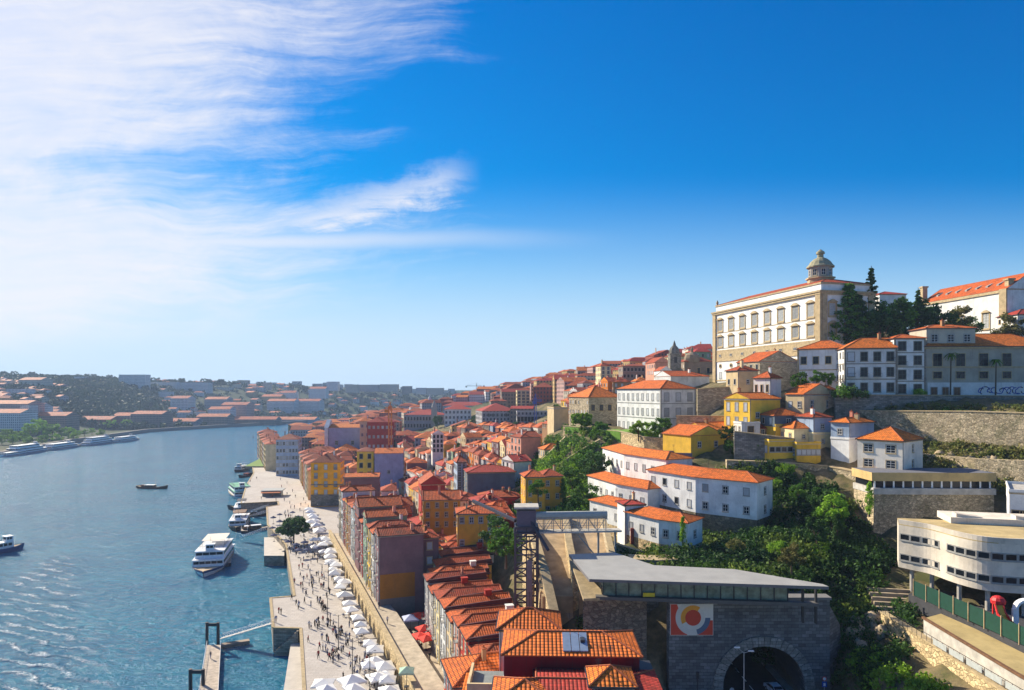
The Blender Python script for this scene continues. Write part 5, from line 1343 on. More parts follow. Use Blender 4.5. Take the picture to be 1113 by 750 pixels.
# white cluster on bent plans
def wl(pts, z): return [G(px, py, z)[:2] for px, py in pts]
FRW = dict(fl=2, pitch=4.0, ww=1.0, wh=1.4, style=['sash', 'shut'])
UP = wl([(655, 487), (678, 493.5), (724, 500)], 44.5)
strip('uppermost white building of the stepped cluster with a gently bent orange roof', UP, 8.5, 33.5, 11, W['bright'], RO, pitch=18, wspec=dict(FRW, fl=2, wh=1.6), trim=TRIMG, base=6)
MI = wl([(639, 517), (669, 526), (704, 532)], 38)
strip('middle white building of the stepped cluster tucked below the uppermost one', MI, 7.5, 32.5, 5.5, W['bright'], RO, pitch=18, wspec=dict(FRW, fl=1, wh=1.3), base=6)
LO = wl([(641, 543.5), (676, 552)], 35)
strip('lowest left white building of the stepped cluster on a stone base', LO, 6.5, 30.4, 4.6, W['bright'], RO, pitch=18, wspec=dict(FRW, fl=1, wh=1.3), base=6, basemat=GOLDST)
LR = wl([(680, 556.5), (716, 565), (747, 569)], 35)
strip('lowest right white building of the stepped cluster ending over the ivy', LR, 7.5, 30.0, 5.0, W['bright'], RO, pitch=17, wspec=dict(FRW, fl=1, wh=1.4), base=7, basemat=GOLDST, endspec=dict(fl=1, cols=1, ww=1.0, wh=1.3, style='sash'))
x, y, z = P(677, 572, 163); hb('narrow white linking stair block with brown roof and red door in the stepped cluster', 679, 700, 580, 152, 549, W['bright'], RM, d=5, rz=10, sides=dict(f=0, l=0), chim=1, pitch=12)
x, y, z = G(692, 588, 26.0); b = MB(); b.box(-.9, -.1, -1, .9, .35, 3.2); tag(b.build('gate_panel', HULLR, None, P(690, 590, 150)), 'tall dark red gate panel at the foot of the white cluster', 'gate')
BIG = wl([(704, 511), (756, 519), (823, 525)], 42)
strip('big white two storey building with bent orange roof right of the stepped cluster', BIG, 9, 33.9, 8.1, W['bright'], RO, pitch=19, wspec=dict(FRW, fl=2, pitch=4.3, ww=1.15, wh=1.5, style=['sash', 'sash', 'dark', 'shut']), base=9, basemat=ROCK, endspec=dict(fl=2, cols=1, ww=1.0, wh=1.5, style='sash'))
hb('grey metal lean-to behind the big white building', 712, 752, 520, 184, 494, plain('grey_sheet', (.22, .2, .24), .6), plain('grey_sheet_roof', (.24, .22, .27), .6), d=6, flat=True, chim=0, sides=dict(f=0, l=0), rz=-14, base=2.5)
# curved white school building at right
CV0 = wl([(976.5, 569), (990, 571.2), (1012, 575), (1042, 583), (1073, 588.5), (1113, 591)], 39)+[(85, 101.5), (96, 100.5)]
def smooth_line(pts, k=3):
    out = []
    for i in range(len(pts)-1):
        p0, p1, p2, p3 = pts[max(0, i-1)], pts[i], pts[i+1], pts[min(len(pts)-1, i+2)]
        for j in range(k):
            q = j/k; out.append(tuple(.5*((2*p1[n])+(-p0[n]+p2[n])*q+(2*p0[n]-5*p1[n]+4*p2[n]-p3[n])*q*q+(-p0[n]+3*p1[n]-3*p2[n]+p3[n])*q**3) for n in (0, 1)))
    return out+[pts[-1]]
CV = smooth_line(CV0, 6); BKV = smooth_line([(70, 124), (74, 123), (80, 121), (86, 119), (92, 117), (100, 114), (106, 112), (112, 110)], 6)
cvb = strip('curved off-white modern building with two bands of slit windows on stilts', CV, 15, 31.5, 7.3, plaster('render_offwhite', (.74, .65, .53), amount=.5), plain('roof_gravel_yellow', (.48, .36, .17), .95, var=.3, scale=.3), flat=True, base=.05, addcp=False, trim=TRIMG, name='school_building', cat='building',
            back=BKV)
bm = MB(); o = CV[0]
arc = []; acc = 0
for i in range(1, len(CV)-1):
    a = Vector((CV[i][0]-o[0], CV[i][1]-o[1], 0)); e = Vector((CV[i+1][0]-o[0], CV[i+1][1]-o[1], 0)); d = (e-a); L = d.length; d.normalize()
    arc.append((acc, a, d, L)); acc += L
q = .9; k = 0
while q < acc-1:
    for s0, a, d, L in arc:
        if s0 <= q < s0+L: break
    if k % 9 not in (4,) and not (k % 18 > 12 and k % 18 < 16):
        p = a+d*(q-s0)
        for z in (1.4, 4.9): put_window(cvb, p.x, p.y, z, math.atan2(d.y, d.x), 'dark', 1.4, .85, TRIMG, None, True)
    q += 1.75; k += 1
for i, q in enumerate(CV0[1:-1]):
    b = MB(); b.tube((q[0]-o[0]+.9, q[1]-o[1]+1.2, -6), (q[0]-o[0]+.9, q[1]-o[1]+1.2, -.05), .35, n=8); b.build('stilt', CONC, cvb)
pb = MB(); 
for i in range(len(CV)-1):
    a, e = CV[i], CV[i+1]; pb.beam((a[0]-o[0]+.15, a[1]-o[1]+.1, 7.75), (e[0]-o[0]+.15, e[1]-o[1]+.1, 7.75), .3, .9)
pb.build('parapet', MATS['render_offwhite'], cvb)
# raised roof volume with light scoops
rv = MB(); rv.box(0, 0, 0, 36, 7, 1.1, 0); RVX, RVY = 76.5, 119; rvo = rv.build('roof_block', [MATS['render_offwhite']], cvb, (RVX-o[0], RVY-o[1], 7.4)); rvo.rotation_euler = (0, 0, R(-15))
for i in range(3):
    s = MB(); s.hexa([(0, 0, 1.1), (4.0, 0, 1.1), (4.0, 2, 1.1), (0, 2, 1.1)], [(0, 0, 1.7), (4.0, 0, 1.2), (4.0, 2, 1.2), (0, 2, 1.7)]); s.build('light_scoop', MATS['render_offwhite'], rvo, (i*9+1, .5, .01))
hb('white curved corner of a second modern building at right edge', 1097, 1150, 575, 128, 535, W['bright'], CONC, d=14, rz=-34, flat=True, chim=0, sides=dict(f=dict(fl=1, cols=5, ww=1.5, wh=.8, style='dark', margin=1.2), l=0))
# stepped retaining structure with long flat ochre roof
t = thing('terrace_building', 'long flat building with ochre fascia and window band on a retaining wall at right', 'building', (76.8, 145, 31.5), R(-2))
b = MB(); b.box(0, 0, -2, 25, 9, 8.6, 0); b.build('retaining_base', [OLDWALL], t)
b = MB(); b.box(-.2, -.35, 8.6, 25.2, 9, 9.9, 0); b.build('parapet', [CONC], t)
b = MB(); b.box(.3, .6, 9.9, 24.6, 8.8, 11.4, 0); b.build('window_band', [GLASS], t)
b = MB()
for i in range(13): b.box(.3+i*2.0, .5, 9.9, .65+i*2.0, .62, 11.4)
b.build('mullions', [WHITEP], t)
b = MB(); b.box(-.4, -.1, 11.4, 25.4, 9.2, 13.2, 0, 1); b.build('roof', [plaster('plaster_tan', (.58, .40, .17), amount=.6), plain('roof_felt', (.15, .15, .17), .9)], t)
occupy(90, 150, 14)
# terraces, stairs and walls at lower right
wall_line('sunlit golden stone wall stepping towards the viewer at lower right', [(60.5, 112), (60.8, 104), (60.5, 84), (60, 66)], 16, [25.6, 25.4, 24.9, 24.4], GOLDST, th=.8)
t = thing('railing', 'thin metal railing with pale panels along the golden stone wall', 'railing'); b = MB(); c = MB()
rail(b, [(60.6, 112), (60.6, 68)], 25.4, 1.15)
for i in range(8): c.box(60.55, 70+i*3.6, 25.6, 60.62, 73+i*3.6, 26.4)
b.build('rails', IRON, t); c.build('panel', plain('pale_panel', (.45, .47, .45), .5), t)
b = MB(); b.prism([(62.0, 66), (68.2, 66), (69.0, 92), (68.5, 107.5), (63, 104.5), (62.0, 84)], 24.5, 27.2, 0, 1); t = thing('terrace_roof', 'long low flat roof with yellow lichen stains beside the golden wall', 'roof')
b.build('slab', [CONC, plaster('roof_yellowed', (.46, .35, .16), amount=.5)], t)
b = MB(); b.beam((61.9, 66, 27.35), (61.9, 84, 27.35), .4, .3); b.beam((61.9, 84, 27.35), (62.9, 104.5, 27.35), .4, .3); b.build('kerb', WOOD, t)
b = MB(); b.prism([(68.3, 60), (76, 60), (77, 108), (72, 119), (66.2, 114), (67.8, 100)], 20, 28.1, 0, 0); struct(b.build('lane', ASPH))
t = thing('green_fence', 'green mesh fence with pale posts below the curved white building', 'fence'); b = MB(); c = MB()
b.prism([(66.5, 113), (66.62, 113), (69.1, 76), (69.0, 76)], 28.2, 30.6); b.build('mesh_panel', plain('fence_green', (.006, .05, .032), .7), t)
for i in range(13): q = i/12; x = 66.45+2.5*q; y = 113-37*q; c.box(x-.06, y-.06, 28, x+.06, y+.06, 30.9)
c.build('posts', TRIM, t)
t = thing('garden_steps', 'broad shaded stone garden steps climbing under the curved building', 'steps', (60.8, 113, 25.2), R(-12))
for i in range(6):
    b = MB(); b.box(0, i*1.3, -3, 13, i*1.3+.55, .3+i*.42); b.build('step', plain('step_stone', (.38, .3, .2), .9), t)
# red and yellow play slide beside a white arch
t = thing('play_slide', 'red and yellow playground slide next to the white arch at the right edge', 'slide', (70.0, 97.0, 28)); b = MB()
pts = [(-.1, 1.0, 3.6), (-.5, .4, 3.2), (-.8, -.5, 2.3), (-.7, -1.4, 1.5), (-.3, -2.1, .9), (.5, -2.7, .5)]
for p, q in zip(pts, pts[1:]): b.beam(p, q, 1.1, .18, 0)
b.build('chute', plain('slide_yellow', (.70, .40, .05), .5), t); b = MB()
for p, q in zip(pts, pts[1:]):
    for s in (-.55, .55): b.beam((p[0]+s, p[1], p[2]+.2), (q[0]+s, q[1], q[2]+.2), .14, .45, 0)
b.lathe([(.9, 3.4), (.95, 3.9), (.7, 4.3), (.3, 4.5)], 10, 0, 1.3); b.beam((.3, 1.6, 0), (.3, 1.6, 3.5), .2); b.beam((-.5, 1.6, 0), (-.5, 1.6, 3.5), .2); b.beam((.8, -3.2, .5), (1.5, -3.4, .3), .9, .4)
b.build('side_rails', plain('slide_red', (.6, .03, .03), .5), t)
t = thing('white_arch', 'white rounded arch frame standing right of the red slide', 'arch', (73.0, 97.0, 28)); b = MB(); n = 8
for i in range(n):
    a0, a1 = math.pi*i/n, math.pi*(i+1)/n; b.beam((1.5*math.cos(a0), 0, 3.0+1.3*math.sin(a0)), (1.5*math.cos(a1), 0, 3.0+1.3*math.sin(a1)), .8, .35)
b.beam((-1.5, 0, 0), (-1.5, 0, 3.05), .8, .35); b.beam((1.5, 0, 0), (1.5, 0, 3.05), .8, .35); b.build('frame', WHITEP, t)

# ------------------------------------------------------------------ station over the tunnel
t = thing('funicular_station', 'low modern station with long grey slab roof and glass band above the tunnel', 'station')
b = MB(); top = [(11.8, 104.2), (46.5, 100.2), (46.2, 101.5), (35.8, 110), (23.4, 112.5), (18.2, 121.5), (10.0, 120)]
b.prism(top, 32.85, 33.3, 1, 0); b.build('roof', [plain('roof_sheet_grey', (.33, .32, .295), .6, var=.1, scale=.4), plain('roof_edge', (.16, .15, .15), .6)], t)
b = MB(); gl = [(14.2, 106.5), (41.8, 103.6), (41.5, 108), (23, 112), (15, 118)]
b.prism(gl, 30.2, 32.84, 0, 0); b.build('glass_band', [plain('station_glass', (.16, .22, .17), .15, spec=.6, var=.5, scale=.8)], t)
b = MB()
for i in range(15): q = i/14; x, y = 14.2+27.6*q, 106.42-2.9*q; b.box(x-.06, y-.12, 30.2, x+.06, y, 32.84)
b.build('mullions', [IRON], t)
b = MB(); b.beam((13, 106.2, 29.95), (46, 102.8, 29.95), 1.2, .5); b.build('floor_edge', [plain('floor_edge', (.13, .12, .11), .7)], t)
b = MB(); b.box(43.8, 103, 27, 44.1, 103.4, 32.8); b.box(45.6, 102.6, 27, 45.9, 103, 32.8); b.build('column', [IRON], t)
b = MB(); b.hexa([(11.0, 105.2, 29.6), (14.0, 105.6, 29.6), (14.3, 112, 30.5), (10.4, 116, 31.5)], [(11.0, 105.2, 30.0), (14.0, 105.6, 30.0), (14.3, 112, 30.9), (10.4, 116, 31.9)]); b.build('canopy', [TRIM], t)
yp = MB(); yp.box(20.2, 105.1, 30.3, 22.0, 105.3, 30.9); yp.build('yellow_panel', plain('panel_yellow', (.75, .55, .03), .5), t)
# tunnel wall with arch
t = thing('tunnel_portal', 'dark granite portal wall with a wide round tunnel arch', 'tunnel', (39.4, 107, 13.4))
def arch_wall(mb, x0, x1, ztop, r, cz, y0, y1, m=0, n=20):
    arc = [(r*math.cos(math.pi*(1-i/n)), cz+r*math.sin(math.pi*(1-i/n))) for i in range(n+1)]
    path = [(-r, -3)]+arc+[(r, -3)]
    for yy in (y0, y1):
        mb.poly([(x0, yy, -3), (-r, yy, -3), (-r, yy, cz), (x0, yy, cz)], m); mb.poly([(r, yy, -3), (x1, yy, -3), (x1, yy, cz), (r, yy, cz)], m)
        for i in range(n):
            a, b_ = arc[i], arc[i+1]; mb.poly([(a[0], yy, a[1]), (b_[0], yy, b_[1]), (b_[0], yy, ztop), (a[0], yy, ztop)], m)
        mb.poly([(x0, yy, cz), (-r, yy, cz), (-r, yy, ztop), (x0, yy, ztop)], m); mb.poly([(r, yy, cz), (x1, yy, cz), (x1, yy, ztop), (r, yy, ztop)], m)
    for a, b_ in zip(path, path[1:]): mb.poly([(a[0], y0, a[1]), (b_[0], y0, b_[1]), (b_[0], y1, b_[1]), (a[0], y1, a[1])], m)
    mb.poly([(x0, y0, ztop), (x1, y0, ztop), (x1, y1, ztop), (x0, y1, ztop)], m); mb.poly([(x0, y0, -3), (x0, y1, -3), (x0, y1, ztop), (x0, y0, ztop)], m); mb.poly([(x1, y0, -3), (x1, y1, -3), (x1, y1, ztop), (x1, y0, ztop)], m)
b = MB(); arch_wall(b, -14.8, 10.4, 15.9, 6.4, 2.3, 0, 1.6); b.build('portal_wall', [DARKST], t)
b = MB(); arch_wall(b, -11.6, 9.0, 15.2, 6.4, 2.3, 1.65, 29); b.build('tunnel_bore', [plain('tunnel_lining', (.10, .10, .10), .9)], t)
b = MB(); n = 24
for i in range(n):
    a0, a1 = math.pi*i/n, math.pi*(i+1)/n-.012
    for r0, r1, m in ((6.4, 7.9, 0),):
        q = [(r0*math.cos(a0), r0*math.sin(a0)), (r0*math.cos(a1), r0*math.sin(a1)), (r1*math.cos(a1), r1*math.sin(a1)), (r1*math.cos(a0), r1*math.sin(a0))]
        b.hexa([(x, -.35, 2.3+z) for x, z in q], [(x, .01, 2.3+z) for x, z in q])
for s in (-1, 1):
    for k in range(6): b.box(min(s*6.4, s*7.9), -.35, -1+k*.55, max(s*6.4, s*7.9), .01, -.47+k*.55)
b.build('arch_ring', [masonry('arch_stone', (.32, .31, .28), .9, .5, .4)], t)
b = MB(); b.box(-15.1, -.25, 15.9, 10.6, 1.8, 16.3); b.build('coping', [plain('portal_coping', (.2, .19, .18), .9)], t)
b = MB(); b.hexa([(10.4, .1, -3), (14.7, 3.5, -3), (14.7, 5, -3), (10.4, 1.7, -3)], [(10.4, .1, 15.0), (13.4, 3.0, 11), (13.4, 5, 11), (10.4, 1.7, 15.0)]); b.build('wing_wall', [DARKST], t)
# abstract painted panel
t = thing('painted_panel', 'large square painted panel of red, orange and grey circle shapes on the portal wall', 'mural', (28.15, 106.93, 26.2))
S_ = 3.3; b = MB(); b.box(-S_-.06, -.06, -2.46, S_+.06, .05, 2.46); b.build('board', [plain('panel_cream', (.72, .68, .60), .7, var=.04)], t)
PC = dict(red=plain('panel_red', (.62, .07, .035), .7, var=.05), orange=plain('panel_orange', (.85, .36, .04), .7, var=.05), slate=plain('panel_slate', (.12, .17, .26), .7, var=.05), cream=MATS['panel_cream'])
def ring_piece(name, r0, r1, a0, a1, m, y, cx=.2, cz=.3, n=24):
    b = MB(); f = lambda r, a: (max(-S_, min(S_, cx+r*math.cos(R(a)))), max(-2.4, min(2.4, cz+r*math.sin(R(a)))))
    for i in range(n):
        p, q = a0+(a1-a0)*i/n, a0+(a1-a0)*(i+1)/n; pts = [f(r0, p), f(r0, q), f(r1, q), f(r1, p)] if r0 else [(cx, cz), f(r1, p), f(r1, q)]
        b.poly([(x, y, z) for x, z in pts])
    b.build(name, [PC[m]], t)
b = MB(); b.poly([(-S_, -.065, -2.4), (-S_+2.6, -.065, -2.4), (-S_+1.0, -.065, 2.4), (-S_, -.065, 2.4)]); b.poly([(.2, -.065, -2.4), (S_, -.065, -2.4), (S_, -.065, -.1), (.2, -.065, -.1)]); b.build('red_field', [PC['red']], t)
ring_piece('cream_ring', 1.9, 2.75, 75, 290, 'cream', -.07); ring_piece('slate_arc', 1.85, 2.7, 285, 360, 'slate', -.073); ring_piece('orange_arc', 1.25, 1.95, 55, 210, 'orange', -.076); ring_piece('cream_inner', 1.2, 1.9, 210, 415, 'cream', -.0745); ring_piece('red_disc', 0, 1.25, 0, 360, 'red', -.08)
# rubble wall left of the portal and the dark recess between
wall_line('dark rubble wall under the station between the roofs and the portal', [(11.5, 110.5), (21.5, 109)], 6, [29.6, 29.6], masonry('stone_brown_rubble', (.26, .21, .16), .7, .35, .5, rub=True), cop=False)
wall_line('dark wall at the back of the recess left of the portal', [(21.4, 117), (25, 116.5)], 6, [30, 30], DARKST, cop=False)
# tunnel road, kerbs and markings
b = MB(); b.prism([(31.0, 40), (47.0, 40), (47.0, 106.9), (45.8, 106.9), (45.8, 136), (33.0, 136), (33.0, 106.9), (31.0, 106.9)], 12.9, 13.5); struct(b.build('tunnel_road', ASPH))
b = MB(); b.box(47.0, 40, 12.9, 50.0, 106.8, 13.63); b.box(20, 40, 12.9, 31.0, 106.8, 13.63); b.box(44.4, 107, 12.9, 45.79, 135, 13.63); struct(b.build('tunnel_pavement', CONC))
b = MB()
for i in range(20): b.box(39.0, 60+i*3.6, 13.5, 39.2, 62+i*3.6, 13.504)
struct(b.build('road_marking', WHITEP))
# cars
def car(label, x, y, z, rz, m, L=4.2, W_=1.75):
    t = thing('parked_car' if 'parked' in label else 'car', label, 'car', (x, y, z), R(rz)); b = MB()
    prof = [(-L/2, .35), (-L/2, .8), (-L*.47, .95), (-L*.30, 1.02), (-L*.17, 1.42), (L*.18, 1.46), (L*.38, 1.05), (L/2-.05, .92), (L/2, .4)]
    half = W_/2
    def w_(z): return half if z < 1.0 else half*.8
    for a, e in zip(prof, prof[1:]): b.poly([(-w_(a[1]), a[0], a[1]), (w_(a[1]), a[0], a[1]), (w_(e[1]), e[0], e[1]), (-w_(e[1]), e[0], e[1])])
    for s in (-1, 1): b.poly([(s*w_(p[1]), p[0], p[1]) for p in prof])
    b.poly([(-half, -L/2, .35), (half, -L/2, .35), (half, L/2, .4), (-half, L/2, .4)]); b.build('body', m, t)
    g = MB(); e_ = .02
    for s in (-1, 1): g.poly([(s*(half*.93+e_), -L*.27, 1.03), (s*(half*.80+e_), -L*.16, 1.38), (s*(half*.80+e_), L*.17, 1.40), (s*(half*.95+e_), L*.33, 1.06)])
    g.poly([(-half*.78, -L*.285, 1.08), (half*.78, -L*.285, 1.08), (half*.74, -L*.18, 1.42), (-half*.74, -L*.18, 1.42)]); g.poly([(-half*.78, L*.365, 1.11), (half*.78, L*.365, 1.11), (half*.74, L*.2, 1.46), (-half*.74, L*.2, 1.46)])
    g.build('windscreen', GLASS, t)
    for s in (-1, 1):
        for yy in (-L*.31, L*.32):
            w2 = MB(); w2.tube((s*(half-.2), yy, .33), (s*(half+.02), yy, .33), .33, n=12, m=0); w2.tube((s*(half+.015), yy, .33), (s*(half+.03), yy, .33), .18, n=8, m=1); w2.build('wheel', [IRON, plain('rim', (.5, .5, .5), .4, .6)], t)
        l = MB(); l.box(s*half*.75-.15, L/2-.05, .65, s*half*.75+.15, L/2+.01, .82); l.build('tail_light', REDC, t)
        l = MB(); l.box(s*half*.75-.18, -L/2-.012, .62, s*half*.75+.18, -L/2+.05, .8); l.build('headlight', WHITEP, t)
car('white car driving into the mouth of the tunnel', 42.2, 109.5, 13.5, 8, WHITEP); car('dark parked car left of the tunnel mouth', 27.4, 101.5, 13.63, 70, plain('car_black', (.02, .02, .025), .25, spec=.6)); car('dark car deep inside the tunnel', 35.6, 125, 13.5, 0, plain('car_grey', (.1, .1, .1), .3))
def sign(label, x, y, z, h, fn):
    t = thing('road_sign', label, 'road sign', (x, y, z)); b = MB(); b.tube((0, 0, 0), (0, 0, h), .05, n=6); b.build('pole', plain('pole_grey', (.4, .4, .4), .5), t); fn(t, h)
def two(t, h):
    b = MB(); b.tube((0, -.08, h-.25), (0, -.05, h-.25), .34, n=16, m=0); b.tube((0, -.10, h-.25), (0, -.081, h-.25), .24, n=16, m=1); b.build('round_sign', [REDC, WHITEP], t)
    b = MB(); b.box(-.36, -.08, h-1.5, .36, -.05, h-.68, 0); b.box(-.16, -.10, h-1.35, .16, -.081, h-.9, 1); b.build('blue_sign', [plain('sign_blue', (.02, .08, .45), .5), WHITEP], t)
sign('red ringed round sign over a blue square sign right of the tunnel arch', 47.8, 104.5, 13.63, 4.6, two)
def one(t, h): b = MB(); b.tube((0, -.08, h-.35), (0, -.05, h-.35), .36, n=16, m=0); b.build('round_sign', [plain('sign_grey', (.4, .42, .42), .5)], t)
sign('small round grey sign at the left of the tunnel opening', 33.8, 105.0, 13.5, 2.9, one)
x, y = 33.3, 98.0; t = thing('street_lamp', 'pale double armed street lamp in front of the tunnel mouth', 'street lamp', (x, y, 13.5)); b = MB(); b.tube((0, 0, 0), (0, 0, 11.0), .1, .06, 7); b.build('pole', plain('lamp_grey', (.4, .4, .4), .5), t)
for s, dz_ in ((-1, .5), (1, 0)):
    b = MB(); b.tube((0, 0, 10.9), (s*1.0, 0, 11.2+dz_), .05, .04, 5); b.build('arm', plain('lamp_grey', (.4, .4, .4), .5), t); b = MB(); b.box(s*1.0-.4, -.14, 11.12+dz_, s*1.0+.4, .14, 11.26+dz_); b.build('lamp_head', WHITEP, t)
t = thing('traffic_light', 'dark traffic signal post by the tunnel retaining wall', 'signal', (28.4, 104.5, 13.6)); b = MB(); b.tube((0, 0, 0), (0, 0, 5), .07, n=6); b.build('pole', IRON, t); b = MB(); b.box(-.2, -.2, 4.4, .2, .1, 5.4); b.build('signal_head', IRON, t)
# small stair down beside the foreground roofs
t = thing('metal_stair', 'narrow stair with pale stringers descending between foreground roofs and portal', 'stair', (17.6, 98, 8)); b = MB()
for i in range(16): b.box(0, -i*.42, 10-i*.3, 1.5, -i*.42+.38, 10.12-i*.3, 1)
for s in (-.1, 1.5): b.beam((s+.05, .4, 10.6), (s+.05, -6.6, 5.4), .16, .3, 0)
b.build('flight', [TRIM, IRON], t)

# ------------------------------------------------------------------ lift tower and footbridge
t = thing('lift_tower', 'tall lattice steel lift tower with boxed top linked to a footbridge', 'tower', (0.6, 125, 7)); TW = 4.1; TH = 30.0
b = MB()
for sx in (0, TW):
    for sy in (0, TW): b.beam((sx, sy, 0), (sx, sy, TH), .42, .42)
for k in range(13):
    z = k*TH/12
    for a, e in (((0, 0), (TW, 0)), ((TW, 0), (TW, TW)), ((TW, TW), (0, TW)), ((0, TW), (0, 0))):
        b.beam((a[0], a[1], z), (e[0], e[1], z), .26, .26)
        if k < 12:
            z2 = z+TH/12; p, q = (a, e) if k % 2 else (e, a); b.beam((p[0], p[1], z), (q[0], q[1], z2), .22, .22)
b.beam((TW/2, 0, 0), (TW/2, 0, TH), .22, .22)
b.build('lattice_frame', [STEEL], t)
b = MB(); b.box(-.3, -.3, TH-1.2, TW+.3, TW+.3, TH-.9, 0); b.box(.3, .3, TH-.9, TW-.3, TW-.3, TH+3.0, 1); b.box(-.2, -.2, TH+3.4, TW+.2, TW+.2, TH+3.75, 2); b.build('lift_cabin', [STEEL, plain('lift_box', (.10, .09, .13), .5), CONC], t)
b = MB(); b.box(2.1, -.5, 12, 3.1, -.05, 24); b.build('cable_duct', [plain('duct_grey', (.18, .17, .2), .5)], t)
t = thing('footbridge', 'covered steel truss footbridge from the lift tower to the hillside', 'footbridge', (4.4, 125, 36.2), R(5)); L = 13.0
b = MB(); b.box(0, 0, -.35, L+3, 2.2, 0, 0); b.build('deck', [CONC], t)
b = MB(); n = 12
b.tube((-.6, 1.1, 2.75), (L+.4, 1.1, 2.75), .75, n=10); b.build('roof_tube', [plain('tube_grey', (.38, .38, .34), .6)], t, smooth=False)
b = MB()
for yy in (0, 2.2):
    b.beam((0, yy, 2.4), (L, yy, 2.4), .12, .12); b.beam((0, yy, 1.05), (L, yy, 1.05), .07, .07)
    for i in range(9):
        x = L*i/8; b.beam((x, yy, 0), (x, yy, 2.4), .12, .12)
        if i < 8: b.beam((x, yy, 0 if i % 2 else 2.4), (x+L/8, yy, 2.4 if i % 2 else 0), .09, .09)
b.build('truss', [plain('truss_grey', (.28, .28, .27), .6)], t)
b = MB(); b.beam((L-1.2, 1.1, -.3), (L-1.2, 1.1, -8), .35); b.beam((L-5.5, 1.1, -.3), (L-1.2, 1.1, -5.5), .25); b.beam((L+2, 1.1, -.3), (L+2, 1.1, -6), .35); b.build('support', [plain('truss_grey', (.28, .28, .27), .6)], t)
t = thing('link_walkway', 'inclined steel walkway descending from lift tower top', 'walkway'); b = MB(); b.beam((-8, 140, 39.5), (0.6, 126.5, 38), .5, .5); b.beam((3.5, 125.5, 38), (6.5, 122, 33.5), .4, .4); b.build('beam', STEEL, t)
# funicular trench
wall_line('tall buttressed golden wall plunging down on the river side of the funicular', [(2.3, 150), (3.9, 136), (5.3, 122), (6.4, 112), (7.0, 104)], 4, [34, 32.6, 29.5, 25, 19], GOLDST, th=1.3)
for i, (x, y, z) in enumerate([(5.1, 120, 27), (6.0, 113, 24), (4.2, 129, 30)]):
    b = MB(); b.hexa([(x-2.1, y-.8, 5), (x, y-.8, 5), (x, y+.8, 5), (x-2.1, y+.8, 5)], [(x-.2, y-.8, z), (x, y-.8, z), (x, y+.8, z), (x-.2, y+.8, z)]); tag(b.build('buttress', GOLDST), ['golden stone buttress nearest the lift tower foot', 'golden stone buttress nearest the viewer on the funicular wall', 'golden stone buttress farthest up the funicular wall'][i], 'buttress')
wall_line('pale middle wall between the two funicular ramps', [(11.2, 150), (10.6, 134), (10.6, 119)], 20, [35.2, 33.0, 29.8], GOLDST, th=1.0)
wall_line('right hand wall of the funicular ramps beneath the footbridge end', [(19.2, 150), (18.4, 134), (17.8, 123)], 20, [35.5, 33.8, 32], STONE, th=.8)
b = MB(); b.hexa([(5.2, 118, 21), (10.6, 118, 21), (11.4, 151, 28), (3.4, 151, 28)], [(5.2, 118, 26.5), (10.6, 118, 26.5), (11.4, 151, 33.5), (3.4, 151, 33.5)]); struct(b.build('funicular_ramp', plain('ramp_tan', (.40, .29, .17), .9, var=.35, scale=.4)))
b = MB(); b.hexa([(11.6, 118, 21), (18.0, 118, 21), (19.2, 151, 28), (12.2, 151, 28)], [(11.6, 118, 28.0), (18.0, 118, 28.0), (19.2, 151, 34.2), (12.2, 151, 34.2)]); struct(b.build('funicular_ramp', plain('ramp_tan', (.40, .29, .17), .9)))
wall_line('small stone wall stepping down below the red gate panel', [(17.5, 141), (24, 138), (30.5, 135.5)], 20, [31.5, 30, 28.5], GOLDST, th=.8)
wall_line('stone platform wall with railing above the station roof', [(21, 127), (27, 126), (31, 127.5)], 20, [30.6, 30.6, 30.4], STG, th=3.5)
# garden behind the lift: yellow house and red roof cottage
hb('yellow garden house with red hipped roof behind the footbridge', 590, 611, 560, 190, 518, W['ochre'], RT, d=8, rz=10, sides=dict(f=dict(fl=3, cols=2, ww=.9, wh=1.4)), chim=1, pitch=20)
hb('taller yellow house with red roof left part behind the lift tower', 571, 592, 566, 186, 519, W['ochre'], RT, d=8, rz=8, sides=dict(f=dict(fl=4, cols=2, ww=.8, wh=1.3), l=dict(fl=4, cols=2, ww=.8, wh=1.3)), chim=1, pitch=20)
hb('small cottage with bright orange roof alone in the green slope', 592, 615, 497, 262, 489, W['beige'], RO, d=8, rz=15, pitch=26, chim=0)
hb('low red roofed pavilion at top of the green slope', 596, 612, 466, 300, 461, W['brown'], RT, d=9, rz=15, chim=0)
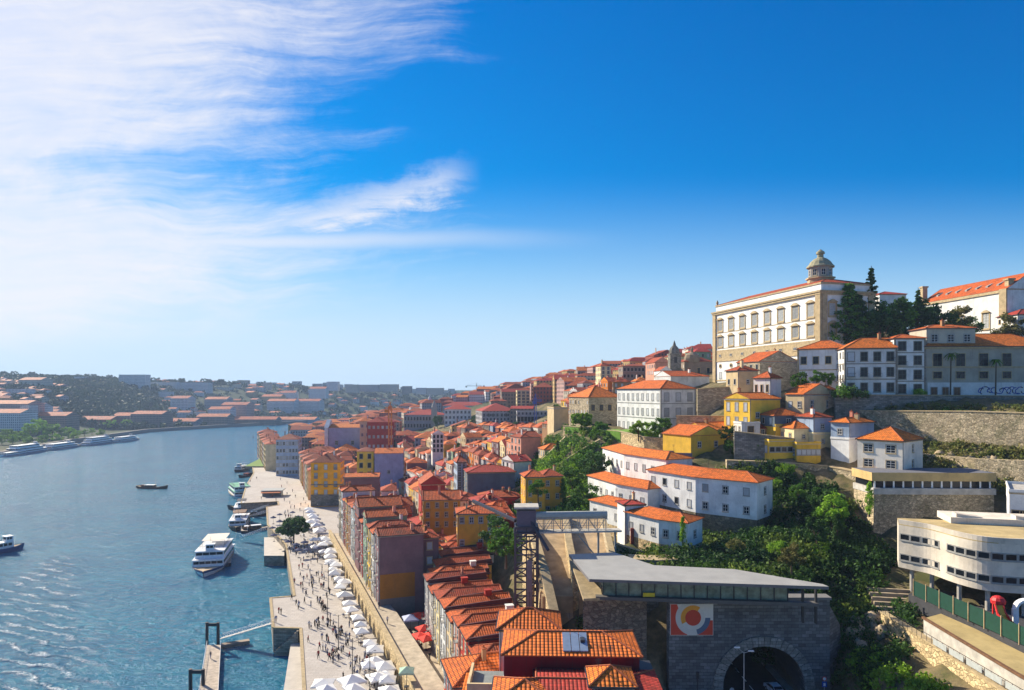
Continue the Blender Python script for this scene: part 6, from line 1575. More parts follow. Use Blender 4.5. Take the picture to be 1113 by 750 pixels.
# ------------------------------------------------------------------ foreground roofs
PAR = plain('party_wall', (.09, .03, .035), .85)
REDW = plaster('plaster_oxblood', (.19, .022, .028), amount=.7, stain=(.03, .02, .03))
def near_house():
    z0 = 12; t = thing('house', 'large near house with maroon walls, bright ribbed orange roof and long skylight', 'house', (-.9, 76, z0), R(-2)); w, d, h = 15.0, 7.6, 20.6
    occupy(3, 80, 7); occupy(10, 80, 7)
    b = MB(); b.box(0, 0, -8, w, d, h); b.build('wall', [REDW], t)
    rb = MB(); roof_solid(rb, w, d, h, 'u', (1, 1), math.tan(R(17)), .35, True); rf = rb.build('roof', [RN, REDW, RIDGE], t)
    tn = math.tan(R(17)); sk = MB(); z = lambda v: h+.14+(v+.35)*tn+.05
    for i in range(3):
        x0 = 6.6+i*.95
        sk.hexa([(x0, .3, z(.3)-.02), (x0+.88, .3, z(.3)-.02), (x0+.88, 3.4, z(3.4)-.02), (x0, 3.4, z(3.4)-.02)], [(x0, .3, z(.3)+.1), (x0+.88, .3, z(.3)+.1), (x0+.88, 3.4, z(3.4)+.1), (x0, 3.4, z(3.4)+.1)])
    sk.build('skylight', [plain('skylight_glass', (.20, .26, .36), .15, spec=.7)], rf)
    b = MB(); b.box(8.6, 1.6, h+.9, 9.1, 2.9, h+1.2); b.build('skylight_hatch', [IRON], rf)
    for i in range(3): put_window(t, -.02, 6.2-i*2.1, h-3.2, -math.pi/2, 'sash', 1.3, 2.4, SASH, None, True)
    b = MB(); b.box(w+.02, .5, -6, w+2.0, d-1, h-3.2, 0); b.box(w+.02, .4, h-3.2, w+2.2, d-.9, h-3.0, 1); b.build('side_porch', [W['white'], IRON], t)
    b = MB()
    for i in range(9): b.beam((.8+i*1.7, -.03, h-4.2), (.8+i*1.7, -.03, h-.2), .05, .05)
    b.build('cladding_battens', [plain('batten_maroon', (.10, .02, .02), .8)], t)
    # roof terrace on the river side
    b = MB(); b.box(-4.2, 0.6, -8, -.02, d-1, h-4.6); b.build('terrace_block', [plaster('plaster_redorange', (.60, .09, .03), amount=.4)], t)
    b = MB(); b.box(-4.2, .6, h-4.6, -3.9, d-1, h-3.5); b.box(-3.9, .6, h-4.6, -.02, .9, h-3.5); b.build('terrace_parapet', [W['beige']], t)
    b = MB(); b.box(-3.9, .9, h-4.6, -.02, d-1, h-4.5); b.build('terrace_floor', [plain('terrace_grey', (.2, .22, .22), .8)], t)
    b = MB(); b.box(-4.9, .2, h-5.2, -4.2, d-.6, h-4.9); b.build('eave', [RO], t)
    for i in range(4):
        for q in (h-8.0, h-11.6): put_window(t, -4.22, 5.8-i*1.5, q, -math.pi/2, 'sash', .9, 1.8, SASH, None, True)
near_house()
TOM = plaster('plaster_tomato', (.62, .085, .035), amount=.4)
house('near annexe with orange pyramid roof behind the large maroon house', -1.6, 85.2, 12, 7.5, 6.5, 20.2, -2, W['white'], RN, pitch=24, hips=(1, 1), chim=0, sides=dict(f=0, l=dict(fl=1, cols=2, ww=1, wh=1.4)), base=8, occ=False)
house('near low maroon wing with red roof at the bottom edge', 2.5, 67.5, 12, 12.6, 8.2, 19.0, -2, REDW, RM, pitch=10, hips=(0, 1), chim=0, sides=dict(f=0), base=8)
house('small red dormer house with bright pyramid tile roof at the bottom edge', 8.2, 69.6, 12, 4.2, 4.2, 19.9, -2, TOM, RN, pitch=26, chim=0, sides=dict(f=0, l=0), base=2, occ=False)
house('near orange hipped roof peeking in at the bottom edge', -1.8, 67.4, 12, 6.0, 6.0, 19.0, -2, W['red'], RN, pitch=20, chim=0, sides=dict(f=0), base=8, occ=False)
house('red near house with many white sash windows facing the sunken yard', -4.6, 75, 8, 5.0, 8.5, 15.6, 13, TOM, RN, axis='u', pitch=24, chim=1, sides=dict(f=0, l=dict(fl=5, cols=4, ww=1.0, wh=2.1, style='sash')), base=6, balc=.25, sub=True, occ=False)
house('near red house with shallow orange roof above the left windows', -7.0, 84.2, 8, 8, 8.6, 17.4, 15, TOM, RN, axis='u', pitch=24, hips=(1, 0), chim=1, sides=dict(f=0, l=dict(fl=5, cols=4, ww=1.0, wh=1.9, style='sash')), base=6, sub=True, balc=.3)
b = MB(); b.beam((-6.2, 86, 19.5), (-6.8, 91, 19.5), .9, .15); tag(b.build('awning', RO), 'thin sloping orange tile awning over the upper red windows', 'awning')
# stepped terrace row running away from the viewer
rowc = ['white', 'cream', 'ochre', 'red', 'pink', 'beige', 'white', 'cream', 'dirty', 'grey', 'orange', 'yellow', 'green', 'blue', 'dirty', 'beige', 'white', 'yellow', 'maroon', 'red', 'ochre']
dn = ['red', 'bright orange', 'yellow', 'pale yellow', 'cream', 'maroon', 'purple', 'scarlet', 'ochre', 'dark maroon', 'pink', 'brown']
Y = 93.5
for i in range(15):
    w_ = rnd.choice([5.6, 6.2, 6.6]); x = -9.2-.30*(Y-119.0) if Y < 150 else -18.3+.05*(Y-150)
    hh = 13.6+rnd.uniform(-.7, .7)-(min(i, 7)*.12)+max(0, i-9)*.35
    t = house(f'{dn[i % 12]} row house of the stepped row below the lift tower', x, Y, 7, 13.2, w_, hh, 15, W[rowc[i % 12]], RT if i > 1 else RO, axis='u', hips=(1, 0), pitch=20, over=.25, chim=0, base=4, group='stepped row of houses',
              sides=dict(f=0, l=dict(fl=4, cols=2, ww=1.0, wh=1.9, style=['sash', 'shut', 'sash3'])), balc=.3, sub=i < 5)
    b = MB(); b.hexa([(.3, -.14, hh-.3), (13.2, -.14, hh-.3), (13.2, .2, hh-.3), (.3, .2, hh-.3)], [(.3, -.14, hh+.4), (13.2, -.14, hh+1.25), (13.2, .2, hh+1.25), (.3, .2, hh+.4)]); b.build('party_wall', PAR, t)
    rf = [c for c in t.children if c.name.startswith('roof')][0]
    if i % 2 == 0:
        b = MB(); xx = rnd.uniform(6, 10); b.box(xx, w_*.4, hh+.3, xx+1.3, w_*.4+1.1, hh+2.2); b.box(xx-.1, w_*.4-.1, hh+2.2, xx+1.4, w_*.4+1.2, hh+2.35); b.build('roof_hatch', [rnd.choice([W['red'], W['white']]), RIDGE], rf)
    elif i % 3 == 0: chimney(rf, 8, w_*.3, hh+.6, h=1.6)
    Y += w_*1.0
# ------------------------------------------------------------------ riverfront row above the raised street
fc_ = ['maroon', 'white', 'yellow', 'green', 'red', 'cream', 'blue', 'white', 'pink', 'ochre', 'red', 'white', 'beige']
fn = ['maroon', 'white', 'yellow', 'green tiled', 'red', 'cream', 'blue', 'grey white', 'pink', 'ochre', 'bright red', 'narrow white', 'beige']
Y = 165.0
for i in range(13):
    w_ = rnd.uniform(5.0, 6.6); x = -32.2-.375*(Y-165)
    hh = 16.5+rnd.uniform(-1.6, 1.4) if i else 16.8
    t = house(f'{fn[i]} fronted narrow house of the riverfront row above the raised street', x, Y, 10, 11, w_, hh, 20, W[fc_[i]] if i else W['purple'], RT if i else RD, axis='u', hips=(1, 1) if i % 3 else (0, 0), pitch=22, chim=1, base=4, group='riverfront row',
              sides=dict(f=0, l=dict(fl=5, cols=2, ww=1.05, wh=2.0, style=['sash', 'dark', 'shut'])), balc=.4)
    if i == 0:
        t['label'] = 'riverfront end house with blind purple wall over an orange lower half'; b = MB(); b.box(.3, -.1, -3, 8.8, -.01, 7.5, 0); b.build('orange_wall_panel', plaster('plaster_deep_orange', (.50, .20, .03), amount=.5), t)
        b = MB(); b.box(.3, -.14, -3.2, 8.8, -.105, 1.6, 0); b.build('grey_plinth', plain('plinth_grey', (.2, .18, .17), .9), t)
    Y += w_/.94
house('tall dark plum house with one column of white windows beside the purple end wall', -22.8, 170, 7, 4.6, 10, 18.2, 18, W['purple'], RT, axis='v', pitch=20, chim=1, sides=dict(f=dict(fl=5, cols=1, ww=1.2, wh=1.7, style='shut'), l=0))
house('purple party wall house with broad gable behind the end house', -44, 196, 7, 12.5, 9, 21.5, 20, W['purple'], RT, axis='u', hips=(0, 0), pitch=24, chim=1, sides=dict(f=0, l=0))
# named buildings of the square and the middle town
hb('bright orange five storey house facing the riverside square', 338, 370, 549, 330, 503, plaster('plaster_bright_orange', (.95, .42, .01), amount=.1, objv=.02), RD, d=14, rz=6, pitch=30, sides=dict(f=dict(fl=5, cols=3, ww=1.35, wh=2.3, style='shut'), l=dict(fl=5, cols=4, ww=1.2, wh=2, style='dark')), chim=2, base=2, trim=TRIMG, balc=.6)
b = MB(); b.box(-.1, -.25, -.5, 15.2, -.02, 5.0); b.box(-.1, -.3, 9.6, 15.2, -.02, 10.0); b.build('stone_ground_floor', [STG], [o for o in THINGS if 'bright orange five' in o['label']][0])
hb('wide blind dark purple wall house with low orange roof strip', 374, 412, 560, 262, 519, W['purple'], RO, d=9, rz=8, axis='u', hips=(0, 0), pitch=12, sides=dict(f=0, l=0), chim=1)
hb('yellow house with three storeys of brown windows and flat grey top', 388, 406, 530, 318, 491, W['yellow'], RD, d=12, rz=6, sides=dict(f=dict(fl=4, cols=2, ww=1.5, wh=2.2, style='dark')), chim=0, pitch=14)
hb('lavender blind walled building with orange roof right of the yellow one', 407, 438, 530, 316, 493, W['lavender'], RO, d=13, rz=6, hips=(0, 0), pitch=16, sides=dict(f=dict(fl=1, cols=1, ww=1.2, wh=1.5)), chim=1)
hb('pale blue grey waterfront palace block with glazed upper floors', 300, 324, 517, 450, 478, plaster('plaster_icy', (.46, .52, .62), amount=.3), RD, d=20, rz=10, sides=dict(f=dict(fl=5, cols=7, ww=1.2, wh=2.0, style=['shut', 'sash']), l=dict(fl=5, cols=6, ww=1.2, wh=2.0)), chim=2, pitch=18, base=2)
for i, (Y, c) in enumerate([(478, 'beige'), (492, 'cream'), (506, 'white'), (520, 'pink'), (534, 'beige'), (548, 'brown'), (562, 'cream'), (576, 'grey'), (590, 'pink')]):
    house(f'{c} riverside house at the bend beyond the pale blue block', -163-.42*(Y-455), Y, 6, 15, 13.5, 19+rnd.uniform(-2, 2), 22, W[c], RD, sides=dict(f=0, l=dict(fl=5, cols=4, ww=1.3, wh=2.2, style=['dark', 'shut'])), chim=1, pitch=20, base=2, group='tall riverside houses at the bend')
for i, (Y, c, n) in enumerate([(350, 'beige', 'beige'), (362, 'cream', 'cream'), (375, 'white', 'white'), (388, 'pink', 'pink'), (401, 'ochre', 'ochre'), (414, 'beige', 'sand coloured'), (428, 'white', 'pale')]):
    house(f'{n} house lining the riverside square beyond the orange house', -103-.37*(Y-346), Y, 6, 13, 12, 15+rnd.uniform(-1, 2), 18, W[c], RD, pitch=22, sides=dict(f=0, l=dict(fl=5, cols=4, ww=1.2, wh=2, style=['dark', 'shut', 'sash'])), chim=1, base=1, group='houses lining the riverside square')
hb('white church with pale blind wall and stone gable at the river bend', 357, 392, 495, 520, 465, W['lavender'], RO, d=16, rz=4, hips=(0, 0), pitch=16, sides=dict(f=dict(fl=1, cols=2, ww=2, wh=3)), chim=0, name='church', cat='church')
b = MB(); x, y, z = P(357, 495, 519); b.box(0, 0, 0, 2.5, 17, 21); b.hexa([(-.4, 0, 21), (2.9, 0, 21), (2.9, 17, 21), (-.4, 17, 21)], [(-.4, 8, 27), (2.9, 8, 27), (2.9, 9, 27), (-.4, 9, 27)]); tag(b.build('church_gable', W['white'], None, (x-3, y, z)), 'pointed white gable wall at left end of the river bend church', 'gable')
hb('cream corner house with pointed orange gable by the church', 391, 402, 496, 500, 458, W['cream'], RO, d=12, rz=10, sides=dict(f=dict(fl=4, cols=2, ww=1.4, wh=2)), chim=1)
hb('red terraced apartment block with stepped red roofs in the middle town', 399, 428, 500, 480, 459, W['red'], RM, d=14, rz=4, sides=dict(f=dict(fl=4, cols=6, ww=1.4, wh=1.9, style='shut')), chim=2, pitch=26)
# stock exchange palace and dome
hb('long grey stone palace with red roof and arcade in the middle distance', 439, 482, 474, 640, 451, plaster('granite_far', (.30, .28, .31)), RM, d=30, rz=2, sides=dict(f=dict(fl=3, cols=13, ww=1.5, wh=3.2, style='dark')), chim=0, pitch=16, name='stone_palace', cat='palace')
t = thing('clock_tower', 'short stone clock tower rising from the long grey palace', 'tower', P(472, 474, 635)); b = MB(); b.box(-2.5, -2.5, 0, 2.5, 2.5, 27); b.lathe([(2.6, 27), (2.0, 29), (.3, 33)], 8); b.build('shaft', [TRIMG], t)
t = thing('church_dome', 'white domed church lantern above the long grey palace', 'dome', P(467, 452, 760)); b = MB(); b.lathe([(7, -12), (7, 8), (7.6, 8.2), (6.8, 11), (5, 14), (2, 16), (1.6, 19), (1.9, 19.2), (.5, 22), (.1, 25)], 14); b.build('dome', [W['white']], t)
hb('long white hall with red roof beyond the grey palace', 481, 529, 449, 760, 441, W['white'], RM, d=24, rz=0, sides=dict(f=dict(fl=1, cols=10, ww=2, wh=3)), chim=0, pitch=18)
hb('broad white convent range with red roof right of the grey palace', 483, 512, 462, 600, 445, W['white'], RM, d=26, rz=4, sides=dict(f=dict(fl=3, cols=7, ww=1.5, wh=2)), chim=0, pitch=18)
hb('market hall with long red roof and pale side wall in the middle town', 524, 562, 463, 500, 447, FARW['grey'], RM, d=30, rz=12, sides=dict(f=dict(fl=2, cols=8, ww=1.6, wh=2.4)), chim=0, pitch=20)
hb('low glazed hall with dark canopy right of the market hall', 562, 607, 462, 470, 448, FARW['grey'], CONC, d=14, rz=2, flat=True, sides=dict(f=dict(fl=1, cols=12, ww=1.9, wh=3.2, style='dark')), chim=0)
hb('pale modern block with yellow balconies left of the green canopy hall', 562, 576, 442, 560, 425, W['cream'], CONC, d=12, rz=4, flat=True, sides=dict(f=dict(fl=5, cols=3, ww=2.2, wh=1.8)), chim=0)
t = thing('granite_tower', 'dark square tower with small cap on the far skyline', 'tower', P(526, 443, 820)); b = MB(); b.box(-6, -6, -8, 6, 6, 20); b.box(-4, -4, 20, 4, 4, 23); b.lathe([(2, 23), (1.5, 25), (.2, 27)], 8); b.build('shaft', [plain('tower_dark', (.12, .12, .14), .9)], t)
def crane(label, px, pb, Y, pt, jl, jr, m, s=1.0, pyj=None):
    x, y, z = P(px, pb, Y); h = (pb-pt)/F*Y; t = thing('tower_crane', label, 'crane', (x, y, z)); b = MB()
    for a, c in ((-.7, -.7), (.7, -.7), (.7, .7), (-.7, .7)): b.beam((a*s, c*s, 0), (a*s, c*s, h), .3*s)
    n = int(h/2.2)
    for k in range(n): b.beam((-.7*s, -.7*s, k*h/n), (.7*s, -.7*s, (k+1)*h/n), .2*s); b.beam((-.7*s, -.7*s, k*h/n), (-.7*s, .7*s, (k+1)*h/n), .2*s)
    b.build('mast', m, t); j = MB(); a, c = jl/F*Y, jr/F*Y
    for dz_ in (0, 1.4): j.beam((a, 0, h-2.5+dz_), (c, 0, h-2.5+dz_*.6), .28*s)
    n = 10
    for k in range(n): q = a+(c-a)*k/n; j.beam((q, 0, h-2.5), (q+(c-a)/n, 0, h-1.3), .16*s)
    j.beam((0, 0, h+2.5), (c*.8, 0, h-1.6), .12*s); j.beam((0, 0, h+2.5), (a*.9, 0, h-1.6), .12*s); j.beam((0, 0, h-2), (0, 0, h+2.5), .5*s)
    j.box(min(a, c), -.6, h-4.2, min(a, c)+2.2, .6, h-2.6); j.build('jib', m, t)
crane('orange tower crane standing among the middle roofs', 424, 484, 420, 441, -6, 15, plain('crane_orange', (.62, .22, .03), .5), 1.25)
crane('blue tower crane mast in front of the low glazed hall', 582, 474, 440, 432, -3, 7, plain('crane_blue', (.05, .10, .42), .5), 1.0)
crane('pale far crane on the distant skyline', 518, 444, 1000, 418, -12, 6, plain('crane_pale', (.4, .36, .28), .5), 1.0)
# skyline churches left of the palace
t = thing('bell_tower', 'dark slender stone bell tower with domed cap on the skyline', 'tower', P(733, 405, 330)); b = MB(); b.box(-2.6, -2.6, -10, 2.6, 2.6, 8.5); b.box(-2.9, -2.9, 8.5, 2.9, 2.9, 9.1); b.lathe([(2.7, 9.1), (2.6, 10.6), (1.9, 12), (.9, 13), (.6, 14), (.1, 15.5)], 8); b.build('shaft', [STG], t)
b = MB(); b.box(-.7, -2.72, 4.6, .7, -2.55, 7.4); b.build('belfry_opening', [IRON], t)
hb('pink gabled church front with twin pinnacles on the skyline', 712, 728, 408, 345, 394, W['pink'], RT, d=16, rz=6, axis='v', hips=(0, 0), pitch=34, chim=0, sides=dict(f=dict(fl=1, cols=1, ww=1.2, wh=2.4)), name='church', cat='church')
hb('small white chapel gable beside the skyline bell tower', 718, 730, 414, 325, 403, W['white'], RT, d=10, rz=6, axis='v', hips=(0, 0), pitch=34, chim=0, sides=dict(f=dict(fl=1, cols=1, ww=1, wh=2)), name='chapel', cat='chapel')
hb('brown stone church with round dome just left of the palace', 744, 775, 412, 335, 393, plaster('stone_brown', (.30, .23, .18)), RT, d=14, rz=4, chim=0, sides=dict(f=dict(fl=1, cols=3, ww=1.4, wh=3, style='dark')), name='church', cat='church')
t = thing('church_dome', 'small brown dome with cross left of the palace', 'dome', P(752, 394, 338)); b = MB(); b.lathe([(4, 0), (4, 2), (3.4, 3.6), (1.6, 4.8), (.7, 5.2), (.6, 6.6), (.1, 8)], 12); b.build('dome', [plain('dome_brown', (.25, .19, .13), .9)], t)
hb('wide red roofed white gable house under the skyline churches', 729, 771, 420, 285, 409, W['white'], RT, d=14, rz=16, hips=(0, 1), pitch=18, chim=1, sides=dict(f=0, l=0))
hb('long ruined brown stone building on the skyline left of the churches', 677, 705, 412, 400, 398, plaster('stone_brown', (.30, .23, .18)), RD, d=14, rz=2, pitch=12, chim=0, sides=dict(f=dict(fl=2, cols=7, ww=1.3, wh=1.8, style='dark')))
hb('tall cream house with balconies on the skyline left of the ruined block', 653, 664, 416, 420, 398, W['cream'], RD, d=12, rz=8, chim=1, sides=dict(f=dict(fl=4, cols=2, ww=1.3, wh=1.8)))
hb('blind red gabled house among the central roofs', 458, 484, 545, 240, 527, W['red'], RT, d=14, rz=12, axis='v', hips=(0, 0), pitch=34, chim=1, sides=dict(f=0))
hb('long dark slate walled house with maroon roof left of the garden', 508, 560, 543, 232, 514, W['slate'], RM, d=12, rz=10, pitch=16, chim=1, sides=dict(f=0, l=dict(fl=3, cols=2)))
hb('red and yellow corner house with long orange roof by the lift tower', 497, 548, 596, 176, 559, W['ochre'], RT, d=9, rz=6, pitch=16, chim=1, sides=dict(f=dict(fl=3, cols=5, ww=1.0, wh=1.5, skip=.3), l=dict(fl=2, cols=2, ww=1.2, wh=2)))
hb('ochre gabled house with brown side wall in the central roofs', 460, 500, 575, 205, 544, W['ochre'], RT, d=10, rz=8, axis='u', hips=(0, 0), pitch=22, chim=1, sides=dict(f=dict(fl=3, cols=4, ww=1, wh=1.5)))
hb('long red roofed range beside the long slate walled house', 522, 566, 556, 215, 541, W['red'], RT, d=8, rz=8, pitch=20, chim=2, sides=dict(f=0, l=0))
hb('white tall house in the middle town facing the viewer', 470, 482, 492, 360, 472, W['white'], RT, d=12, rz=10, axis='v', hips=(0, 0), pitch=32, chim=1, sides=dict(f=dict(fl=4, cols=3, ww=1.1, wh=1.6, style='dark')))
hb('pale blue grey narrow house with balconies in the central roofs', 497, 507, 535, 245, 503, W['blue'], RT, d=10, rz=12, chim=1, sides=dict(f=dict(fl=6, cols=2, ww=1.0, wh=1.6)))

LMK += [('the orange crane', 424, 462), ('the orange house', 354, 525), ('the purple wall', 393, 537), ('the grey palace', 460, 460), ('the blue crane', 582, 450), ('the red gable', 470, 533),
        ('the slate house', 534, 528), ('the lift tower', 560, 560), ('the riverfront row', 400, 600), ('the stepped row', 510, 640), ('the bell tower', 733, 392), ('the pale house', 715, 440),
        ('the market hall', 543, 450), ('the dark tower', 526, 432), ('the lavender wall', 422, 508), ('the bend church', 374, 475), ('the red block', 413, 475), ('the skyline ruin', 690, 403),
        ('the quay tree', 319, 575), ('the pier kiosk', 293, 528), ('the quay platform', 306, 662), ('the garden pines', 640, 455), ('the garden cottage', 604, 490), ('the ochre gable', 480, 558), ('the blue house', 502, 518), ('the white house', 476, 480), ('the palace', 830, 380), ('the red parasols', 463, 690)]

# ------------------------------------------------------------------ terrain, then the crowded old town
CPS += [q for q in AUTO_CP if q[0] > -12]
solve_terrain(); build_ground()
def free(x, y, r):
    return all((x-a)**2+(y-b)**2 > (r+c)**2 for a, b, c in FOOT)
wc = ['white', 'cream', 'ochre', 'red', 'pink', 'beige', 'brown', 'maroon', 'dirty', 'grey', 'orange', 'yellow', 'green', 'blue', 'dirty', 'beige', 'white', 'purple']
rn_ = {RT.name: 'terracotta', RO.name: 'orange', RD.name: 'old brown', RM.name: 'dark red'}
dr = random.Random(5)
def visible_share(): pass
def in_green(x, y):
    px = CX+F*x/y
    return (x > 2 and y < 245 and px > 560) or (px > 575 and y < 330 and px < 760 and x > 5+0*(y)) and not (px < 590 and y > 290)
cand = []
for j in range(0, 22):                      # rows behind the riverfront, one behind another
    toff = 51+j*12.8+dr.uniform(-.8, .8)
    Y = 128 if j == 0 else 150
    while Y < 455:
        w_ = dr.uniform(6.0, 10.5); x = 7.5-.363*Y+toff*1.06-13
        px = CX+F*x/Y
        if not (x > 30+.10*(Y-200) or px > 665 or (Y < 170 and x > -13)) and not in_green(x, Y): cand.append((x, Y, w_, 10.6, dr.uniform(8.5, 13.5), 18+dr.uniform(-7, 7)))
        Y += w_/.94+ (dr.random() < .06)*5
for Y in np.arange(458, 900, 22):           # farther quarters, coarser grain
    x = -.32*Y-30
    while CX+F*x/Y < 790:
        w_ = dr.uniform(13, 22); px = CX+F*x/Y
        if seg_d(np.array([x+w_/2]), np.array([float(Y)]), RIVER)[0] > 24: cand.append((x, Y+dr.uniform(-5, 5), w_, dr.uniform(10, 16), dr.uniform(9, 15), dr.uniform(-12, 20)))
        x += w_+dr.uniform(0, 9)
for Y in np.arange(345, 455, 20):           # the slope climbing to the skyline
    x = .11*Y
    while CX+F*x/Y < 770:
        w_ = dr.uniform(8, 12); cand.append((x, Y+dr.uniform(-5, 5), w_, 10, dr.uniform(7, 11), dr.uniform(-8, 22))); x += w_+dr.uniform(0, 5)
# rank candidates by how much of them the view can show: scan columns front to back
cand.sort(key=lambda c: c[1])
placed = []
for (x, y, w_, d_, h_, rz) in cand:
    a = R(rz); cx, cy = x+w_/2*math.cos(a)-d_/2*math.sin(a), y+w_/2*math.sin(a)+d_/2*math.cos(a)
    if not free(cx, cy, min(w_, d_)*.47): continue
    if any((cx-q[0])**2+(cy-q[1])**2 < (.46*min(w_, d_)+.46*q[2])**2 for q in placed): continue
    placed.append((cx, cy, min(w_, d_), (x, y, w_, d_, h_, rz)))
zz = H(np.array([p[0] for p in placed]), np.array([p[1] for p in placed]))
KEEP = [(437, 484, 469, 630), (480, 531, 455, 750), (482, 513, 459, 590), (522, 563, 458, 490), (560, 609, 459, 465), (386, 439, 516, 312), (336, 373, 546, 328), (355, 393, 486, 515), (398, 430, 486, 476), (458, 485, 543, 238), (508, 561, 532, 230), (470, 483, 486, 355), (560, 577, 440, 555), (418, 430, 470, 415), (676, 706, 409, 395), (495, 508, 525, 243)]
for i, p in enumerate(placed):
    x, y, w_, d_, h_, rz = p[3]; c0, c1 = CX+F*(p[0]-w_*.55)/p[1], CX+F*(p[0]+w_*.55)/p[1]
    for a0, a1, yb, Yk in KEEP:
        if c1 > a0 and c0 < a1 and y < Yk:
            h_ = min(h_, CZ-(yb-HZ)*y/F-float(zz[i])-2.6)
    placed[i] = (p[0], p[1], p[2], (x, y, w_, d_, h_, rz))
ok_ = [i for i, p in enumerate(placed) if p[3][4] > 3.2]; placed = [placed[i] for i in ok_]; zz = zz[ok_]
hor = np.full(1300, 900.0); show = []
for p, z in zip(placed, zz):
    x, y, w_, d_, h_, rz = p[3]; top = HZ+F*(CZ-(z+h_+2.5))/p[1]; bot = HZ+F*(CZ-z)/p[1]; c0 = CX+F*(p[0]-w_*.5)/p[1]; c1 = CX+F*(p[0]+w_*.5)/p[1]
    i0, i1 = int(max(0, c0)), int(min(1299, max(c1, c0+1)))
    if i1 <= i0 or c1 < 0: show.append(0); continue
    s = np.clip(np.minimum(hor[i0:i1], bot)-top, 0, None).sum(); hor[i0:i1] = np.minimum(hor[i0:i1], top); show.append(s)
order = sorted(range(len(placed)), key=lambda i: -show[i])
NH = sum(1 for o in THINGS if o['category'] == 'house')
keep = [i for i in order if show[i] > 3][:max(0, 292-NH)]
rest = [i for i in order if show[i] > .5 and i not in set(keep)]
print('CITY candidates', len(placed), 'kept', len(keep), 'rest', len(rest), 'named houses', NH)
STW = ['one', 'two', 'three', 'four', 'five']
for i in keep:
    x, y, w_, d_, h_, rz = placed[i][3]; z = float(zz[i])-.3; cn_ = rnd.choice(wc); px, py = scr(x, y, z+h_)
    far = y > 430
    if far: cn_ = rnd.choice([k for k in FARW]); wm = FARW[cn_]
    else: wm = W[cn_]
    rm = rnd.choice([RT, RT, RT, RO, RD, RM] if px > 470 else [RT, RT, RO, RD, RM]); fl = max(1, int(h_/3)); ax = rnd.choice('uuv'); hp = rnd.choice([(1, 1), (1, 1), (0, 0), (1, 0)])
    kind = 'gabled' if hp == (0, 0) else 'hipped'
    blind = rnd.random() < .3
    lab = f'{"dingy white" if cn_ == "dirty" else cn_} {STW[min(4, fl-1)]} storey house with {kind} {rn_[rm.name]} roof'
    t = house(lab, x, y, z, w_, d_, h_, rz, wm, rm, axis=ax, hips=hp, pitch=rnd.uniform(18, 27), chim=0 if y > 600 else rnd.choice([0, 1, 1, 2]), base=6, occ=False, group='tile roofed houses of the old town', ridge=y < 280,
              sides=dict(f=0 if (blind or far) else None, l=0 if far else dict(fl=fl, cols=max(1, int(d_/3.2)), ww=1.1, wh=1.6, style=['dark', 'shut'])), win=None if not far else False, flat=False)
    t['auto'] = 1
    rfo = [c for c in t.children if c.name.startswith('roof')][0]
    if y < 400 and rnd.random() < .55:
        for q in range(rnd.choice([1, 1, 2, 3])):
            b = MB(); u = w_*rnd.uniform(.2, .8); v = rnd.uniform(.6, 1.6); zt = h_+.14+(min(v if ax == 'u' else u, w_*.4)+.35)*.42 if ax == 'u' else h_+.2+min(u, w_-u)*.42
            b.box(u-.4, v, zt, u+.4, v+.9, zt+.25, 0); b.box(u-.32, v+.08, zt+.25, u+.32, v+.82, zt+.29, 1); b.build('skylight', [TRIMG, GLASS], rfo)
    if y < 330 and rnd.random() < .45:       # dormers and small rooftop sheds
        rf = [c for c in t.children if c.name.startswith('roof')][0]; b = MB(); u, v = w_*rnd.uniform(.3, .6), d_*rnd.uniform(.2, .5)
        b.box(u-.8, v-.8, h_, u+.8, v+1.2, h_+2.3, 0); b.hexa([(u-1, v-1, h_+2.3), (u+1, v-1, h_+2.3), (u+1, v+1.4, h_+2.3), (u-1, v+1.4, h_+2.3)], [(u-.05, v-1, h_+2.9), (u+.05, v-1, h_+2.9), (u+.05, v+1.4, h_+2.9), (u-.05, v+1.4, h_+2.9)], 1)
        b.box(u-.45, v-.84, h_+.9, u+.45, v-.8, h_+2.0, 2); b.build('dormer', [wm, rm, GLASS], rf)
if rest:
    wb = MB(); mats = list(FARW.values())+[RT, RO, RD]
    for i in rest:
        x, y, w_, d_, h_, rz = placed[i][3]; z = float(zz[i]); a = R(rz); c, s = math.cos(a), math.sin(a); g_ = lambda u, v, zq: (x+u*c-v*s, y+u*s+v*c, zq)
        k = rnd.randint(0, len(FARW)-1); r = len(FARW)+rnd.randint(0, 2); lo = [(0, 0), (w_, 0), (w_, d_), (0, d_)]; e = .3
        for p, q in zip(lo, lo[1:]+lo[:1]): wb.poly([g_(*p, z-5), g_(*q, z-5), g_(*q, z+h_), g_(*p, z+h_)], k)
        lo2 = [(-e, -e), (w_+e, -e), (w_+e, d_+e), (-e, d_+e)]; r0, r1 = g_(d_*.4, d_/2, z+h_+2.3), g_(w_-d_*.4, d_/2, z+h_+2.3)
        E_ = [g_(*p, z+h_+.02) for p in lo2]
        for f in ([E_[0], E_[1], r1, r0], [E_[2], E_[3], r0, r1], [E_[1], E_[2], r1], [E_[3], E_[0], r0]): wb.poly(f, r)
    o = wb.build('distant_houses', mats); o['kind'] = 'stuff'; o['label'] = 'mass of distant tile roofed houses between the nearer ones'; o['category'] = 'houses'
# trees tucked between the roofs
for i in range(26):
    Y = dr.uniform(260, 640); px = dr.uniform(430, 640); x = (px-CX)/F*Y; z = hz(x, Y)
    if free(x, Y, 3): tree('dark green tree between the old town roofs', x, Y, z, dr.uniform(7, 12), mat=dr.choice([L_MID, L_DARK]), group='trees between the old town roofs')['auto'] = 1
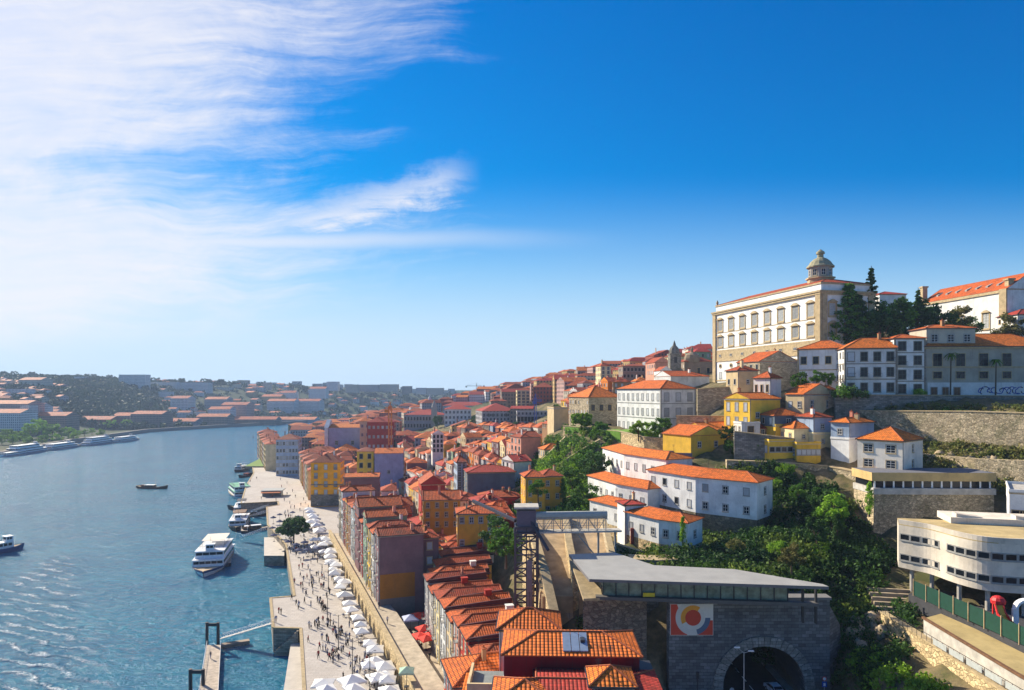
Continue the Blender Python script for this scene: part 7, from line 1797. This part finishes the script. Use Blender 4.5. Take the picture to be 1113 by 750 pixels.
# ------------------------------------------------------------------ far bank
fb = random.Random(9)
def far_b(label, pl, pr, pb, Y, pt, wall, roofm=None, d=24, **kw):
    kw.setdefault('chim', 0); kw.setdefault('base', 12); kw.setdefault('win', False)
    if pb < 427 and Y > 1600: pt = pt+(pb-pt)*.62
    return hb(label, pl, pr, pb, Y, pt, wall, roofm, d=d, occ=True, **kw)
FL = [('stepped pale apartment block largest on the far ridge', 129, 158, 418, 1500, 407.5, 'white', 0), ('small box tower on the wooded far ridge', 80, 90, 415, 1480, 409.5, 'white', 0), ('square apartment tower on the far ridge', 199, 215, 419, 1650, 409, 'brown', 0),
      ('long pale apartment slab on the far ridge left part', 159, 192, 424, 1560, 415.5, 'white', 0), ('long pale apartment slab on the far ridge right part', 196, 226, 424, 1580, 416, 'white', 0), ('wide cream apartment slab right of the ridge tower', 228, 250, 424, 1650, 416, 'cream', 0), ('low pink block on the far ridge', 250, 280, 420, 1750, 412.5, 'white', 0),
      ('twin tone ridge tower in the middle', 285, 292, 419, 1700, 411, 'cream', 0), ('grey box tower on the far ridge', 355, 367, 420, 1800, 407, 'white', 0), ('broad grey block on the far ridge right part', 375, 389, 422, 1800, 412, 'cream', 0), ('dark roofed arena on the far ridge', 389, 412, 421, 1850, 414, 'grey', 0), ('wide brown apartment block on the far ridge', 413, 432, 421, 1850, 413, 'cream', 0),
      ('small brown ridge block', 437, 447, 423, 1850, 415, 'brown', 0), ('flat roofed ridge block toward the old town', 452, 463, 424, 1900, 418, 'white', 0), ('pale ridge house cluster near the right end', 464, 482, 425, 1900, 417, 'cream', 0),
      ('large white school on the far slope at left edge', -12, 28, 432, 1150, 423, 'white', 0), ('pale hillside mansion at far left', 20, 44, 424, 1250, 413, 'cream', 1), ('red roofed long warehouse at far left', -14, 30, 446, 960, 439, 'pink', 1), ('white wharf building at far left waterfront', -14, 22, 458, 880, 449, 'white', 1),
      ('second white wharf building right of the far left one', 22, 31, 450, 930, 441, 'white', 0), ('white gabled house by the green waterfront trees', 31, 42, 450, 1000, 442, 'white', 1), ('red roofed waterfront warehouse behind the green trees', 34, 72, 462, 960, 452, 'brown', 1),
      ('ruined red brick wharf at foot of the wooded hill', 78, 120, 468, 1080, 456, 'red', 1), ('row of brown gabled wine warehouses by the water', 122, 141, 466, 1140, 452, 'brown', 1), ('tall brown wine warehouse with two gables', 142, 176, 468, 1130, 450, 'brown', 1), ('low warehouse with pale wall on the far quay', 180, 212, 466, 1160, 458, 'grey', 1),
      ('orange roofed warehouse on the far quay', 213, 247, 466, 1180, 453, 'brown', 1), ('long maroon warehouse on the far quay', 248, 300, 467, 1230, 456, 'brown', 1), ('white villa with dark windows high on the far slope', 185, 204, 442, 1330, 433, 'white', 1), ('white house on green terraces', 172, 183, 431, 1450, 426, 'white', 0),
      ('large white gabled estate house on the far slope', 290, 320, 445, 1500, 436, 'white', 1), ('long white estate wing with brown roof', 321, 347, 444, 1520, 436, 'white', 1), ('ochre walled house above the white estate', 284, 305, 436, 1560, 431, 'ochre', 1), ('white villa high on the wooded slope', 336, 354, 428, 1650, 422.5, 'white', 1),
      ('low dark long quay building on the opposite bank', 290, 342, 462, 1330, 456, 'grey', 1), ('red roofed white house near the end of the slope', 305, 321, 432, 1620, 427, 'white', 1), ('big pale warehouse with grey roof on the far slope', 226, 250, 452, 1250, 445, 'white', 1), ('red roofed range of lodges on the far slope', 240, 268, 447, 1300, 440, 'pink', 1), ('flat roofed lodge beside the red roofed range', 222, 246, 440, 1400, 434, 'grey', 1)]
FR_ = tiles('far_roof', [(.58, .15, .05), (.42, .10, .05), (.66, .21, .08)], pitch=3)
for lab, pl, pr, pb, Y, pt, c, g_ in FL:
    far_b(lab, pl, pr, pb, Y, pt, FARW[c], FR_ if g_ else CONC, flat=not g_, d=30 if g_ else 20, hips=(0, 0) if g_ else (1, 1), pitch=18, rz=fb.uniform(-8, 3), name='apartment_building' if not g_ else 'warehouse' if 'ware' in lab or 'wharf' in lab else 'house', cat='apartment block' if not g_ else 'warehouse' if 'ware' in lab or 'wharf' in lab else 'house', sides={'f': 0})
for k in range(210):
    px = fb.uniform(165, 500) if k % 3 else fb.uniform(-10, 60); q = fb.random(); py = 452-26*q if px > 60 else 455-25*q; Y = (1250+520*q if px > 60 else 980+350*q)+(px-200)*.6*(px > 200)
    x = (px-CX)/F*Y; 
    if seg_d(np.array([x]), np.array([Y]), RIVER)[0] < 35 or not free(x, Y, 10): continue
    z = hz(x, Y); c = fb.choice(['white', 'white', 'cream', 'cream', 'pink', 'ochre', 'grey', 'white']); wd = fb.uniform(9, 24); hh = fb.uniform(5, 10)
    t = house(f'{c} distant house with {"long" if wd > 21 else "short"} tiled roof on the far slope', x, Y, z, wd, fb.uniform(10, 16), hh, fb.uniform(-30, 30), FARW[c], FR_, pitch=22, hips=fb.choice([(1, 1), (0, 0)]), chim=0, base=8, win=False, sides={'f': 0, 'l': 0, 'r': 0}, name='hillside_building', cat='building', group='scattered houses on the far slope'); t['auto'] = 2
for k in range(44):
    px = fb.uniform(225, 560); Y = fb.uniform(1850, 2150); x = (px-CX)/F*Y; z = hz(x, Y); c = fb.choice(['white', 'grey', 'brown', 'cream'])
    t = house(f'{c} apartment block low on the far ridge skyline', x, Y, z, fb.uniform(10, 26), 14, fb.uniform(6, 13), 0, FARW[c], CONC, flat=True, chim=0, base=10, win=False, sides={'f': 0}, name='apartment_building', cat='apartment block', group='blocks along the far ridge'); t['auto'] = 2
# stone embankment of the far bank
t = thing('embankment', 'long stone embankment wall along the far bank', 'wall'); b = MB(); pts = [(-479, 639), (-520, 800), (-546, 1022), (-500, 1140), (-401, 1314), (-330, 1400), (-100, 1560)]
for a, e in zip(pts, pts[1:]): b.beam((a[0]-2, a[1]+2, 1.2), (e[0]-2, e[1]+2, 1.2), 5, 7.6)
b.build('wall', plain('embank', (.20, .17, .15), .9), t)
# far wood: one mass nobody could count, in clumps
def scatter(n, fn, seed): 
    g = random.Random(seed); out = []
    while len(out) < n:
        q = fn(g)
        if q: out.append(q)
    return out
def far_pt(g):
    r = g.random()
    if r < .66: px, q = g.gauss(102, 32), g.random(); py0 = 0
    elif r < .9: px, q = g.uniform(60, 520), g.random()
    else: px, q = g.uniform(-30, 60), g.random()
    if px < -30 or px > 560: return None
    Y = 1060+640*q+max(0, px-180)*1.3; x = (px-CX)/F*Y
    if seg_d(np.array([x]), np.array([Y]), RIVER)[0] < 26: return None
    return (x, Y)
pp = scatter(3600, far_pt, 3); xs = np.array([p[0] for p in pp]); ys = np.array([p[1] for p in pp]); zs = H(xs, ys)
fr = np.array([(x-a)**2+(y-b)**2 > (c+4)**2 for x, y in pp for a, b, c in [(0, 0, 0)]])
okf = np.array([free(x, y, 3) for x, y in pp])
g = np.random.default_rng(4); rr = g.uniform(4, 8.5, len(pp))
C = np.stack([xs, ys, zs+rr*.8], 1)[okf]
o = link('far_wood', leaves('far_wood', C, rr[okf], 30, 2.3, L_FAR, 5, .8)); o['kind'] = 'stuff'; o['label'] = 'dense far woodland over the opposite hills'; o['category'] = 'woodland'
for px, pb, Y, pt in [(34, 478, 830, 460), (44, 475, 850, 455), (57, 476, 850, 460), (67, 478, 850, 464), (74, 478, 860, 464), (84, 476, 880, 468), (8, 480, 800, 466), (18, 480, 810, 468), (92, 474, 900, 466), (14, 484, 760, 472), (30, 484, 770, 474), (62, 482, 790, 471), (46, 484, 775, 473), (80, 480, 820, 470), (110, 476, 900, 466), (2, 484, 750, 473), (120, 468, 1060, 456), (138, 467, 1090, 456), (50, 480, 830, 468), (26, 482, 815, 470), (100, 472, 930, 465)]:
    ptree('bright green tree on the far waterfront', px, pb, Y, pt, mat=L_LIGHT, group='bright trees on the far waterfront', wide=1.35)
for i in range(90):
    px = fb.uniform(0, 500); Y = 1620+max(0, px-150)*.9; x = (px-CX)/F*Y; tree('dark tree breaking the far ridge line', x, Y, hz(x, Y), fb.uniform(10, 19), mat=L_FAR, group='trees breaking the far ridge line', wide=1.3)
# ------------------------------------------------------------------ greenery on the near hillside
def green(name, label, poly, n, per, rad, size, mat, seed, lift=.5, flat=1.0):
    """poly in photo columns/distances: world xy polygon"""
    g = random.Random(seed); pts = []; X0, X1 = min(p[0] for p in poly), max(p[0] for p in poly); Y0, Y1 = min(p[1] for p in poly), max(p[1] for p in poly)
    while len(pts) < n:
        x, y = g.uniform(X0, X1), g.uniform(Y0, Y1); ins = False
        for (xa, ya), (xb, yb) in zip(poly, poly[1:]+poly[:1]):
            if (ya > y) != (yb > y) and x < (xb-xa)*(y-ya)/(yb-ya)+xa: ins = not ins
        if ins: pts.append((x, y))
    xs, ys = np.array(pts).T; zs = H(xs, ys); zs = np.where((xs > 27) & (xs < 47.5) & (ys > 106) & (ys < 138), 28.9, zs); rg = np.random.default_rng(seed); rr = rg.uniform(rad*.5, rad*1.3, n)
    o = link(name, leaves(name, np.stack([xs, ys, zs+rr*lift], 1), rr, per, size, mat, seed, flat)); o['kind'] = 'stuff'; o['label'] = label; o['category'] = 'undergrowth'; return o
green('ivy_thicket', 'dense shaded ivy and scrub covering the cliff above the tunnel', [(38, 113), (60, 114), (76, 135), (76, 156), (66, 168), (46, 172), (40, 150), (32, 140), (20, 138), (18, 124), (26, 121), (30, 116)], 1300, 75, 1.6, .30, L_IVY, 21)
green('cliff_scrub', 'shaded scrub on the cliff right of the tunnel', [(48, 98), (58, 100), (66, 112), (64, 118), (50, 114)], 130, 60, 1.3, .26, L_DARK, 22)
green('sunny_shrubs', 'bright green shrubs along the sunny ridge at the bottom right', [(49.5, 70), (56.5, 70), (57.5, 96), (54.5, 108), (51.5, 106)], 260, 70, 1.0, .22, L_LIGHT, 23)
green('garden_green', 'mixed sunny garden growth on the slope behind the footbridge', [(9, 152), (18, 152), (30, 192), (34, 225), (34, 240), (26, 252), (16, 285), (4, 275), (-4, 245), (0, 200), (5, 190)], 760, 70, 1.5, .32, L_MID, 24)
green('garden_light', 'light green patches on the slope behind the footbridge', [(9, 158), (15, 158), (26, 200), (24, 235), (10, 250), (4, 240), (6, 205)], 420, 55, 1.4, .30, L_LIGHT, 25)
green('terrace_weeds', 'weeds and dry grass on the ledges of the retaining walls', [(92, 197), (122, 152), (135, 160), (112, 184), (100, 192)], 300, 40, .8, .22, L_DRY, 26)
green('ledge_green', 'green weeds trailing from the ledge below the mansion', [(106, 174), (124, 149), (127, 152), (112, 178)], 160, 55, 1.0, .24, L_MID, 27)
green('rock_scrub', 'scrub between rocks below the rubble wall at right', [(92, 176), (100, 178), (122, 146), (112, 140), (96, 160)], 420, 45, 1.1, .26, L_DRY, 28)
green('ivy_foot', 'ivy and shrubs climbing the rock under the big white building', [(30, 146), (38, 138), (47, 130), (52, 133), (44, 142), (34, 152)], 190, 75, 1.5, .28, L_IVY, 33)
green('recess_green', 'small green growth beside the narrow stair at the portal foot', [(21.5, 100), (26, 100), (26.5, 104), (22, 106)], 22, 60, .9, .2, L_MID, 29)
green('station_plants', 'leafy plants in the gap left of the station roof', [(11.5, 113), (14.2, 113), (14.2, 118), (11.5, 118)], 16, 60, .9, .2, L_MID, 30)
for i in range(22):
    x, y = dr.uniform(36, 70), dr.uniform(118, 165); z = hz(x, y)
    if not free(x, y, 2): continue
    m_, k_, n_ = dr.choice([(L_MID, 'round', 'mid green tree rising from the ivy cliff'), (L_DARK, 'round', 'dark tree rising from the ivy cliff'), (L_LIGHT, 'bush', 'light shrub standing out of the ivy cliff'), (L_DRY, 'bush', 'yellowish shrub standing out of the ivy cliff'), (L_DARK, 'column', 'narrow dark tree rising from the ivy cliff')])
    tree(n_, x, y, z+.5, dr.uniform(3.5, 8) if k_ != 'bush' else dr.uniform(2, 3.6), kind=k_, mat=m_, name='bush' if k_ == 'bush' else 'tree', group='trees and shrubs on the ivy cliff', wide=dr.uniform(.9, 1.4))
for i, (x0, x1, Y_, l_) in enumerate([(3, 24, 196, 'lowest stone terrace wall crossing the green garden slope'), (1, 28, 214, 'middle stone terrace wall crossing the green garden slope'), (0, 30, 232, 'upper stone terrace wall crossing the green garden slope'), (2, 20, 252, 'short stone terrace wall near the slope cottage')]):
    q = [(x0+(x1-x0)*k/4, Y_+2*math.sin(k+i)) for k in range(5)]; z_ = [hz(*p)+1.5 for p in q]
    wall_line(l_, q, [z-4 for z in z_], z_, GOLDST, th=.6, name='terrace_wall')
    sh = [(x0+2, Y_+4), (x1-2, Y_+4), (x1-2, Y_+9), (x0+2, Y_+9)]
# rocks
BOULD = plain('boulder_tan', (.40, .31, .20), .95, var=.45, scale=1.2)
def rocks(name, label, n, fx, seed, s0, s1):
    g = random.Random(seed)
    for i in range(n):
        x, y = fx(g); z = hz(x, y); s = g.uniform(s0, s1); b = MB(); m = 7; rings = []
        for zq, rq in ((-.6, .8), (.1, 1.0), (.55, .75), (.85, .3)):
            rings.append([(s*rq*g.uniform(.75, 1.2)*math.cos(k*6.2832/m), s*rq*g.uniform(.75, 1.2)*math.sin(k*6.2832/m), s*zq*g.uniform(.8, 1.2)) for k in range(m)])
        for a, c in zip(rings, rings[1:]):
            for k in range(m): b.poly([a[k], a[(k+1) % m], c[(k+1) % m], c[k]])
        b.poly(rings[-1]); o = b.build(name, BOULD, None, (x, y, z), smooth=True); tag(o, label, 'rock', label.replace('rock ', 'rocks ')); o['auto'] = 3
rocks('rock', 'tan rock on the slope below the rubble wall', 90, lambda g: (lambda q: (100+q[0]*16, 164-q[0]*22+q[1]*8))((g.random(), g.random())), 3, .5, 1.4)
rocks('rock', 'grey rock on the shaded cliff by the garden steps', 14, lambda g: (g.uniform(54, 63), g.uniform(108, 118)), 4, .6, 1.7)
# fencing, hedge and individual trees
for px, pb, Y, pt, k, m, lab in [
    (947, 378, 236, 288, 'spire', L_DARK, 'tall dark pointed conifer right of the palace corner'), (922, 378, 232, 306, 'conifer', L_MID, 'broad green cedar touching the palace corner'), (932, 380, 231, 318, 'conifer', L_DARK, 'dark conifer between the cedar and tall pointed conifer'),
    (970, 382, 236, 328, 'round', L_MID, 'dark spreading tree right of the tall conifer'), (985, 384, 238, 324, 'round', L_DARK, 'rounded dark tree below the church turret'), (998, 382, 236, 312, 'spire', L_DARK, 'dark conifer in front of the church roof end'), (1012, 384, 238, 332, 'round', L_DARK, 'dark bushy tree in front of the church left end'),
    (958, 384, 228, 338, 'round', L_DARK, 'low dark tree behind the orange noble roof'), (1038, 378, 240, 333, 'round', L_DRY, 'yellow green tree before the church windows'), (1050, 378, 242, 345, 'round', L_MID, 'small green tree under the church window'), (1098, 378, 240, 340, 'round', L_DRY, 'pale bushy tree at the church right end'),
    (870, 428, 196, 404, 'round', L_MID, 'round green tree left of the white noble house'), (888, 420, 196, 402, 'round', L_MID, 'clipped round tree in front of the low noble house'), (900, 422, 196, 405, 'round', L_MID, 'second clipped round tree in front of the low noble house'),
    (917, 432, 187, 413, 'bush', L_MID, 'green bush at left end of the grey stone wall'), (932, 432, 187, 415, 'bush', L_DARK, 'darker bush beside the green one on the grey wall'), (1000, 431, 188, 420, 'bush', L_LIGHT, 'light green shrub by the white tower house door'),
    (632, 472, 250, 447, 'dense', L_LIGHT, 'bright flat topped tree at left on the garden lawn'), (653, 476, 242, 457, 'dense', L_MID, 'darker low flat topped tree on the garden lawn'), (694, 478, 215, 456, 'round', L_LIGHT, 'light green tree in front of the large pale house'), (720, 478, 214, 454, 'round', L_MID, 'dense green tree before the pale house corner'), (708, 480, 216, 458, 'round', L_LIGHT, 'middle green tree before the large pale house'),
    (606, 500, 240, 478, 'column', L_DARK, 'dark columnar cypress on the green slope'), (648, 530, 200, 492, 'round', L_DARK, 'dark tree left of the white cluster'), (634, 515, 215, 488, 'round', L_MID, 'green tree high on the garden slope'), (622, 535, 200, 508, 'round', L_MID, 'mid green tree in the garden hollow'), (638, 560, 182, 525, 'round', L_MID, 'green tree beside the middle white building'),
    (585, 545, 180, 520, 'round', L_MID, 'leafy tree behind the yellow garden house'), (540, 600, 160, 560, 'round', L_DARK, 'dark tree left of the lift tower'), (550, 615, 140, 572, 'round', L_MID, 'sunlit tree close behind the lift tower'), (566, 520, 250, 500, 'round', L_DARK, 'dark tree beside the long slate house'), (580, 516, 250, 498, 'round', L_MID, 'green tree on the slope above the yellow houses'),
    (596, 590, 158, 560, 'round', L_LIGHT, 'light green tree under the footbridge'), (618, 575, 166, 545, 'column', L_DARK, 'narrow dark tree behind the footbridge roof'), (612, 548, 190, 518, 'column', L_MID, 'narrow green tree right of the yellow garden house'),
    (905, 572, 140, 535, 'round', L_LIGHT, 'bright tree in the middle of the ivy cliff'), (882, 560, 150, 538, 'round', L_IVY, 'dim tree at left of the bright cliff tree'), (945, 560, 140, 522, 'column', L_LIGHT, 'pale drooping tree beside the ochre fascia building'), (860, 622, 118, 590, 'round', L_DRY, 'sunlit yellowish bush at the edge above the station'), (846, 600, 125, 584, 'bush', L_LIGHT, 'sunlit trailing bush on the ivy edge'), (800, 596, 130, 580, 'bush', L_DRY, 'small sunlit bush left on the ivy edge'),
    (742, 590, 138, 560, 'column', L_LIGHT, 'slim green climber on the white cluster corner'), (795, 498, 180, 478, 'round', L_MID, 'small green tree right of the arch window house'), (790, 482, 182, 462, 'round', L_DARK, 'dark tree between the two yellow houses'), (822, 486, 176, 476, 'bush', L_MID, 'low bush on the terrace under the white box house'),
    (1090, 510, 165, 490, 'bush', L_DRY, 'dry bush on the rocks at right'), (1100, 535, 150, 515, 'bush', L_LIGHT, 'green shrub at right above the small white corner'), (560, 470, 430, 458, 'round', L_DARK, 'dark tree below the blue crane'), (590, 480, 380, 466, 'round', L_MID, 'green tree at right of the blue crane'), (700, 648, 113, 636, 'bush', L_MID, 'green bush squeezed below the station canopy')]:
    ptree(lab, px, pb, Y, pt, kind=k, mat=m, name='bush' if k == 'bush' else 'tree', wide=1.35 if k == 'conifer' else 1.2 if k == 'round' else 1.0)
# washing lines and antennas add the small clutter of the roofs
ac = 0
for o in list(THINGS):
    if o.get('category') == 'house' and o.location.y < 240 and rnd.random() < .5:
        rf = [c for c in o.children if c.name.startswith('roof')]
        wl_ = [c for c in o.children if c.name.startswith('wall')]
        if not rf or not wl_: continue
        zt = max(v[2] for v in rf[0].bound_box)-.2; bb = rf[0].bound_box; cx = (bb[0][0]+bb[6][0])/2; cy = (bb[0][1]+bb[6][1])/2; b = MB(); b.beam((cx, cy, zt-.3), (cx, cy, zt+2.2), .05)
        for k in range(4): b.beam((cx-.45+.08*k, cy, zt+2.1-.16*k), (cx+.45-.08*k, cy, zt+2.1-.16*k), .03)
        b.build('antenna', IRON, rf[0])
# ------------------------------------------------------------------ air
mh = bpy.data.materials.new('haze_air'); mh.use_nodes = True; nt = mh.node_tree; nt.nodes.clear(); out = nt.nodes.new('ShaderNodeOutputMaterial'); pv = nt.nodes.new('ShaderNodeVolumePrincipled')
pv.inputs['Color'].default_value = (.50, .68, 1, 1); pv.inputs['Density'].default_value = .00012; pv.inputs['Anisotropy'].default_value = .2; nt.links.new(pv.outputs[0], out.inputs['Volume'])
b = MB(); b.box(-3100, -500, -6, 1800, 3650, 128); ho = b.build('haze', mh); ho['kind'] = 'stuff'; ho['label'] = 'thin blue air haze over the river valley'; ho['category'] = 'haze'

# ------------------------------------------------------------------ labels: single each thing out
bpy.context.view_layer.update()
ORD = ['first', 'second', 'third', 'fourth', 'fifth', 'sixth', 'seventh', 'eighth', 'ninth', 'tenth', 'eleventh', 'twelfth', 'thirteenth', 'fourteenth', 'fifteenth', 'sixteenth', 'seventeenth', 'eighteenth', 'nineteenth', 'twentieth']
TENS = {2: 'twenty', 3: 'thirty', 4: 'forty', 5: 'fifty', 6: 'sixty', 7: 'seventy', 8: 'eighty', 9: 'ninety', 10: 'hundred', 11: 'hundred-ten', 12: 'hundred-twenty', 13: 'hundred-thirty'}
def ordw(i):
    if i < 20: return ORD[i]
    t_, u = divmod(i+1, 10); return (TENS[t_]+'-'+ORD[u-1]) if u else TENS[t_][:-1]+'ieth'
def pos(o):
    l = o.matrix_world.translation; return scr(l.x, max(l.y, 1), l.z+2)
def where(o):
    x, y = pos(o); n, a, b = min(LMK, key=lambda q: (q[1]-x)**2+(2*(q[2]-y))**2); dx, dy = x-a, y-b
    rel = ('right of' if dx > 0 else 'left of') if abs(dx) > abs(dy)*1.2 else ('below' if dy > 0 else 'above'); return f'{rel} {n}'
for o in THINGS:
    if o.get('auto') == 1 or o['category'] in ('person', 'table', 'chair') and o.get('group'):
        if o['category'] == 'person' and ('among' in o['label'] or 'raised' in o['label'] or 'sunken' in o['label']): continue
        o['label'] = o['label']+' '+where(o)
        if o['category'] == 'person': o['label'] = o['label'].replace(' on the quay paving', '').replace(' beside the white parasols', ' by parasols')
        if o['category'] in ('table', 'chair'): o['label'] = o['label'].replace(' on the quay', '')
from collections import defaultdict
D = defaultdict(list)
for o in THINGS: D[o['label']].append(o)
for lab, os_ in D.items():
    if len(os_) < 2: continue
    ps = [pos(o) for o in os_]; sx = max(p[0] for p in ps)-min(p[0] for p in ps); sy = max(p[1] for p in ps)-min(p[1] for p in ps)
    if sx >= sy: ky, s0 = 0, 'from left'
    else: ky, s0 = 1, 'from top'
    for i, (p, o) in enumerate(sorted(zip(ps, os_), key=lambda q: q[0][ky])):
        o['label'] = f'{lab}, {ordw(i)} {s0}'
for o in THINGS:
    if 'auto' in o: del o['auto']
    for a_, b_ in ((' trousers', ''), (' storey house', ' floor house'), (' and ', ', '), (' with hipped', ', hipped'), (' with gabled', ', gabled'), (' the ', ' '), (' floor house', ' floors'), (', ', ',')):
        if len(o['label'].split()) > 16 and a_ != ', ': o['label'] = o['label'].replace(a_, b_)
    n = len(o['label'].split())
    if n > 16: print('LONG', n, o['label'])
print('THINGS', len(THINGS), 'OBJECTS', len(bpy.data.objects))
